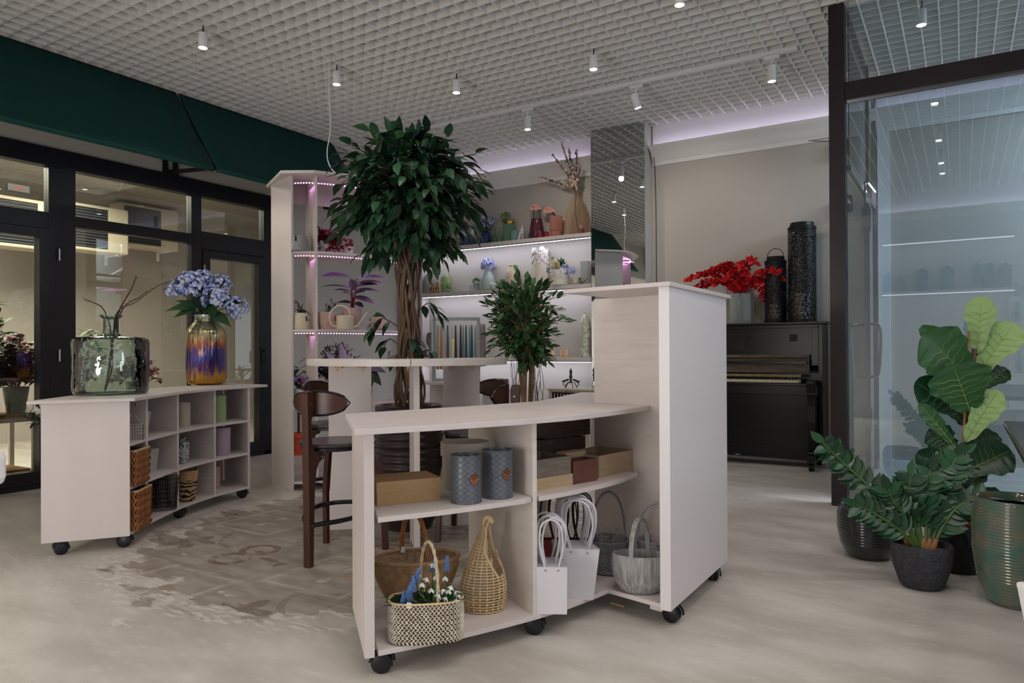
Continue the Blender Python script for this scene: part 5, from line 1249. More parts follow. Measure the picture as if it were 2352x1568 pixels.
mb.v = [(x*(1+.012*cos(26*atan2(y, x))), y*(1+.012*cos(26*atan2(y, x))), z) for x, y, z in mb.v]; mb.build('vase_body', ir, t)
r_ = right(t); dv = toward(t); m = MB(); lf = MB(); st = MB()
for x, z, r in ((-32, 222, 36), (20, 196, 34), (30, 228, 26), (-64, 215, 24), (66, 178, 26), (-8, 240, 26), (-30, 236, 22), (58, 158, 18)):
    c = r_*x*s+Vector((0, 0, z*s))+dv*rnd(-.04, .07); hydrangea(m, c, r*s, int(150*(r/32)**2), .20); st.tube(bez([(x*.05*s, 0, 140*s), tuple(c*.4+Vector((0, 0, 100*s))), tuple(c)], 4), .004, seg=6)
for x0, z0, x1, z1, w_ in ((-20, 180, -86, 178, 34), (0, 170, -60, 200, 30), (10, 165, 56, 140, 34), (-5, 200, -50, 250, 22), (20, 215, 48, 250, 26), (30, 180, 84, 200, 26), (-20, 175, -70, 160, 26), (10, 160, 20, 190, 40), (-6, 168, -26, 205, 34)):
    a = r_*x0*s*.8+Vector((0, 0, z0*s))+dv*.05; b2 = r_*x1*s+Vector((0, 0, z1*s))+dv*rnd(.05, .16); lf.leaf(a, b2-a, dv*.7+Vector((0, 0, 1)), (b2-a).length, w_*s, .3, .2, (.3, .9, 1, .8, .4, .05))
m.build('flower_heads', 'floret', t); lf.build('leaves', 'leaf2', t); st.build('stems', 'leaf2', t)
MB().obox(tuple(-r_*20*s+dv*.06+Vector((0, 0, 172*s))), (.025, .001, .03), .4, .3).build('price_tag', 'white', t, smooth=False)

# ------------------------------------------------------------------ things on the front counter shelves
Zm, Zb = .55, .093
def P3(p): return Vector((p.x, p.y, 0))
def boxfrom(name, label, cat, pA, pB, z, dpt, h, m, open_=False, th=.008, group=None, lid=0, inm=None):
    """box whose front bottom edge runs between two picture points on height z"""
    A = P3(pz(*pA, z)); B = P3(pz(*pB, z)); r = (B-A).normalized(); back = Vector((-r.y, r.x, 0)); w_ = (B-A).length
    if back.dot(HF) < 0: back = -back
    c = (A+B)/2+back*dpt/2; t = thing(name, label, cat, (c.x, c.y, z), atan2(r.y, r.x), group)
    return t, w_, r, back
t, w_, r_, bk = boxfrom('card_box', 'long brown kraft card box with a lid on the middle shelf', 'box', (865, 1163), (1013, 1148), Zm, .17, .1, 'kraft')
MB().box(-w_/2+.002, w_/2-.002, -.083, .083, 0, .055).build('box_base', 'kraft', t, smooth=False, bevel=.001)
MB().box(-w_/2, w_/2, -.085, .085, .046, .088).build('lid', 'kraft', t, smooth=False, bevel=.001)
t, s = at('hat_box', 'round off-white hat box with a lid behind the blue tins', 'box', 1068, 1128, Zm, 54)
MB().lathe(prof_px([(0, 0), (52, 0), (52, 84), (0, 84)], s), 64).build('box_base', mat('offwhite_card', '#C6C1B2', .7), t); MB().lathe(prof_px([(50, 74), (55.5, 74), (55.5, 104), (54.5, 105), (0, 105)], s), 64).build('lid', mat('offwhite_card_lid', '#CAC5B8', .65), t)
tin = mat('blue_grey_embossed_tin', '#62676F', .36, metal=.1); _nt = tin.node_tree; _b = _nt.nodes['Principled BSDF']
_tc = _nt.nodes.new('ShaderNodeTexCoord'); _s = _nt.nodes.new('ShaderNodeSeparateXYZ'); _at = _nt.nodes.new('ShaderNodeMath'); _at.operation = 'ARCTAN2'; _nt.links.new(_tc.outputs['Object'], _s.inputs[0]); _nt.links.new(_s.outputs[1], _at.inputs[0]); _nt.links.new(_s.outputs[0], _at.inputs[1])
def _m(op, a, b2):
    n = _nt.nodes.new('ShaderNodeMath'); n.operation = op
    for i, q in enumerate((a, b2)):
        if q is None: continue
        if isinstance(q, (int, float)): n.inputs[i].default_value = q
        else: _nt.links.new(q, n.inputs[i])
    return n.outputs[0]
_z = _m('MULTIPLY', _s.outputs[2], 150); _a = _m('MULTIPLY', _at.outputs[0], 6); _e1 = _m('ABSOLUTE', _m('SINE', _m('ADD', _z, _a), None), None); _e2 = _m('ABSOLUTE', _m('SINE', _m('SUBTRACT', _z, _a), None), None)
_h = _m('MINIMUM', _m('MINIMUM', _e1, _e2), .12); _bp = _nt.nodes.new('ShaderNodeBump'); _bp.inputs['Strength'].default_value = 1; _bp.inputs['Distance'].default_value = .012; _nt.links.new(_h, _bp.inputs['Height']); _nt.links.new(_bp.outputs[0], _b.inputs['Normal'])
M['copper'] = mat('copper_badge', '#8A5A40', .35, metal=.8, var=(60, .2))
def tinpot(px, by, label, bx):
    t, s = at('storage_tin', label, 'tin', px, by, Zm, 35, 'blue-grey embossed tins')
    MB().lathe(prof_px([(0, .6), (34, .6), (36, 1), (36, 3), (34.8, 4.5), (34.8, 106), (35.8, 107), (35.8, 109), (34.4, 109), (33.6, 105), (33.6, 4), (0, 4)], s), 56).build('tin_body', tin, t)
    r = right(t); dv = toward(t); a = radians(bx); n_ = dv*cos(a)+r*sin(a); c = n_*35.2*s+Vector((0, 0, 56*s)); u = n_.cross(Vector((0, 0, 1))).normalized(); vs = []
    mb = MB(); k = 24
    for rad, off in ((0, .0032), (7.5*s, .0032), (8.6*s, .0042), (11*s, .0042), (11.4*s, .0026)):
        for j in range(k):
            q = 2*pi*j/k; x = rad*cos(q); zz = rad*sin(q)*1.12; sag = x*x/(2*35*s); mb.v.append(tuple(c+u*x+Vector((0, 0, zz))+n_*(off-sag)))
    for i in range(4):
        for j in range(k): mb.f.append((i*k+j, i*k+(j+1) % k, (i+1)*k+(j+1) % k, (i+1)*k+j))
    bd = mb.build('round_badge', 'copper', t)
    m = MB()
    for x in (-8.6*s, 8.6*s): q = c+u*x; m.tube([q+n_*.001, q+n_*.0055], 1.7*s, seg=10)
    m.build('rivet', 'steel', bd)
tinpot(1071, 1159, 'blue-grey embossed tin with a copper badge, left one of the pair', 30)
tinpot(1143, 1147, 'blue-grey embossed tin with a copper badge, right one of the pair', 35)
# wicker baskets at the bottom left
t, s = at('wicker_basket', 'open honey-coloured wicker basket with a thick arched handle', 'basket', 955, 1398, Zb, 64); s *= .94
r_ = right(t); dv = toward(t)
def bp_(q): k = .62+.38*min(1, q*1.25)**.7; return (104*s*k, 62*s*k, (2+100*q)*s)
m = MB(); oval_weave(m, bp_, 1, 1, 30, 30, .0024, .0022)
ang = atan2(r_.y, r_.x)
def rotz(mb, a): mb.v = [(x*cos(a)-y*sin(a), x*sin(a)+y*cos(a), z) for x, y, z in mb.v]; return mb
m.lathe([(0, .002), (60*s, .002), (60*s, .006), (0, .006)], 36, sy=.62)
rotz(m, ang).build('woven_body', 'wick', t)
m = MB(); m.tube([(106*s*cos(2*pi*k/48), 64*s*sin(2*pi*k/48), 104*s) for k in range(48)], .008, seg=8, closed=True); rotz(m, ang).build('rim', 'wick', t)
m = MB()
for k in range(4):
    pts = []
    for j in range(41):
        a = pi*j/40; tw_ = j*.55+k*pi/2; y = 60*cos(a)*.98; z = 100+112*sin(a)**.8; pts.append((-4*s+.006*cos(tw_), y*s+.004*sin(tw_), z*s+.006*sin(tw_)*.5))
    m.tube(pts, .0055, seg=6)
rotz(m, ang+.55).build('handle', mat('copper_willow', '#A9713F', .5, var=(40, .3)), t); MB().obox(tuple(-r_*30*s+dv*20*s+Vector((0, 0, 128*s))), (.016, .001, .024), ang, .15).build('price_tag', 'white', t, smooth=False)
t, s = at('woven_planter', 'whitewashed woven basket planter full of snowdrops and grape hyacinths', 'basket', 979, 1482, Zb, 42); r_ = right(t); dv = toward(t); ang = atan2(r_.y, r_.x)-.0
m = MB(); rows = 15; per = 58
for j in range(rows):
    for k in range(per):
        a = 2*pi*(k+.5*(j % 2))/per; q = (j+.5)/rows; sup = (abs(cos(a))**3+abs(sin(a))**3)**(-1/3)
        rx, ry = (83+2*sin(q*3.1))*s*sup, 44*s*sup; c = Vector((rx*cos(a), ry*sin(a), (4+88*q)*s)); tan = Vector((-rx*sin(a), ry*cos(a), 0)).normalized(); n_ = tan.cross(Vector((0, 0, 1))); ax = (tan*(.8 if j % 2 else -.8)+Vector((0, 0, 1))).normalized(); m.bar(c-ax*4.2*s, c+ax*4.2*s, 3.4*s, 3.0*s)
rotz(m, ang).build('zigzag_weave', mat('whitewashed_straw', '#D6CDBB', .75, var=(45, .35)), t, smooth=False)
def sup_ring(kx, ky, z, n=48): return [(kx*s*cos(a)*(abs(cos(a))**3+abs(sin(a))**3)**(-1/3), ky*s*sin(a)*(abs(cos(a))**3+abs(sin(a))**3)**(-1/3), z*s) for a in [2*pi*k/n for k in range(n)]]
m = MB(); A_, B_, C_, D_ = sup_ring(76, 40, 1), sup_ring(81.5, 42.5, 91), sup_ring(79, 40, 91), sup_ring(79, 40, 78); n = 48; m.v = [tuple(p) for p in A_+B_+C_+D_]
for i in range(3):
    for k in range(n): m.f.append((i*n+k, i*n+(k+1) % n, (i+1)*n+(k+1) % n, (i+1)*n+k))
m.f.append(tuple(range(n-1, -1, -1))); m.f.append(tuple(3*n+k for k in range(n))); rotz(m, ang).build('liner', 'inner', t)
m = MB(); m.tube([tuple(p) for p in sup_ring(84, 45, 93)], .004, seg=6, closed=True); rotz(m, ang).build('rim', 'wickl', t)
m = MB()
for k in range(2): m.tube([(8*s+.003*cos(j*.9+k*pi), 42*cos(pi*j/36)*s, (92+128*sin(pi*j/36)**.75)*s+.003*sin(j*.9+k*pi)) for j in range(37)], .0042, seg=6)
rotz(m, ang+.5).build('handle', mat('rope_handle', '#C9B79B', .7, var=(80, .3)), t)
gr = MB(); wf = MB(); st = MB(); hb = mat('hyacinth_blue', '#5C7FB6', .5, var=(30, .3))
for i in range(80):
    x, y = rnd(-68, 68), rnd(-28, 28); p = r_*x*s+dv*y*s+Vector((0, 0, 84*s)); gr.leaf(p, r_*(x/70*.9+rnd(-.3, .3))+dv*rnd(-.1, .5)+Vector((0, 0, rnd(.5, 1))), dv, rnd(24, 52)*s, 5.5*s, .9, .3, (.6, 1, .9, .6, .1))
for x, y, z in ((18, 4, 172), (4, 22, 146), (22, 22, 150), (44, 20, 146), (-8, 26, 136), (12, 30, 124), (36, 28, 120), (52, 26, 118), (66, 20, 112), (46, 34, 104), (76, 22, 104), (30, 36, 112), (-14, 10, 150), (58, 30, 128), (70, 28, 96)):
    c = r_*x*s+dv*y*s+Vector((0, 0, z*s)); st.tube(bez([tuple(r_*x*.7*s+Vector((0, 0, 84*s))), tuple(c*.9+Vector((0, 0, 14*s))), tuple(c)], 4), .0013, seg=4); d0 = (r_*rnd(-.5, .5)+dv*.5+Vector((0, 0, -.6))).normalized(); o_ = d0.orthogonal().normalized()
    for k in range(5): e = Matrix.Rotation(2*pi*k/5, 3, d0) @ o_; wf.leaf(c, d0*.7+e*.75, d0, 13*s, 7.5*s, 0, .25, (.3, .9, 1, .7, .1))
for x, y, z in ((-36, 24, 108), (-28, 28, 130), (-22, 20, 146), (-52, 22, 96), (16, -12, 160), (48, -14, 160), (-44, 26, 80), (-38, 30, 116)):
    c = r_*x*s+dv*y*s+Vector((0, 0, z*s)); ax = (r_*rnd(-.1, .4)+Vector((0, 0, 1))).normalized(); st.tube([tuple(r_*x*s+dv*y*s*.6+Vector((0, 0, 84*s))), tuple(c)], .0016, seg=4)
    bl = MB()
    for j in range(11):
        for k in range(6):
            q = c+ax*(j*3.0-8)*s; a = 2*pi*k/6+j*.5; o_ = Vector((cos(a), sin(a), -.3)); bl.ball(q+o_*(6-.42*j)*s, 2.0*s, 2.0*s, 2.4*s, 6, 4)
    bl.build('grape_hyacinth', hb, t)
gr.build('leaves', 'leaf2', t); wf.build('snowdrops', leafmat('snowdrop_white', '#E6EAE2', '#FFFFFF', .5), t); st.build('stems', 'leaf2', t)
MB().obox(tuple(-r_*38*s+dv*44*s+Vector((0, 0, 92*s))), (.016, .001, .02), ang, .1).build('price_tag', 'white', t, smooth=False)
t, s = at('teardrop_basket', 'tall pale wicker teardrop basket with an opening on one side', 'basket', 1110, 1414, Zb, 44); r_ = right(t); dv = toward(t); ang = atan2(r_.y, r_.x)
def td(q): 
    k = (.88+.12*min(1, q*6)) if q < .3 else max(.16, 1-((q-.3)/.7)**1.25*.86); return (51*s*k, 40*s*k, q*190*s)
m = MB(); rows = 30; seg = 96
for j in range(rows):
    q = (j+.5)/rows; rx, ry, z = td(q); half = 0 if q < .42 else min(1.25, .5+(q-.42)*2.6); c0 = -.35; pts = []
    a0, a1 = c0+half, c0+2*pi-half; closed = half == 0
    nn = seg if closed else int(seg*(a1-a0)/(2*pi))+1
    for k in range(nn):
        a = (2*pi*k/nn) if closed else a0+(a1-a0)*k/(nn-1); w2 = .0028*cos(20*a+(j % 2)*pi); pts.append(((rx+w2)*cos(a)+8*s*q*q, (ry+w2)*sin(a), z))
    m.tube(pts, .0042, seg=5, closed=closed, flat=.7)
for k in range(20):
    a = 2*pi*(k+.5)/20; da = abs((a+.35+pi) % (2*pi)-pi); top_ = 1.0 if da > 1.2 else (.45 if da < .5 else .5+(da-.5)*.6); pts = []
    for j in range(11): rx, ry, z = td(top_*j/10); q = top_*j/10; pts.append((rx*cos(a)+8*s*q*q, ry*sin(a), z))
    m.tube(pts, .003, seg=5)
m.lathe([(0, .002), (46*s, .002), (46*s, .008), (0, .008)], 32, sy=.78); rotz(m, ang).build('woven_body', 'wickl', t)
m = MB(); lip = []
for j in range(17):
    q = .42+(1-.42)*j/16; rx, ry, z = td(q); half = min(1.25, .45+(q-.42)*2.6); lip.append(((rx+.001)*cos(-.35+half)+8*s*q*q, (ry+.001)*sin(-.35+half), z))
lip2 = []
for j in range(16, -1, -1):
    q = .42+(1-.42)*j/16; rx, ry, z = td(q); half = min(1.25, .45+(q-.42)*2.6); lip2.append(((rx+.001)*cos(-.35-half)+8*s*q*q, (ry+.001)*sin(-.35-half), z))
m.tube(bez(lip+[(16*s, -2*s, 206*s)]+lip2, 2), .0055, seg=6); m.tube(bez([(2*s, 4*s, 186*s), (4*s, 2*s, 206*s), (14*s, 0, 210*s), (22*s, 0, 198*s)], 5), .010, seg=8)
rotz(m, ang).build('handle_loop', 'wickl', t)

# wooden crates and trays on the middle shelf
WD = {'a': mat('weathered_dark_pine', '#57483F', .75, var=(10, .35), stretch=(1, 1, 6)), 'b': mat('grey_washed_pine', '#7C7266', .75, var=(10, .25), stretch=(1, 1, 6)), 'c': mat('light_pine', '#BFA584', .65, var=(8, .15), stretch=(1, 1, 5)), 'd': mat('plywood', '#B5A086', .65, var=(8, .12), stretch=(1, 1, 5)), 'e': mat('reddish_stained_wood', '#6B4537', .6, var=(14, .2))}
def crate(name, label, pA, pB, dpt, h, m, z=Zm, th=.009, cat='crate', block=False):
    t, w_, r, bk = boxfrom(name, label, cat, pA, pB, z, dpt, h, m)
    if block: MB().box(-w_/2, w_/2, -dpt/2, dpt/2, 0, h).build('block', m, t, smooth=False, bevel=.001); return t
    MB().box(-w_/2, w_/2, -dpt/2, dpt/2, 0, th).build('bottom', m, t, smooth=False)
    for y in (-1, 1): MB().box(-w_/2, w_/2, y*(dpt/2-th/2)-th/2, y*(dpt/2-th/2)+th/2, th, h).build('board', m, t, smooth=False, bevel=.001)
    for x in (-1, 1): MB().box(x*(w_/2-th/2)-th/2, x*(w_/2-th/2)+th/2, -dpt/2+th, dpt/2-th, th, h).build('board', m, t, smooth=False, bevel=.001)
    return t
crate('wooden_tray', 'light pine tray at the front left, under the grey washed crate', (1216, 1131), (1316, 1114), .19, .050, WD['c'])
crate('wooden_crate', 'grey washed wooden crate standing on the light pine tray', (1216, 1131), (1316, 1114), .19, .075, WD['b'], z=Zm+.051).location.z = Zm+.051
_c = [o for o in COL.objects if o.name.startswith('wooden_crate')][-1]; _t = [o for o in COL.objects if o.name.startswith('wooden_tray')][-1]; _c.location = (_t.location.x, _t.location.y, Zm+.051)
crate('wooden_box', 'small reddish brown wooden box between the pine crates', (1317, 1113), (1372, 1103), .085, .098, WD['e'])
crate('wooden_box', 'wide open plywood box at the right of the middle shelf', (1376, 1098), (1456, 1079), .21, .098, WD['d'])
crate('wooden_crate', 'dark weathered crate lying under the upper dark crate', (1244, 1085), (1345, 1070), .16, .15, WD['a']).location.z = Zm
crate('wooden_block', 'pale pine block with a white tag inside the reddish box', (1300, 1100), (1346, 1092), .06, .115, WD['c'], block=True, cat='block')
_o = crate('wooden_crate', 'dark weathered crate stacked on top at the back of the middle shelf', (1257, 1082), (1356, 1066), .15, .14, WD['a']); _o.location.z = Zm+.151
# paper bags
M['paper'] = mat('white_paper', '#DAD6DC', .55); M['cord'] = mat('white_cord', '#D5D3D8', .5); M['cordb'] = mat('black_cord', '#22222A', .5); M['cordr'] = mat('burgundy_cord', '#4E1F1E', .5)
def bag(px, by, wb, wt, h, loop, label, group, z=Zb, cord='cord', m='paper', dback=0.0, rot=0.0, d_=.10):
    p = pz(px, by, z); s = dep(p)/FPX; d = Vector((p.x, p.y, 0)).normalized(); c = p+d*(d_/2+dback)
    t = thing('paper_bag', label, 'paper bag', (c.x, c.y, z), atan2(-d.x, d.y)+rot, group)
    a, b_, y = wb/2*s, wt/2*s, d_/2; H_ = h*s; y2 = y*1.0; mb = MB()
    vs = [(-a, -y, 0), (a, -y, 0), (a, y, 0), (-a, y, 0), (-b_, -y2, H_), (b_, -y2, H_), (b_, y2, H_), (-b_, y2, H_)]
    mb.add(vs, [(3, 2, 1, 0), (0, 1, 5, 4), (1, 2, 6, 5), (2, 3, 7, 6), (3, 0, 4, 7)]); mb.build('bag_body', m, t, smooth=False, solid=.0008)
    ey = MB()
    sh = rnd(-.16, .16)*b_
    for yy in (-1, 1):
        sh = rnd(-.22, .22)*b_
        for x in (-.42, .42): ey.tube([(x*b_, yy*(y2+.0002), H_*.93), (x*b_, yy*(y2+.0022), H_*.93)], .004, seg=10)
        MB().tube(bez([(-.42*b_, yy*(y2-.004), H_*.93), (-.74*b_+sh*.5, yy*y2*.7, H_+loop*s*.45), (-.62*b_+sh, yy*y2*.5+rnd(-.01, .01), H_+loop*s*.86), (sh, yy*y2*.4, H_+loop*s*(1+sh)), (.64*b_+sh, yy*y2*.5+rnd(-.01, .01), H_+loop*s*.86), (.76*b_+sh*.5, yy*y2*.7, H_+loop*s*.45), (.42*b_, yy*(y2-.004), H_*.93)], 5), .0038, seg=6).build('handle', cord, t)
    ey.build('eyelets', 'steel', t)
    return t
for i in range(5):
    bag(1268-i*4+(i%2)*5, 1410-i*.5, 68, 70, 108, 108, 'white paper bag with cord handles, %s of the low row in the right bay' % ('first', 'second', 'third', 'fourth', 'last')[i], 'small white paper bags', dback=i*.026, d_=.022)
for i in range(5):
    bag(1332-i*5, 1376-i*.5, 62, 92, 116, 112, 'taller flared white paper bag, %s of the row behind the low bags' % ('first', 'second', 'third', 'fourth', 'last')[i], 'flared white paper bags', dback=.0+i*.026, rot=-.12, d_=.022)
for i, (px, c_, w_) in enumerate(((1262, 'cordr', 'burgundy'), (1285, 'cordr', 'burgundy'), (1306, 'cordb', 'black'), (1322, 'cordb', 'black'), (1340, 'cordb', 'black'))):
    bag(px, 1330, 56, 60, 76, 110, 'red paper bag with %s cords at the back of the right bay, %s' % (w_, ('leftmost', 'second', 'middle', 'fourth', 'rightmost')[i]), 'red paper bags', cord=c_, m=mat('red_paper', '#8E3A3A', .6) if i == 0 else bpy.data.materials['red_paper'], dback=.10, d_=.05)
# grey baskets
def arch_handle(t, s, hx, z0, h, r, m, ang, strands=3, lean=0.0, nm='handle'):
    mb = MB()
    for k in range(strands):
        mb.tube([(hx*cos(pi*j/36)*s+lean*s*sin(pi*j/36), .0+r*.9*cos(j*.8+k*2.1), (z0+h*sin(pi*j/36)**.85)*s+r*.9*sin(j*.8+k*2.1)) for j in range(37)], r, seg=6)
    rotz(mb, ang).build(nm, m, t)
t, s = at('wicker_basket', 'dark grey round wicker basket with a tall arched handle', 'basket', 1398, 1324, .0955, 42); r_ = right(t); ang = atan2(r_.y, r_.x)
m = MB(); oval_weave(m, lambda q: ((36+10*q)*s, (36+10*q)*s, (2+74*q)*s), 1, 1, 20, 22, .0032, .0024); m.lathe([(0, .002), (36*s, .002), (36*s, .007), (0, .007)], 32); m.build('woven_body', 'wickg', t)
arch_handle(t, s, 43, 76, 106, .004, 'wickg', ang+.5); m = MB(); 
for k in range(9): a = k*.7; m.leaf((24*s*cos(a), 24*s*sin(a), 60*s), (cos(a)*.4, sin(a)*.4, 1), (cos(a), sin(a), 0), 36*s, 26*s, .2, .3, (.8, 1, .9, .5))
m.build('cellophane', G['clear'], t)
t, s = at('wicker_basket', 'whitewashed wicker basket in the corner behind the striped one', 'basket', 1512, 1338, .0955, 42, pull=.02); r_ = right(t); ang = atan2(r_.y, r_.x)
m = MB(); oval_weave(m, lambda q: ((38+10*q)*s, (32+8*q)*s, (2+82*q)*s), 1, 1, 20, 22, .0032, .0024); m.lathe([(0, .002), (36*s, .002), (36*s, .007), (0, .007)], 32, sy=.8); m.build('woven_body', mat('whitewashed_wicker', '#A7A8AC', .6, var=(30, .3)), t)
arch_handle(t, s, 45, 82, 84, .0035, bpy.data.materials['whitewashed_wicker'], ang)
t, s = at('striped_basket', 'light grey striped fibre basket with a flat strap handle', 'basket', 1470, 1371, .0955, 38); r_ = right(t); ang = atan2(r_.y, r_.x)
sm = mat('grey_striped_fibre', '#A6A5A3', .8, var=(20, .45), stretch=(5, 5, .35), bump=(60, .4)); m = MB(); prof = [(0, 1), (36, 1), (46, 6), (60, 30), (66, 60), (64, 84), (61, 88), (58, 88), (60, 62), (52, 20), (0, 14)]
m.lathe(prof_px(prof, s), 64, sy=.62); rotz(m, ang).build('body', sm, t)
m = MB(); pts = [(0, 40*cos(pi*j/30)*s, (84+84*sin(pi*j/30)**.8)*s) for j in range(31)]
for j in range(30): m.bar(pts[j], pts[j+1], .021, .004)
rotz(m, ang-.5).build('strap_handle', sm, t, smooth=False)

# ------------------------------------------------------------------ piano and what stands on it
M['ebony'] = mat('worn_black_piano_lacquer', '#0B0A0E', .24, var=(3, .4), bump=(14, .03), spec=.35)
M['wornwood'] = mat('worn_brown_rubbed_wood', '#5A4E3E', .5, var=(16, .5), stretch=(.4, 1, 3))
M['ivory'] = mat('yellowed_ivory', '#CFC4A4', .4)
PX0, PY0 = -1.10, 7.02
t = thing('upright_piano', 'old worn black upright piano against the back wall', 'piano', (-1.82, 7.28, 0))
o = Vector((-1.82, 7.28, 0))
def PB(mb, x0, x1, y0, y1, z0, z1): return mb.box(x0-o.x, x1-o.x, y0-o.y, y1-o.y, z0, z1)
XL, XRt = -2.56, -1.10
m = MB(); PB(m, XRt-.035, XRt, 7.20, 7.50, .075, 1.36); PB(m, XL, XL+.035, 7.20, 7.50, .075, 1.36); PB(m, XL, XRt, 7.47, 7.50, .075, 1.36); m.build('side_panels', 'ebony', t, smooth=False, bevel=.002)
m = MB(); PB(m, XL-.03, XRt+.045, 7.15, 7.515, 1.362, 1.385); m.build('top_lid', 'ebony', t, smooth=False, bevel=.004)
m = MB(); PB(m, XL+.036, XRt-.036, 7.235, 7.255, 1.06, 1.36); m.build('upper_panel', 'ebony', t, smooth=False, bevel=.002)
m = MB(); PB(m, XL+.036, XRt-.036, 7.20, 7.235, 1.33, 1.36); PB(m, XRt-.10, XRt-.036, 7.205, 7.235, .97, 1.33); m.build('upper_frame', 'ebony', t, smooth=False, bevel=.002)
m = MB(); PB(m, XL+.10, XRt-.115, 7.165, 7.232, 1.045, 1.075); PB(m, XL+.10, XRt-.115, 7.19, 7.205, .90, 1.04); m.build('key_lid', 'wornwood', t, smooth=False, bevel=.002)
m = MB(); PB(m, XL+.05, XRt-.13, 7.165, 7.19, .985, 1.012); m.build('music_ledge', 'ebony', t, smooth=False, bevel=.004)
m = MB(); PB(m, XL+.07, XRt-.09, 6.985, 7.22, .785, .808); PB(m, XL+.03, XRt-.03, 7.0, 7.22, .70, .785); m.build('key_bed', 'ebony', t, smooth=False, bevel=.003)
w_ = MB(); n = 50; x0, x1 = XL+.12, XRt-.19
for i in range(n):
    a = x0+(x1-x0)*i/n; b_ = a+(x1-x0)/n-.0012; w_.box(a-o.x, b_-o.x, 7.02-o.y, 7.185-o.y, .812, .836)
w_.build('white_keys', 'ivory', t, smooth=False)
b = MB()
for i in range(n-1):
    if (i % 7) in (2, 6): continue
    a = x0+(x1-x0)*(i+1)/n; b.box(a-.006-o.x, a+.006-o.x, 7.075-o.y, 7.185-o.y, .838, .849)
b.build('black_keys', 'ebony', t, smooth=False)
m = MB(); PB(m, x0, x1, 7.186, 7.198, .86, .885); m.build('felt_strip', mat('worn_gold_strip', '#8C7A52', .5, var=(60, .5)), t, smooth=False)
for xs in (XRt-.075, XL+.075):
    prof = [(7.205, .835), (6.985, .835), (6.975, .81), (6.99, .74), (7.03, .68), (7.045, .60), (7.03, .53), (7.02, .45), (7.035, .30), (7.07, .17), (7.06, .155), (6.99, .15), (6.985, .075), (7.205, .075), (7.205, .15)]
    m = MB(); k = len(prof); vs = [(x, p[0]-o.y, p[1]) for x in (xs-.035-o.x, xs+.035-o.x) for p in prof]
    m.add(vs, [(i, (i+1) % k, (i+1) % k+k, i+k) for i in range(k)]+[tuple(range(k-1, -1, -1)), tuple(range(k, 2*k))]); m.build('front_leg', 'ebony', t, smooth=False, bevel=.003)
    MB().tube([(xs-.02-o.x, 7.03-o.y, .036), (xs+.02-o.x, 7.03-o.y, .036)], .035, seg=16).tube([(xs-o.x, 7.03-o.y, .05), (xs-o.x, 7.03-o.y, .078)], .014).build('caster', 'blackm', t)
    MB().tube([(xs-.02-o.x, 7.46-o.y, .036), (xs+.02-o.x, 7.46-o.y, .036)], .035, seg=16).tube([(xs-o.x, 7.46-o.y, .05), (xs-o.x, 7.46-o.y, .078)], .014).build('caster', 'blackm', t)
m = MB(); PB(m, XL+.036, XRt-.11, 7.215, 7.235, .10, .70); m.build('lower_panel', 'ebony', t, smooth=False, bevel=.002)
m = MB(); PB(m, XL+.036, XRt-.11, 7.195, 7.235, .075, .20); PB(m, XL+.036, XRt-.11, 7.205, 7.235, .33, .345); m.build('toe_rail', 'ebony', t, smooth=False, bevel=.003)
for x in (-1.98, -1.86): MB().bar((x-o.x, 7.20-o.y, .12), (x-.005-o.x, 7.10-o.y, .10), .05, .012).build('pedal', 'steel', t, smooth=False, bevel=.004)
cr = mat('dark_carved_relief', '#1A1512', .5)
m = MB()
for k in range(7):
    x = -.09+.03*k; m.bar((x-1.86-o.x, 7.232-o.y, 1.27), (x*.18-1.86-o.x, 7.232-o.y, 1.11), .009, .006)
m.bar((-1.97-o.x, 7.232-o.y, 1.275), (-1.75-o.x, 7.232-o.y, 1.275), .006, .010)
m.build('carved_fan', cr, t, smooth=False)
m = MB(); PB(m, -1.40, -1.33, 7.228, 7.236, 1.20, 1.27)
for q in ((-1.40, 1.20, -1.33, 1.27), (-1.40, 1.27, -1.33, 1.20)): m.bar((q[0]-o.x, 7.225-o.y, q[1]), (q[2]-o.x, 7.225-o.y, q[3]), .006, .005)
m.build('carved_square', cr, t, smooth=False)
MB().tube([(XRt-.002-o.x, 7.12-o.y, .74), (XRt+.03-o.x, 7.12-o.y, .74)], .012).build('side_knob', 'blackm', t)
ZT = 1.385
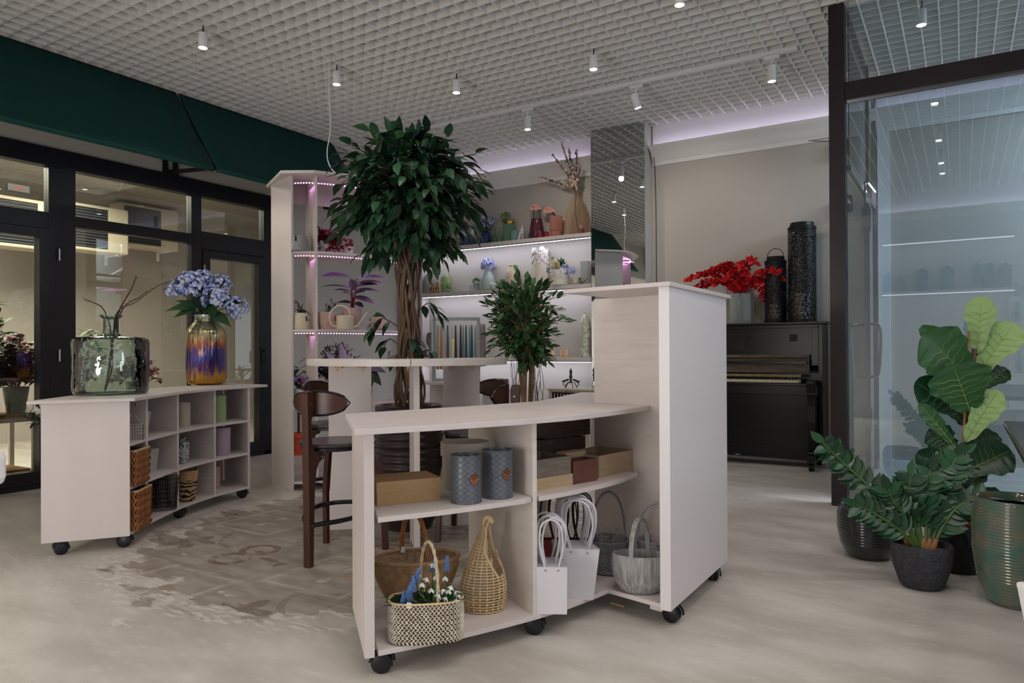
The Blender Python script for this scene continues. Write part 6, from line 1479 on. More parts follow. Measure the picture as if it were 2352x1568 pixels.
def lantern(px, Y, r, h, label, hoop):
    p = py_(px, 730, Y); s = dep((p.x, Y, ZT))/FPX; t = thing('lantern', label, 'lantern', (p.x, Y, ZT), group=None)
    hm = mat('pierced_black_metal', '#0F0F13', .4); nt = hm.node_tree; b = nt.nodes['Principled BSDF']
    tc = nt.nodes.new('ShaderNodeTexCoord'); v = nt.nodes.new('ShaderNodeTexVoronoi'); v.inputs['Scale'].default_value = 70; nt.links.new(tc.outputs['Object'], v.inputs['Vector'])
    lt = nt.nodes.new('ShaderNodeMath'); lt.operation = 'GREATER_THAN'; lt.inputs[1].default_value = .40; nt.links.new(v.outputs['Distance'], lt.inputs[0]); nt.links.new(lt.outputs[0], b.inputs['Alpha'])
    MB().lathe([(r*s, 6*s), (r*s, (h-8)*s)], 48, cap=False).build('pierced_shell', hm, t)
    MB().lathe(prof_px([(0, 0), (r+.4, 0), (r+.4, 7), (0, 7)], s), 48).build('base_rim', 'blackm', t)
    MB().lathe(prof_px([(r+.4, h-9), (r+.4, h-4), (r-4, h-2), (r-5, h+6), (r-7, h+6), (r-7, h-4)], s), 48).build('top_rim', 'blackm', t)
    MB().lathe(prof_px([(0, 8), (r*.55, 8), (r*.55, h*.3), (0, h*.3)], s), 24).build('candle', 'creamw' if 'creamw' in M else P_['creamw'], t)
    if hoop: MB().tube([((r-6)*s*cos(pi*k/20), 0, (h+5+hoop*sin(pi*k/20))*s) for k in range(21)], .0035, seg=6).build('handle', 'blackm', t)
lantern(1843, 7.34, 30.5, 222, 'tallest black pierced metal lantern on the right end of the piano', 0)
lantern(1782, 7.36, 24, 146, 'shorter black pierced metal lantern with a hoop handle on the piano', 20)
t, s = vroot('flower_vase', 'clear glass vase of scarlet eucalyptus branches on the piano', 'vase', 1701, 735, ZT, 7.33)
MB().lathe(prof_px([(0, 0), (24, 0), (24.5, 1), (24.5, 68), (23, 68), (23, 7), (0, 7)], s), 40).build('vase_body', G['clear'], t)
m = MB(); st = MB()
for x, z in ((-116, 108), (-110, 112), (-96, 90), (-92, 86), (-60, 128), (-36, 130), (8, 126), (96, 98), (92, 110), (60, 60), (58, 44), (-50, 92), (40, 134), (-18, 116), (20, 108), (30, 84), (-76, 118)):
    e = Vector((x*s, rnd(-.12, .05), z*s)); pth = bez([(rnd(-8, 8)*s, 0, 8*s), (rnd(-4, 4)*s, 0, 66*s), (x*.55*s, e.y*.5, (max(z, 95)+8)*s), tuple(e)], 8); st.tube(pth, .0022, seg=4)
    for q in pth[10:]:
        for k in range(4): m.leaf(q, rdir(-.7, .7), rdir(), 12*s, 9*s, .2, .15, (.4, 1, 1, .8, .2))
m.build('scarlet_leaves', 'redleaf', t); st.build('stems', 'twig', t)
pl = MB().lathe([(0, 0), (.14, 0), (.165, .008), (.165, .012), (0, .008)], 48)
pl.v = [(x, -z*1.0, y+.165) for x, y, z in pl.v]
p = py_(1742, 730, 7.46); o_ = pl.build('wall_plate', mat('grey_slate_disc', '#8C867C', .7, var=(12, .3))); tag(o_, 'round grey disc leaning behind the scarlet branches on the piano', 'plate', loc=(-1.62, 7.50, ZT))

# ------------------------------------------------------------------ pots and plants by the glass partition
M['glaze'] = mat('dark_bronze_ribbed_glaze', '#23282A', .16, var=(14, .6), coat=.6); M['glazeg'] = mat('green_bronze_ribbed_glaze', '#35574A', .15, var=(16, .5), col2='#6A6352', coat=.7)
M['lava'] = mat('pitted_lava_stone', '#3B3B40', .85, var=(60, .4), bump=(110, 1.0)); M['lavab'] = mat('black_veined_stone', '#141417', .4, var=(30, .6), bump=(50, .6))
def ribpot(t, s, outline, m, pitch=3.2, amp=.8, nm='pot'):
    from bisect import bisect
    zs = [p[1] for p in outline]; pr = []; z = zs[0]
    def R(z):
        for i in range(len(outline)-1):
            if outline[i][1] <= z <= outline[i+1][1]:
                k = (z-outline[i][1])/max(1e-6, outline[i+1][1]-outline[i][1]); return outline[i][0]*(1-k)+outline[i+1][0]*k
        return outline[-1][0]
    while z <= zs[-1]: pr.append((R(z)+amp*abs(sin(pi*(z-zs[0])/pitch/2)), z)); z += pitch/4
    top = zs[-1]; rt = pr[-1][0]; pr = [(0, 0)]+pr+[(rt+.5, top+1.5), (rt-2, top+3), (rt-5, top+2), (rt-6, top-20), (0, top-21)]
    return MB().lathe(prof_px(pr, s), 72).build(nm, m, t, angle=75)
t, s = at('ribbed_planter', 'dark bronze ribbed bowl planter at the foot of the dark glazing post', 'planter', 1995, 1292, 0, 56)
ribpot(t, s, [(38, 0), (48, 8), (60, 32), (66, 66), (66, 96), (62, 112), (60, 116)], 'glaze'); MB().lathe(prof_px([(0, 97), (54, 97)], s), 32).build('soil', 'soil', t)
MB().obox(tuple(-right(t)*14*s+toward(t)*20*s+Vector((0, 0, 104*s))), (.03, .001, .02), .6, .5).build('plant_tag', 'white', t, smooth=False)
t, s = at('potted_zz_plant', 'glossy fern-like plant in a pitted grey stone pot, frontmost of the right group', 'potted plant', 2117, 1362, 0, 56)
MB().lathe(prof_px([(0, 0), (38, 0), (46, 8), (60, 50), (65, 88), (64, 98), (60, 101), (56, 98), (54, 84), (0, 82)], s), 64).build('pot', 'lava', t)
MB().lathe(prof_px([(0, 86), (54, 84)], s), 32).build('soil', mat('clay_granules', '#8A5A44', .9, bump=(120, 1)), t)
r_ = right(t); dv = toward(t); m = MB(); st = MB()
def PT(x, y, fz=0.0):   # picture point -> local point on the plane of the pot, fz metres nearer the viewer
    q = pd(x, y, dep(Vector(t.location)+Vector((0, 0, .1)))-fz); return q-Vector(t.location)
for pts, n in ((((2105, 1270), (2085, 1215), (2010, 1130), (1940, 1065), (1890, 1016)), 15), (((2110, 1270), (2070, 1220), (2010, 1180), (1966, 1158)), 9), (((2120, 1270), (2100, 1200), (2088, 1140), (2092, 1092)), 11),
             (((2130, 1270), (2140, 1180), (2170, 1110), (2196, 1050)), 12), (((2140, 1270), (2165, 1210), (2205, 1160), (2262, 1140)), 10), (((2126, 1270), (2128, 1200), (2120, 1140), (2138, 1080)), 10),
             (((2116, 1270), (2080, 1190), (2052, 1150), (2040, 1120)), 9), (((2135, 1270), (2150, 1220), (2180, 1190), (2215, 1130)), 9), (((2122, 1270), (2112, 1180), (2150, 1090), (2210, 1040)), 11)):
    fz = rnd(-.06, .12); loc = [PT(x, y, fz*(i/len(pts))) for i, (x, y) in enumerate(pts)]; pth = bez([tuple(q) for q in loc], 8); st.tube(pth, [.011-.008*k/len(pth) for k in range(len(pth))], seg=6)
    for i in range(n):
        k = int(len(pth)*(.28+.70*i/n)); k = min(len(pth)-2, k); q = pth[k]; tn = (pth[k+1]-pth[k-1]).normalized()
        for sg in (-1, 1):
            sd = tn.cross(dv+Vector((0, 0, .3))).normalized()*sg; m.leaf(q, sd*.9+tn*.7+dv*rnd(-.2, .4), dv+Vector((0, 0, .6)), rnd(44, 54)*s*(1-.25*i/n), 23*s, .25, .15, (.35, .85, 1, .9, .5, .05))
    m.leaf(pth[-1], pth[-1]-pth[-3], dv, 40*s, 20*s, .1, .15, (.35, .85, 1, .9, .5, .05))
m.build('leaflets', 'leaf3', t, angle=80); st.build('stems', mat('zz_stalk', '#4E6A38', .5), t)
mb = MB()
for x in (-34, -20, -8, 6, 18, 30): mb.tube([tuple(r_*x*.7*s+Vector((0, 0, 82*s))), tuple(r_*x*s+Vector((0, 0, 112*s)))], [.016, .010], seg=8)
mb.build('stem_bases', mat('tan_stem_base', '#9A7048', .6), t)
t, s = at('potted_fiddle_fig', 'fiddle-leaf fig tied to a bamboo cane in a black stone pot', 'potted plant', 2200, 1320, 0, 46)
MB().lathe(prof_px([(0, 0), (40, 0), (46, 6), (54, 60), (56, 108), (54, 112), (51, 110), (49, 96), (0, 94)], s), 56).build('pot', 'lavab', t)
MB().lathe(prof_px([(36, 96), (40, 118), (38.5, 118), (35, 98)], s), 40, cap=False).build('nursery_pot', P_['terra'], t); MB().lathe(prof_px([(0, 106), (37, 106)], s), 32).build('soil', 'soil', t)
r_ = right(t); dv = toward(t)
MB().tube([tuple(PT(2203, 1200)), tuple(PT(2226, 760))], .006, seg=8).build('bamboo_cane', mat('bamboo', '#A8774A', .5, var=(12, .2)), t)
MB().tube(bez([tuple(PT(2208, 1200)), tuple(PT(2210, 1060, -.02)), tuple(PT(2228, 920, -.02)), tuple(PT(2238, 800))], 6), .011, seg=8).build('stem', 'bark', t)
fl_d = leafmat('fig_leaf_dark', '#12301F', '#214A2E', .3, '#3A6838'); fl_m = leafmat('fig_leaf_mid', '#2C5234', '#41693E', .35); fl_l = leafmat('fig_leaf_light', '#7FA060', '#93B070', .45)
FS = (.10, .40, .56, .58, .70, .90, 1.0, .99, .84, .30)
def figleaf(bx, by, tx, ty, wpx, mm, db=0.0, dt=.05, nrm=None, curl=0.0):
    a = PT(bx, by, db); b_ = PT(tx, ty, dt); d = b_-a; L = d.length; nn = nrm or (dv+Vector((0, 0, .35))); d.normalize(); side = d.cross(nn).normalized(); up = side.cross(d)
    mb = MB(); n = 18; K = 8; vs = []; fs = []
    def wid(q):
        f_ = q*(len(FS)-1); i = min(len(FS)-2, int(f_)); return FS[i]*(1-(f_-i))+FS[i+1]*(f_-i)
    for i in range(n+1):
        q = i/n; c = a+d*L*q-up*(.10*L*(q*q-q*.3)); hw = wid(q)*wpx*s/2
        for j in range(-K//2, K//2+1):
            v = j/(K/2); w2 = (1+.06*sin(i*1.6+j)); vs.append(c+side*hw*v*w2+up*(abs(v)**1.5*hw*(.22+curl)-.006*cos(i*2.2)*abs(v)))
    W_ = K+1
    for i in range(n):
        for j in range(K): fs.append((i*W_+j, i*W_+j+1, (i+1)*W_+j+1, (i+1)*W_+j))
    mb.add(vs, fs); lf = mb.build('leaf', mm, t, angle=180)
    vm = MB()
    def P(i, j): return Vector(vs[i*W_+j+K//2])+up*.0012
    vm.tube([P(i, 0) for i in range(n)], [.0028*(1-.7*i/n) for i in range(n)], seg=4)
    for i in (3, 6, 8, 10, 12):
        for sg in (-1, 1):
            pp = [P(i, 0), P(min(n-1, i+1), sg*1), P(min(n-1, i+1), sg*2), P(min(n-1, i+2), sg*3)]
            vm.tube(pp, [.0016, .0013, .001, .0006], seg=3)
    vm.build('veins', mat('leaf_vein', '#8FA562', .5) if 'leaf_vein' not in bpy.data.materials else bpy.data.materials['leaf_vein'], lf)
for a in ((2245, 812, 2255, 680, 62, fl_l, 0, .02), (2246, 858, 2330, 740, 78, fl_l, .0, .05), (2238, 880, 2128, 772, 118, fl_m, .02, .10), (2228, 944, 2190, 838, 128, fl_m, .05, .14), (2222, 958, 2110, 878, 82, fl_d, -.02, .04),
          (2200, 1034, 2116, 930, 36, fl_m, .02, .06), (2218, 1014, 2292, 896, 60, fl_l, .05, .12), (2254, 892, 2314, 846, 46, fl_d, -.03, .0), (2192, 1046, 2140, 984, 66, fl_d, .0, .03), (2206, 1088, 2322, 1032, 88, fl_d, .02, .1),
          (2200, 1100, 2110, 1044, 66, fl_d, 0, .05), (2204, 1190, 2290, 1122, 34, fl_d, .02, .1), (2208, 1130, 2262, 1080, 36, fl_d, 0, .08), (2200, 1150, 2120, 1090, 56, fl_d, -.04, -.02), (2210, 1040, 2296, 1000, 56, fl_d, -.05, 0),
          (2240, 850, 2120, 752, 50, fl_m, -.02, .0), (2245, 830, 2262, 760, 50, fl_d, -.05, -.04), (2226, 980, 2170, 900, 60, fl_d, -.06, -.04), (2216, 1060, 2150, 1010, 60, fl_d, -.06, -.05), (2206, 1120, 2160, 1180, 44, fl_d, -.04, .0)):
    figleaf(*a)
t, s = at('ribbed_planter', 'large green bronze ribbed planter cut off by the right edge of the photo', 'planter', 2335, 1404, 0, 62)
ribpot(t, s, [(50, 0), (62, 12), (78, 60), (87, 130), (87, 190), (82, 232), (80, 240)], 'glazeg', 3.6, .9); MB().lathe(prof_px([(0, 222), (74, 222)], s), 32).build('soil', 'soil', t)
# dark table, white chairs at the picture edges
t = thing('side_table', 'dark wood table reaching in from the right edge of the photo', 'table', (.62, 3.3, 0))
MB().box(-.44, .46, -1.1, 1.17, .715, .75).build('tabletop', mat('dark_stained_oak', '#35322F', .35, var=(12, .3), stretch=(6, .5, 1)), t, smooth=False, bevel=.008)
for x, y in ((-.05, 1.08), (.40, 1.08), (.40, -1.0), (-.30, -1.0)): MB().bar((x, y, 0), (x, y, .714), .05).build('leg', 'blackm', t, smooth=False)
q = pd(6, 1040, 1.75)
t = thing('console_table', 'rounded white tabletop corner with a pale leg at the left edge of the photo', 'table', (q.x, q.y, 0), YAW)
MB().box(-.75, .005, -.45, 0.02, .795, .885).build('tabletop', 'white', t, smooth=False, bevel=.022)
for x, y in ((-.04, -.03), (-.70, -.03), (-.70, -.40), (-.04, -.40)): MB().bar((x, y, 0), (x, y, .794), .05).build('leg', 'board', t, smooth=False)
q = pd(2331, 1318, 1.95)
t = thing('plastic_crate', 'white ribbed plastic crate corner in the lower right of the photo', 'crate', (q.x, q.y, 0), YAW)
m = MB(); vs = []
for z, k in ((0, .055), (.47, .0), (.487, -.004)): vs += [(k, -.0-k, z), (.40-k, 0-k, z), (.40-k, -.46+k, z), (k, -.46+k, z)]
m.add(vs, [(3, 2, 1, 0), (8, 9, 10, 11)]+[(r*4+a, r*4+(a+1) % 4, r*4+4+(a+1) % 4, r*4+4+a) for r in range(2) for a in range(4)])
m.build('crate_body', 'white', t, smooth=False, bevel=.012)
m = MB()
for k in range(26): m.box(.02+k*.014, .026+k*.014, -.44, -.02, .4872, .491)
m.build('ribs', 'white', t, smooth=False)

# ------------------------------------------------------------------ middle of the shop: rack of tapers, side tables, console
t, s = atd('small_table', 'pale curved side table under the hanging tapers', 'table', 1066, 0, 5.85); r_ = right(t); dv = toward(t); an = atan2(r_.y, r_.x)
zt = .875
m = MB().prism([(x*s, y*s) for x, y in ((-98, -60), (98, -60), (100, 20), (60, 60), (-40, 66), (-100, 30))], zt-.02, zt); rotz(m, an+pi).build('tabletop', 'board', t, smooth=False, bevel=.002)
for x in (-56, 64):
    m = MB().box((x-22)*s, (x+22)*s, -.01, .01, 0, zt-.021); rotz(m, an).build('leg_panel', 'board', t, smooth=False)
MB().tube([tuple(r_*(-38)*s+dv*.06), tuple(r_*(-38)*s+dv*.06+Vector((0, 0, zt-.021)))], .016, seg=12).build('leg', 'steel', t)
TT = Vector(t.location)
t = thing('taper_rack', 'grey metal frame rack with hanging taper candles on the side table', 'candle rack', (TT.x, TT.y, zt)); r_ = right(t); dv = toward(t)
def RK(x, y, z): return r_*(x-1066)*s+dv*y+Vector((0, 0, z*s))
m = MB(); x0, x1 = 996, 1099; H_ = 143
for y in (.10, -.13):
    for x in (x0, x1): m.bar(RK(x, y, 0), RK(x, y, H_), .016)
    m.bar(RK(x0, y, H_), RK(x1, y, H_), .016); m.bar(RK(x0, y, 3), RK(x1, y, 3), .014)
for x in (x0, x1): m.bar(RK(x, .10, H_), RK(x, -.13, H_), .016); m.bar(RK(x, .10, 3), RK(x, -.13, 3), .014)
m.build('rack_frame', mat('pale_grey_metal', '#A9B0B2', .4, metal=.4), t, smooth=False)
TAP = [('white_wax', '#D8D3CE'), ('steel_blue_wax', '#44546A'), ('white_wax', ''), ('navy_wax', '#25283A'), ('navy_wax', ''), ('sage_wax', '#8FA098'), ('teal_wax', '#125466'), ('sage_wax', ''), ('teal_wax', ''), ('sage_wax', ''), ('taupe_wax', '#8E7C78'), ('taupe_wax', ''), ('mauve_wax', '#6F6076'), ('ochre_wax', '#B08A52'), ('tan_wax', '#A89B86'), ('tan_wax', ''), ('white_wax', '')]
WX = {}
for n_, c_ in TAP:
    if n_ not in WX: WX[n_] = mat(n_, c_, .4)
spots = [(1006, .06, 'tan_wax', 100), (1010, -.02, 'white_wax', 96), (1014, .03, 'ochre_wax', 100), (1019, -.08, 'white_wax', 92), (1029, .1, 'steel_blue_wax', 92), (1035, .02, 'white_wax', 96), (1047, .1, 'navy_wax', 92), (1058.5, .1, 'navy_wax', 92), (1064, -.03, 'sage_wax', 94), (1070.5, .1, 'teal_wax', 92), (1079, -.03, 'sage_wax', 94), (1083.5, .1, 'teal_wax', 92), (1092, .0, 'sage_wax', 94),
         (1103, .06, 'taupe_wax', 98), (1107, .0, 'taupe_wax', 98), (1111, -.04, 'taupe_wax', 98), (1114, -.1, 'mauve_wax', 98), (1024, -.04, 'white_wax', 90)]
for x, y, w_, h in spots:
    c = RK(x, y, 0); top_ = 128 if x < 1100 else 132; T = thing('taper_candle', '%s taper candle hanging in the metal rack' % w_.replace('_wax', '').replace('_', ' '), 'candle', tuple(Vector((TT.x, TT.y, zt))+c+Vector((0, 0, (top_-h)*s))), group='%s tapers in the rack' % w_.replace('_wax', '').replace('_', ' '))
    MB().lathe(prof_px([(0, 0), (3.2, 0), (3.4, 2), (2.9, h*.4), (1.5, h-4), (.8, h)], s), 16).build('wax', WX[w_], T); MB().tube([(0, 0, h*s), (0, 0, (H_-top_+h)*s)], .0009, seg=4).build('wick', 'white', T)
# second pale counter behind, column-like panels left of the lit wall
m = MB().box(-6.40, -6.05, 7.38, 7.53, 0, 3.1); o = struct('trim_pilaster', m, 'board', smooth=False)
# console with a carved ornament under the mirror
t = thing('console_table', 'small antique cream console with a pierced front below the mirrored column', 'table', (-3.62, 7.05, 0))
M['antq'] = mat('antique_cream_paint', '#B5AA92', .6, var=(30, .25))
MB().box(-.27, .27, -.16, .16, .685, .705).build('tabletop', 'antq', t, smooth=False, bevel=.004)
m = MB().box(-.25, .25, -.14, .14, .665, .684).box(-.25, .25, -.14, .14, .52, .56)
for k in range(12): x = -.22+.04*k; m.ball((x, -.142, .612), .010, .006, .012, 8, 6); m.ball((x, -.142, .640), .010, .006, .012, 8, 6)
for x in (-.25, .22): m.box(x, x+.03, -.145, .14, .56, .665)
m.build('pierced_front', 'antq', t)
MB().box(-.218, .218, -.12, .12, .565, .66).build('drawer_box', 'blackm', t, smooth=False)
for x, y in ((-.235, -.125), (.235, -.125), (.235, .125), (-.235, .125)): MB().tube([(x, y, 0), (x, y, .30), (x, y, .52)], [.010, .016, .014], seg=10).build('leg', 'antq', t)
t = thing('candelabra', 'small scrolled black and silver metal ornament on the cream console', 'ornament', (-3.66, 7.03, .7055)); m = MB(); s = 7.9/FPX
def sc(pts): m.tube(bez([(x*s, y, z*s) for x, y, z in pts], 6), .0045, seg=6)
m.lathe(prof_px([(3, 12), (2, 22), (4.5, 26), (2.5, 32), (4, 38), (1.5, 44), (.5, 46)], s), 14)
for k in (-1, 1):
    sc([(0, 0, 22), (k*8, 0, 18), (k*16, 0, 15), (k*20, 0, 9), (k*15, 0, 5), (k*12, 0, 9)]); sc([(0, 0, 18), (k*7, -.03, 8), (k*10, -.05, 1)]); sc([(k*4, 0, 14), (k*10, 0, 12), (k*14, .02, 1)])
    for q in range(5): m.leaf((k*(5+q*3)*s, 0, (19-q)*s), (k, 0, .3), (0, -1, .3), 7*s, 5*s, .3)
m.build('scrolls', mat('blackened_silver', '#4A4C50', .3, metal=.9), t)
o = MB().bar((-2.86+.02, 7.33, 0), (-2.86+.02, 7.33, .01), .01) if 0 else None
# door closer arm near the cornice
t = thing('door_closer', 'slim folding metal door closer arm under the cornice by the dark post', 'door closer', (-.85, 6.9, 3.0))
q0 = pd(1858, 323, 7.0)-Vector((-.85, 6.9, 3.0)); q1 = pd(1930, 326, 6.6)-Vector((-.85, 6.9, 3.0)); q2 = pd(1930, 313, 6.6)-Vector((-.85, 6.9, 3.0))
MB().bar(q0, q1, .018, .012).bar(q0, q2, .014, .006).build('arm', 'steel', t, smooth=False)
# loose stick
o = MB().bar((0, 0, .003), (.07, -.01, .003), .006).build('wood_splinter', 'beech', smooth=False); q = pz(1402, 1385, 0); tag(o, 'thin pale wood splinter lying on the floor below the tall end of the counter', 'splinter', loc=(q.x, q.y, 0))
# thin cable on the mirrored column
o = MB().tube(bez([(-2.868, 7.515, 3.36), (-2.86, 7.50, 3.28), (-2.845, 7.46, 3.2), (-2.85, 7.5, 3.1), (-2.85, 7.525, 2.6), (-2.85, 7.53, 1.2)], 6), .004, seg=6).build('cable', 'black'); tag(o, 'thin black cable running down the wall right of the mirrored column', 'cable')

# ------------------------------------------------------------------ rear wall behind the photographer (seen in the glass)
for z, lb in ((2.83, 'upper lit shelf on the rear wall, seen mirrored in the right glass'), (2.03, 'lower lit shelf on the rear wall, seen mirrored in the right glass')):
    t = thing('wall_shelf', lb, 'shelf', (-.2, YR+.005, z)); MB().box(-.9, .9, 0, .24, -.04, 0).build('shelf_board', 'board', t, smooth=False)
    MB().box(-.87, .87, .19, .21, -.053, -.042).build('led_strip', emat('led_line', '#F2EEFF', 3), t, smooth=False)
for i, (x, w_, h, c) in enumerate(((-1.0, .14, .30, '#6E7E8C'), (-.83, .14, .22, '#8E9298'), (-.52, .16, .33, '#5F7284'), (-.18, .18, .35, '#667A8A'), (.2, .13, .36, '#72808C'), (.36, .13, .36, '#5E6E7E'), (.56, .16, .34, '#7A8088'))):
    o = MB().box(-w_/2, w_/2, -.05, .05, 0, h).lathe([(.03, h), (.03, h+.03), (0, h+.03)], 12).build('gift_bag', mat('slate_paper_%d' % i, c, .6), smooth=False, bevel=.003); tag(o, 'grey blue gift box on the rear shelf, seen only mirrored in the right glass', 'gift box', 'gift boxes on the rear shelf', loc=(x, YR+.13, 2.03))
o = MB().box(-1.1, .9, YR+.09, YR+.1, 3.2815, 3.287).build('led_strip', emat('rear_cove_led', '#E9E2FF', 16), smooth=False); tag(o, 'cool white LED strip in the rear cove, seen mirrored in the right glass', 'light strip')
struct('trim_rear', MB().box(-6.4, 3.15, YR+.001, YR+.13, 3.16, 3.28).box(-6.4, 3.15, YR+.115, YR+.13, 3.28, 3.31), 'cornice', smooth=False)

# ------------------------------------------------------------------ the flower workroom behind the left windows
def acunit(y, z, x, label):
    t = thing('air_conditioner', label, 'air conditioner', (x, y, z)); MB().box(-.15, .15, -.42, .42, -.29, .29).build('case', mat('cream_plastic', '#D8CFB8', .5), t, smooth=False, bevel=.02)
    m = MB()
    for k in range(14): m.box(.151, .158, -.36, .14, -.24+k*.035, -.225+k*.035)
    m.build('grille', mat('dark_grille', '#3C4248', .6), t, smooth=False); MB().box(.1505, .1512, -.37, .15, -.25, .25).build('recess', 'blackm', t, smooth=False)
    for k in (-.28, .28): MB().bar((.12, k, -.30), (-.14, k, -.30), .03).bar((-.14, k, -.30), (-.14, k, -.42), .03).build('bracket', 'white', t, smooth=False)
q = px_(40, 515, -9.3); acunit(q.y, q.z, -9.3, 'cream outdoor air conditioner unit seen through the leftmost window')
q = px_(196, 520, -9.3); acunit(q.y+.05, q.z-.03, -9.3, 'cream outdoor air conditioner unit seen left in the middle window')
q = px_(300, 500, -9.7); acunit(q.y+.2, q.z-.12, -9.7, 'cream outdoor air conditioner unit hung highest in the middle window')
q = px_(95, 432, -9.2); t = None
o = MB().box(-.02, .02, -.11, .11, -.04, .04).build('display', 'black', smooth=False, bevel=.004); q = px_(41, 433, -8.9); tag(o, 'small black wall display with red digits seen through the leftmost window', 'display', loc=tuple(q))
m = MB()
for x0 in (-.03, .0, .03):
    for a_, b_, c_, d_ in ((0, .018, .018, .020), (0, .018, 0, .002), (0, .018, -.018, -.016), (0, .002, 0, .018), (.016, .018, -.018, 0)): m.box(.0205, .022, x0+a_-.009, x0+b_-.009, min(c_, d_), max(c_, d_))
m.build('red_digits', emat('red_led', '#FF2418', 4), o, smooth=False)
def wtable(y, x, w_, d_, h, label):
    t = thing('display_stand', label, 'stand', (x, y, 0)); m = MB()
    for a in (-1, 1):
        for b_ in (-1, 1): m.bar((a*d_/2, b_*w_/2, 0), (a*d_/2, b_*w_/2, h), .035)
        m.bar((a*d_/2, -w_/2, h-.02), (a*d_/2, w_/2, h-.02), .035); m.bar((a*d_/2, -w_/2, .10), (a*d_/2, w_/2, .10), .035)
    for b_ in (-1, 1): m.bar((-d_/2, b_*w_/2, h-.02), (d_/2, b_*w_/2, h-.02), .035); m.bar((-d_/2, b_*w_/2, .10), (d_/2, b_*w_/2, .10), .035)
    m.build('metal_frame', 'white', t, smooth=False); wd = mat('warm_wood_top', '#A57B46', .5, var=(8, .25), stretch=(6, .6, 1))
    MB().box(-d_/2-.01, d_/2+.01, -w_/2-.01, w_/2+.01, h, h+.03).build('wood_top', wd, t, smooth=False); MB().box(-d_/2+.02, d_/2-.02, -w_/2+.02, w_/2-.02, .12, .14).build('lower_shelf', wd, t, smooth=False)
    return t
wtable(2.62, -6.92, .74, .42, .58, 'white metal display stand with a wooden top behind the leftmost window')
wtable(3.72, -7.0, .9, .42, .58, 'white metal display stand behind the middle window')
def bouquet(loc, label, kind, R_=.3, Hh=.7, col='leaf2', n=70, L=.12, W_=.05):
    t = thing('flower_arrangement', label, 'flower arrangement', loc); MB().lathe([(0, 0), (.07, 0), (.10, .22), (.095, .22), (.065, .01)], 24).build('vase_body', G['teal'], t)
    m = MB(); st = MB()
    for i in range(n):
        d = rdir(.05, 1); e = Vector((d.x*R_, d.y*R_, .2+d.z*Hh)); pth = bez([(0, 0, .1), (e.x*.3, e.y*.3, .3), tuple(e)], 4); st.tube(pth, .002, seg=3)
        for q in pth[4:]:
            for k in range(3): m.leaf(q, rdir(-.4, .8), (0, 0, 1), L, W_, .5)
    m.build('foliage', col, t); st.build('stems', 'twig', t); return t
t = bouquet((-6.95, 2.52, .612), 'big loose green bouquet with pampas plumes behind the leftmost window', 0, .42, .85, 'leaf2', 80)
m = MB()
for i in range(9):
    a = Vector((rnd(-.1, .1), rnd(-.26, .12), .95)); b_ = a+Vector((rnd(-.08, .08), rnd(-.1, .25), rnd(.25, .42)))
    for k in range(70):
        q = a+(b_-a)*random.random(); m.leaf(q, (b_-a).normalized()+rdir()*.5, rdir(), .07, .006, .3, 0, (1, .8, .1))
m.build('pampas_plumes', mat('pampas_tan', '#9C7E5E', .9), t)
bouquet((-6.9, 2.93, .612), 'dark wine-red foliage bouquet behind the leftmost window', 0, .2, .45, 'wineleaf', 40, .1, .06)
bouquet((-7.0, 3.45, .612), 'leafy green bouquet behind the middle window', 0, .28, .62, 'leaf2', 34)
bouquet((-6.95, 4.02, .612), 'low dark red and white bouquet in cellophane behind the middle window', 0, .22, .28, 'wineleaf', 40, .06, .04)
t = thing('wrapped_bouquet', 'white flowers wrapped in clear film leaning behind the left counter', 'bouquet', (-6.1, 2.72, 0)); m = MB(); st = MB(); 
tip = px_(92, 945, -6.15)-Vector((-6.1, 2.72, 0))
m2 = MB(); hydrangea(m2, tip, .09, 40, .35); m2.build('white_flowers', leafmat('white_bloom', '#C9C4B0', '#EDE8DC', .6), t)
for i in range(40): m.leaf(tip+rdir()*.06+Vector((0, 0, -.04)), rdir(-.2, 1), (0, 0, 1), .10, .03, .4)
for i in range(12): st.tube([tuple(tip+rdir()*.05), (rnd(-.03, .03)+.1, rnd(-.03, .03)+.18, .25)], .003, seg=4)
m.build('leaves', 'olive', t); st.build('stems', 'leaf2', t); MB().lathe([(0, 0), (.09, 0), (.11, .3), (.105, .3), (.08, .01)], 24, c=(.1, .18, 0)).build('bucket', P_['grey'], t)
MB().obox(tuple(tip+Vector((.08, -.02, .01))), (.002, .07, .035), .2).build('price_tag', 'white', t, smooth=False)
q = px_(532, 880, -6.95); t = thing('lidded_jar', 'clear lidded jar with orange slices behind the right window', 'jar', (-7.0, 4.95, .612)); MB().lathe([(0, 0), (.09, 0), (.10, .02), (.10, .2), (.07, .24), (.07, .25)], 28).build('jar_body', G['clear'], t)
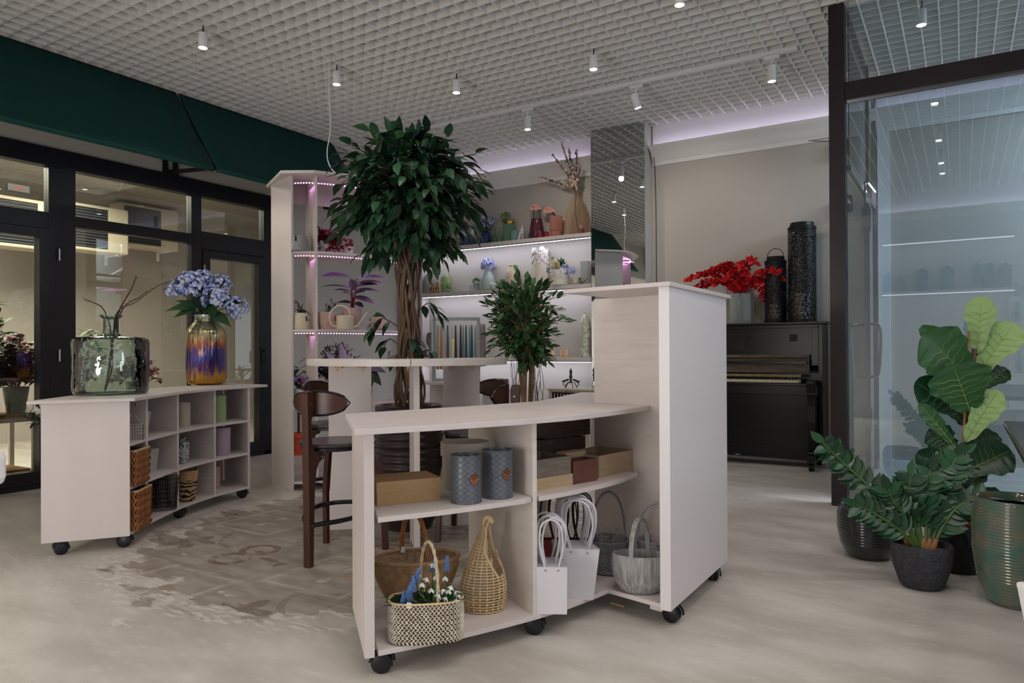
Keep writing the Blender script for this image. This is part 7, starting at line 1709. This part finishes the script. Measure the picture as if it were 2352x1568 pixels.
MB().lathe([(0, .25), (.078, .25), (.078, .275), (0, .278)], 24).build('lid', 'steel', t); MB().lathe([(0, .01), (.085, .01), (.085, .07), (0, .07)], 20).build('orange_slices', mat('orange_pulp', '#D89A3A', .5), t)
wtable(4.95, -7.0, .5, .4, .58, 'white metal display stand behind the right window')

# lamps and glassware glimpsed in the hall glass
for (a, b_), lb in ((((1962, 395), (1990, 441)), 'left bar of the slim lit pendant behind the glass door'), (((1977, 397), (2011, 441)), 'right bar of the slim lit pendant behind the glass door')):
    p0 = pd(a[0], a[1], 6.4); p1 = pd(b_[0], b_[1], 6.0); t = thing('pendant_lamp', lb, 'lamp', tuple(p0)); MB().bar((0, 0, 0), p1-p0, .010, .010).build('light_bar', emat('bar_led', '#FFE9EE', 5), t, smooth=False)
    MB().tube([(0, 0, .006), (0, 0, 3.59-p0.z)], .0015, seg=4).build('wire', 'steel', t)
for y, lb in ((378, 'upper small dark cylinder lamp beside the glass door'), (497, 'lower small dark cylinder lamp beside the glass door')):
    p0 = pd(1970, y, 7.45); p0.y = min(p0.y, 7.45); o = MB().lathe([(0, -.075), (.04, -.075), (.04, .075), (0, .075)], 24).box(-.012, .012, 0, YB-p0.y-.001, -.02, .02).build('wall_lamp', 'blackm'); tag(o, lb, 'lamp', 'dark cylinder wall lamps', loc=tuple(p0))
t = thing('display_steps', 'white stepped glassware stand behind the photographer, seen mirrored at the right edge', 'stand', (.95, -1.45, 0))
for k in range(4): MB().box(-.35, .35, -.28+.11*k-.055, -.28+.11*k+.055, 0, 1.9-.38*k).build('step', 'white', t, smooth=False)
for k in range(4):
    for x in (-.25, .0, .24):
        h = rnd(.18, .34); r = rnd(.035, .06); o = MB().lathe([(0, 0), (r*.7, 0), (r, h*.3), (r*.4, h*.7), (r*.6, h), (r*.55, h), (r*.35, h*.7), (r*.9, h*.3), (0, .01)], 20).build('glass_vase', G['clear']); tag(o, 'clear glass vase on the stepped stand, seen only mirrored at the right edge', 'vase', 'glass vases on the stepped stand', loc=(.95+x, -1.45-.28+.11*k, 1.9-.38*k))
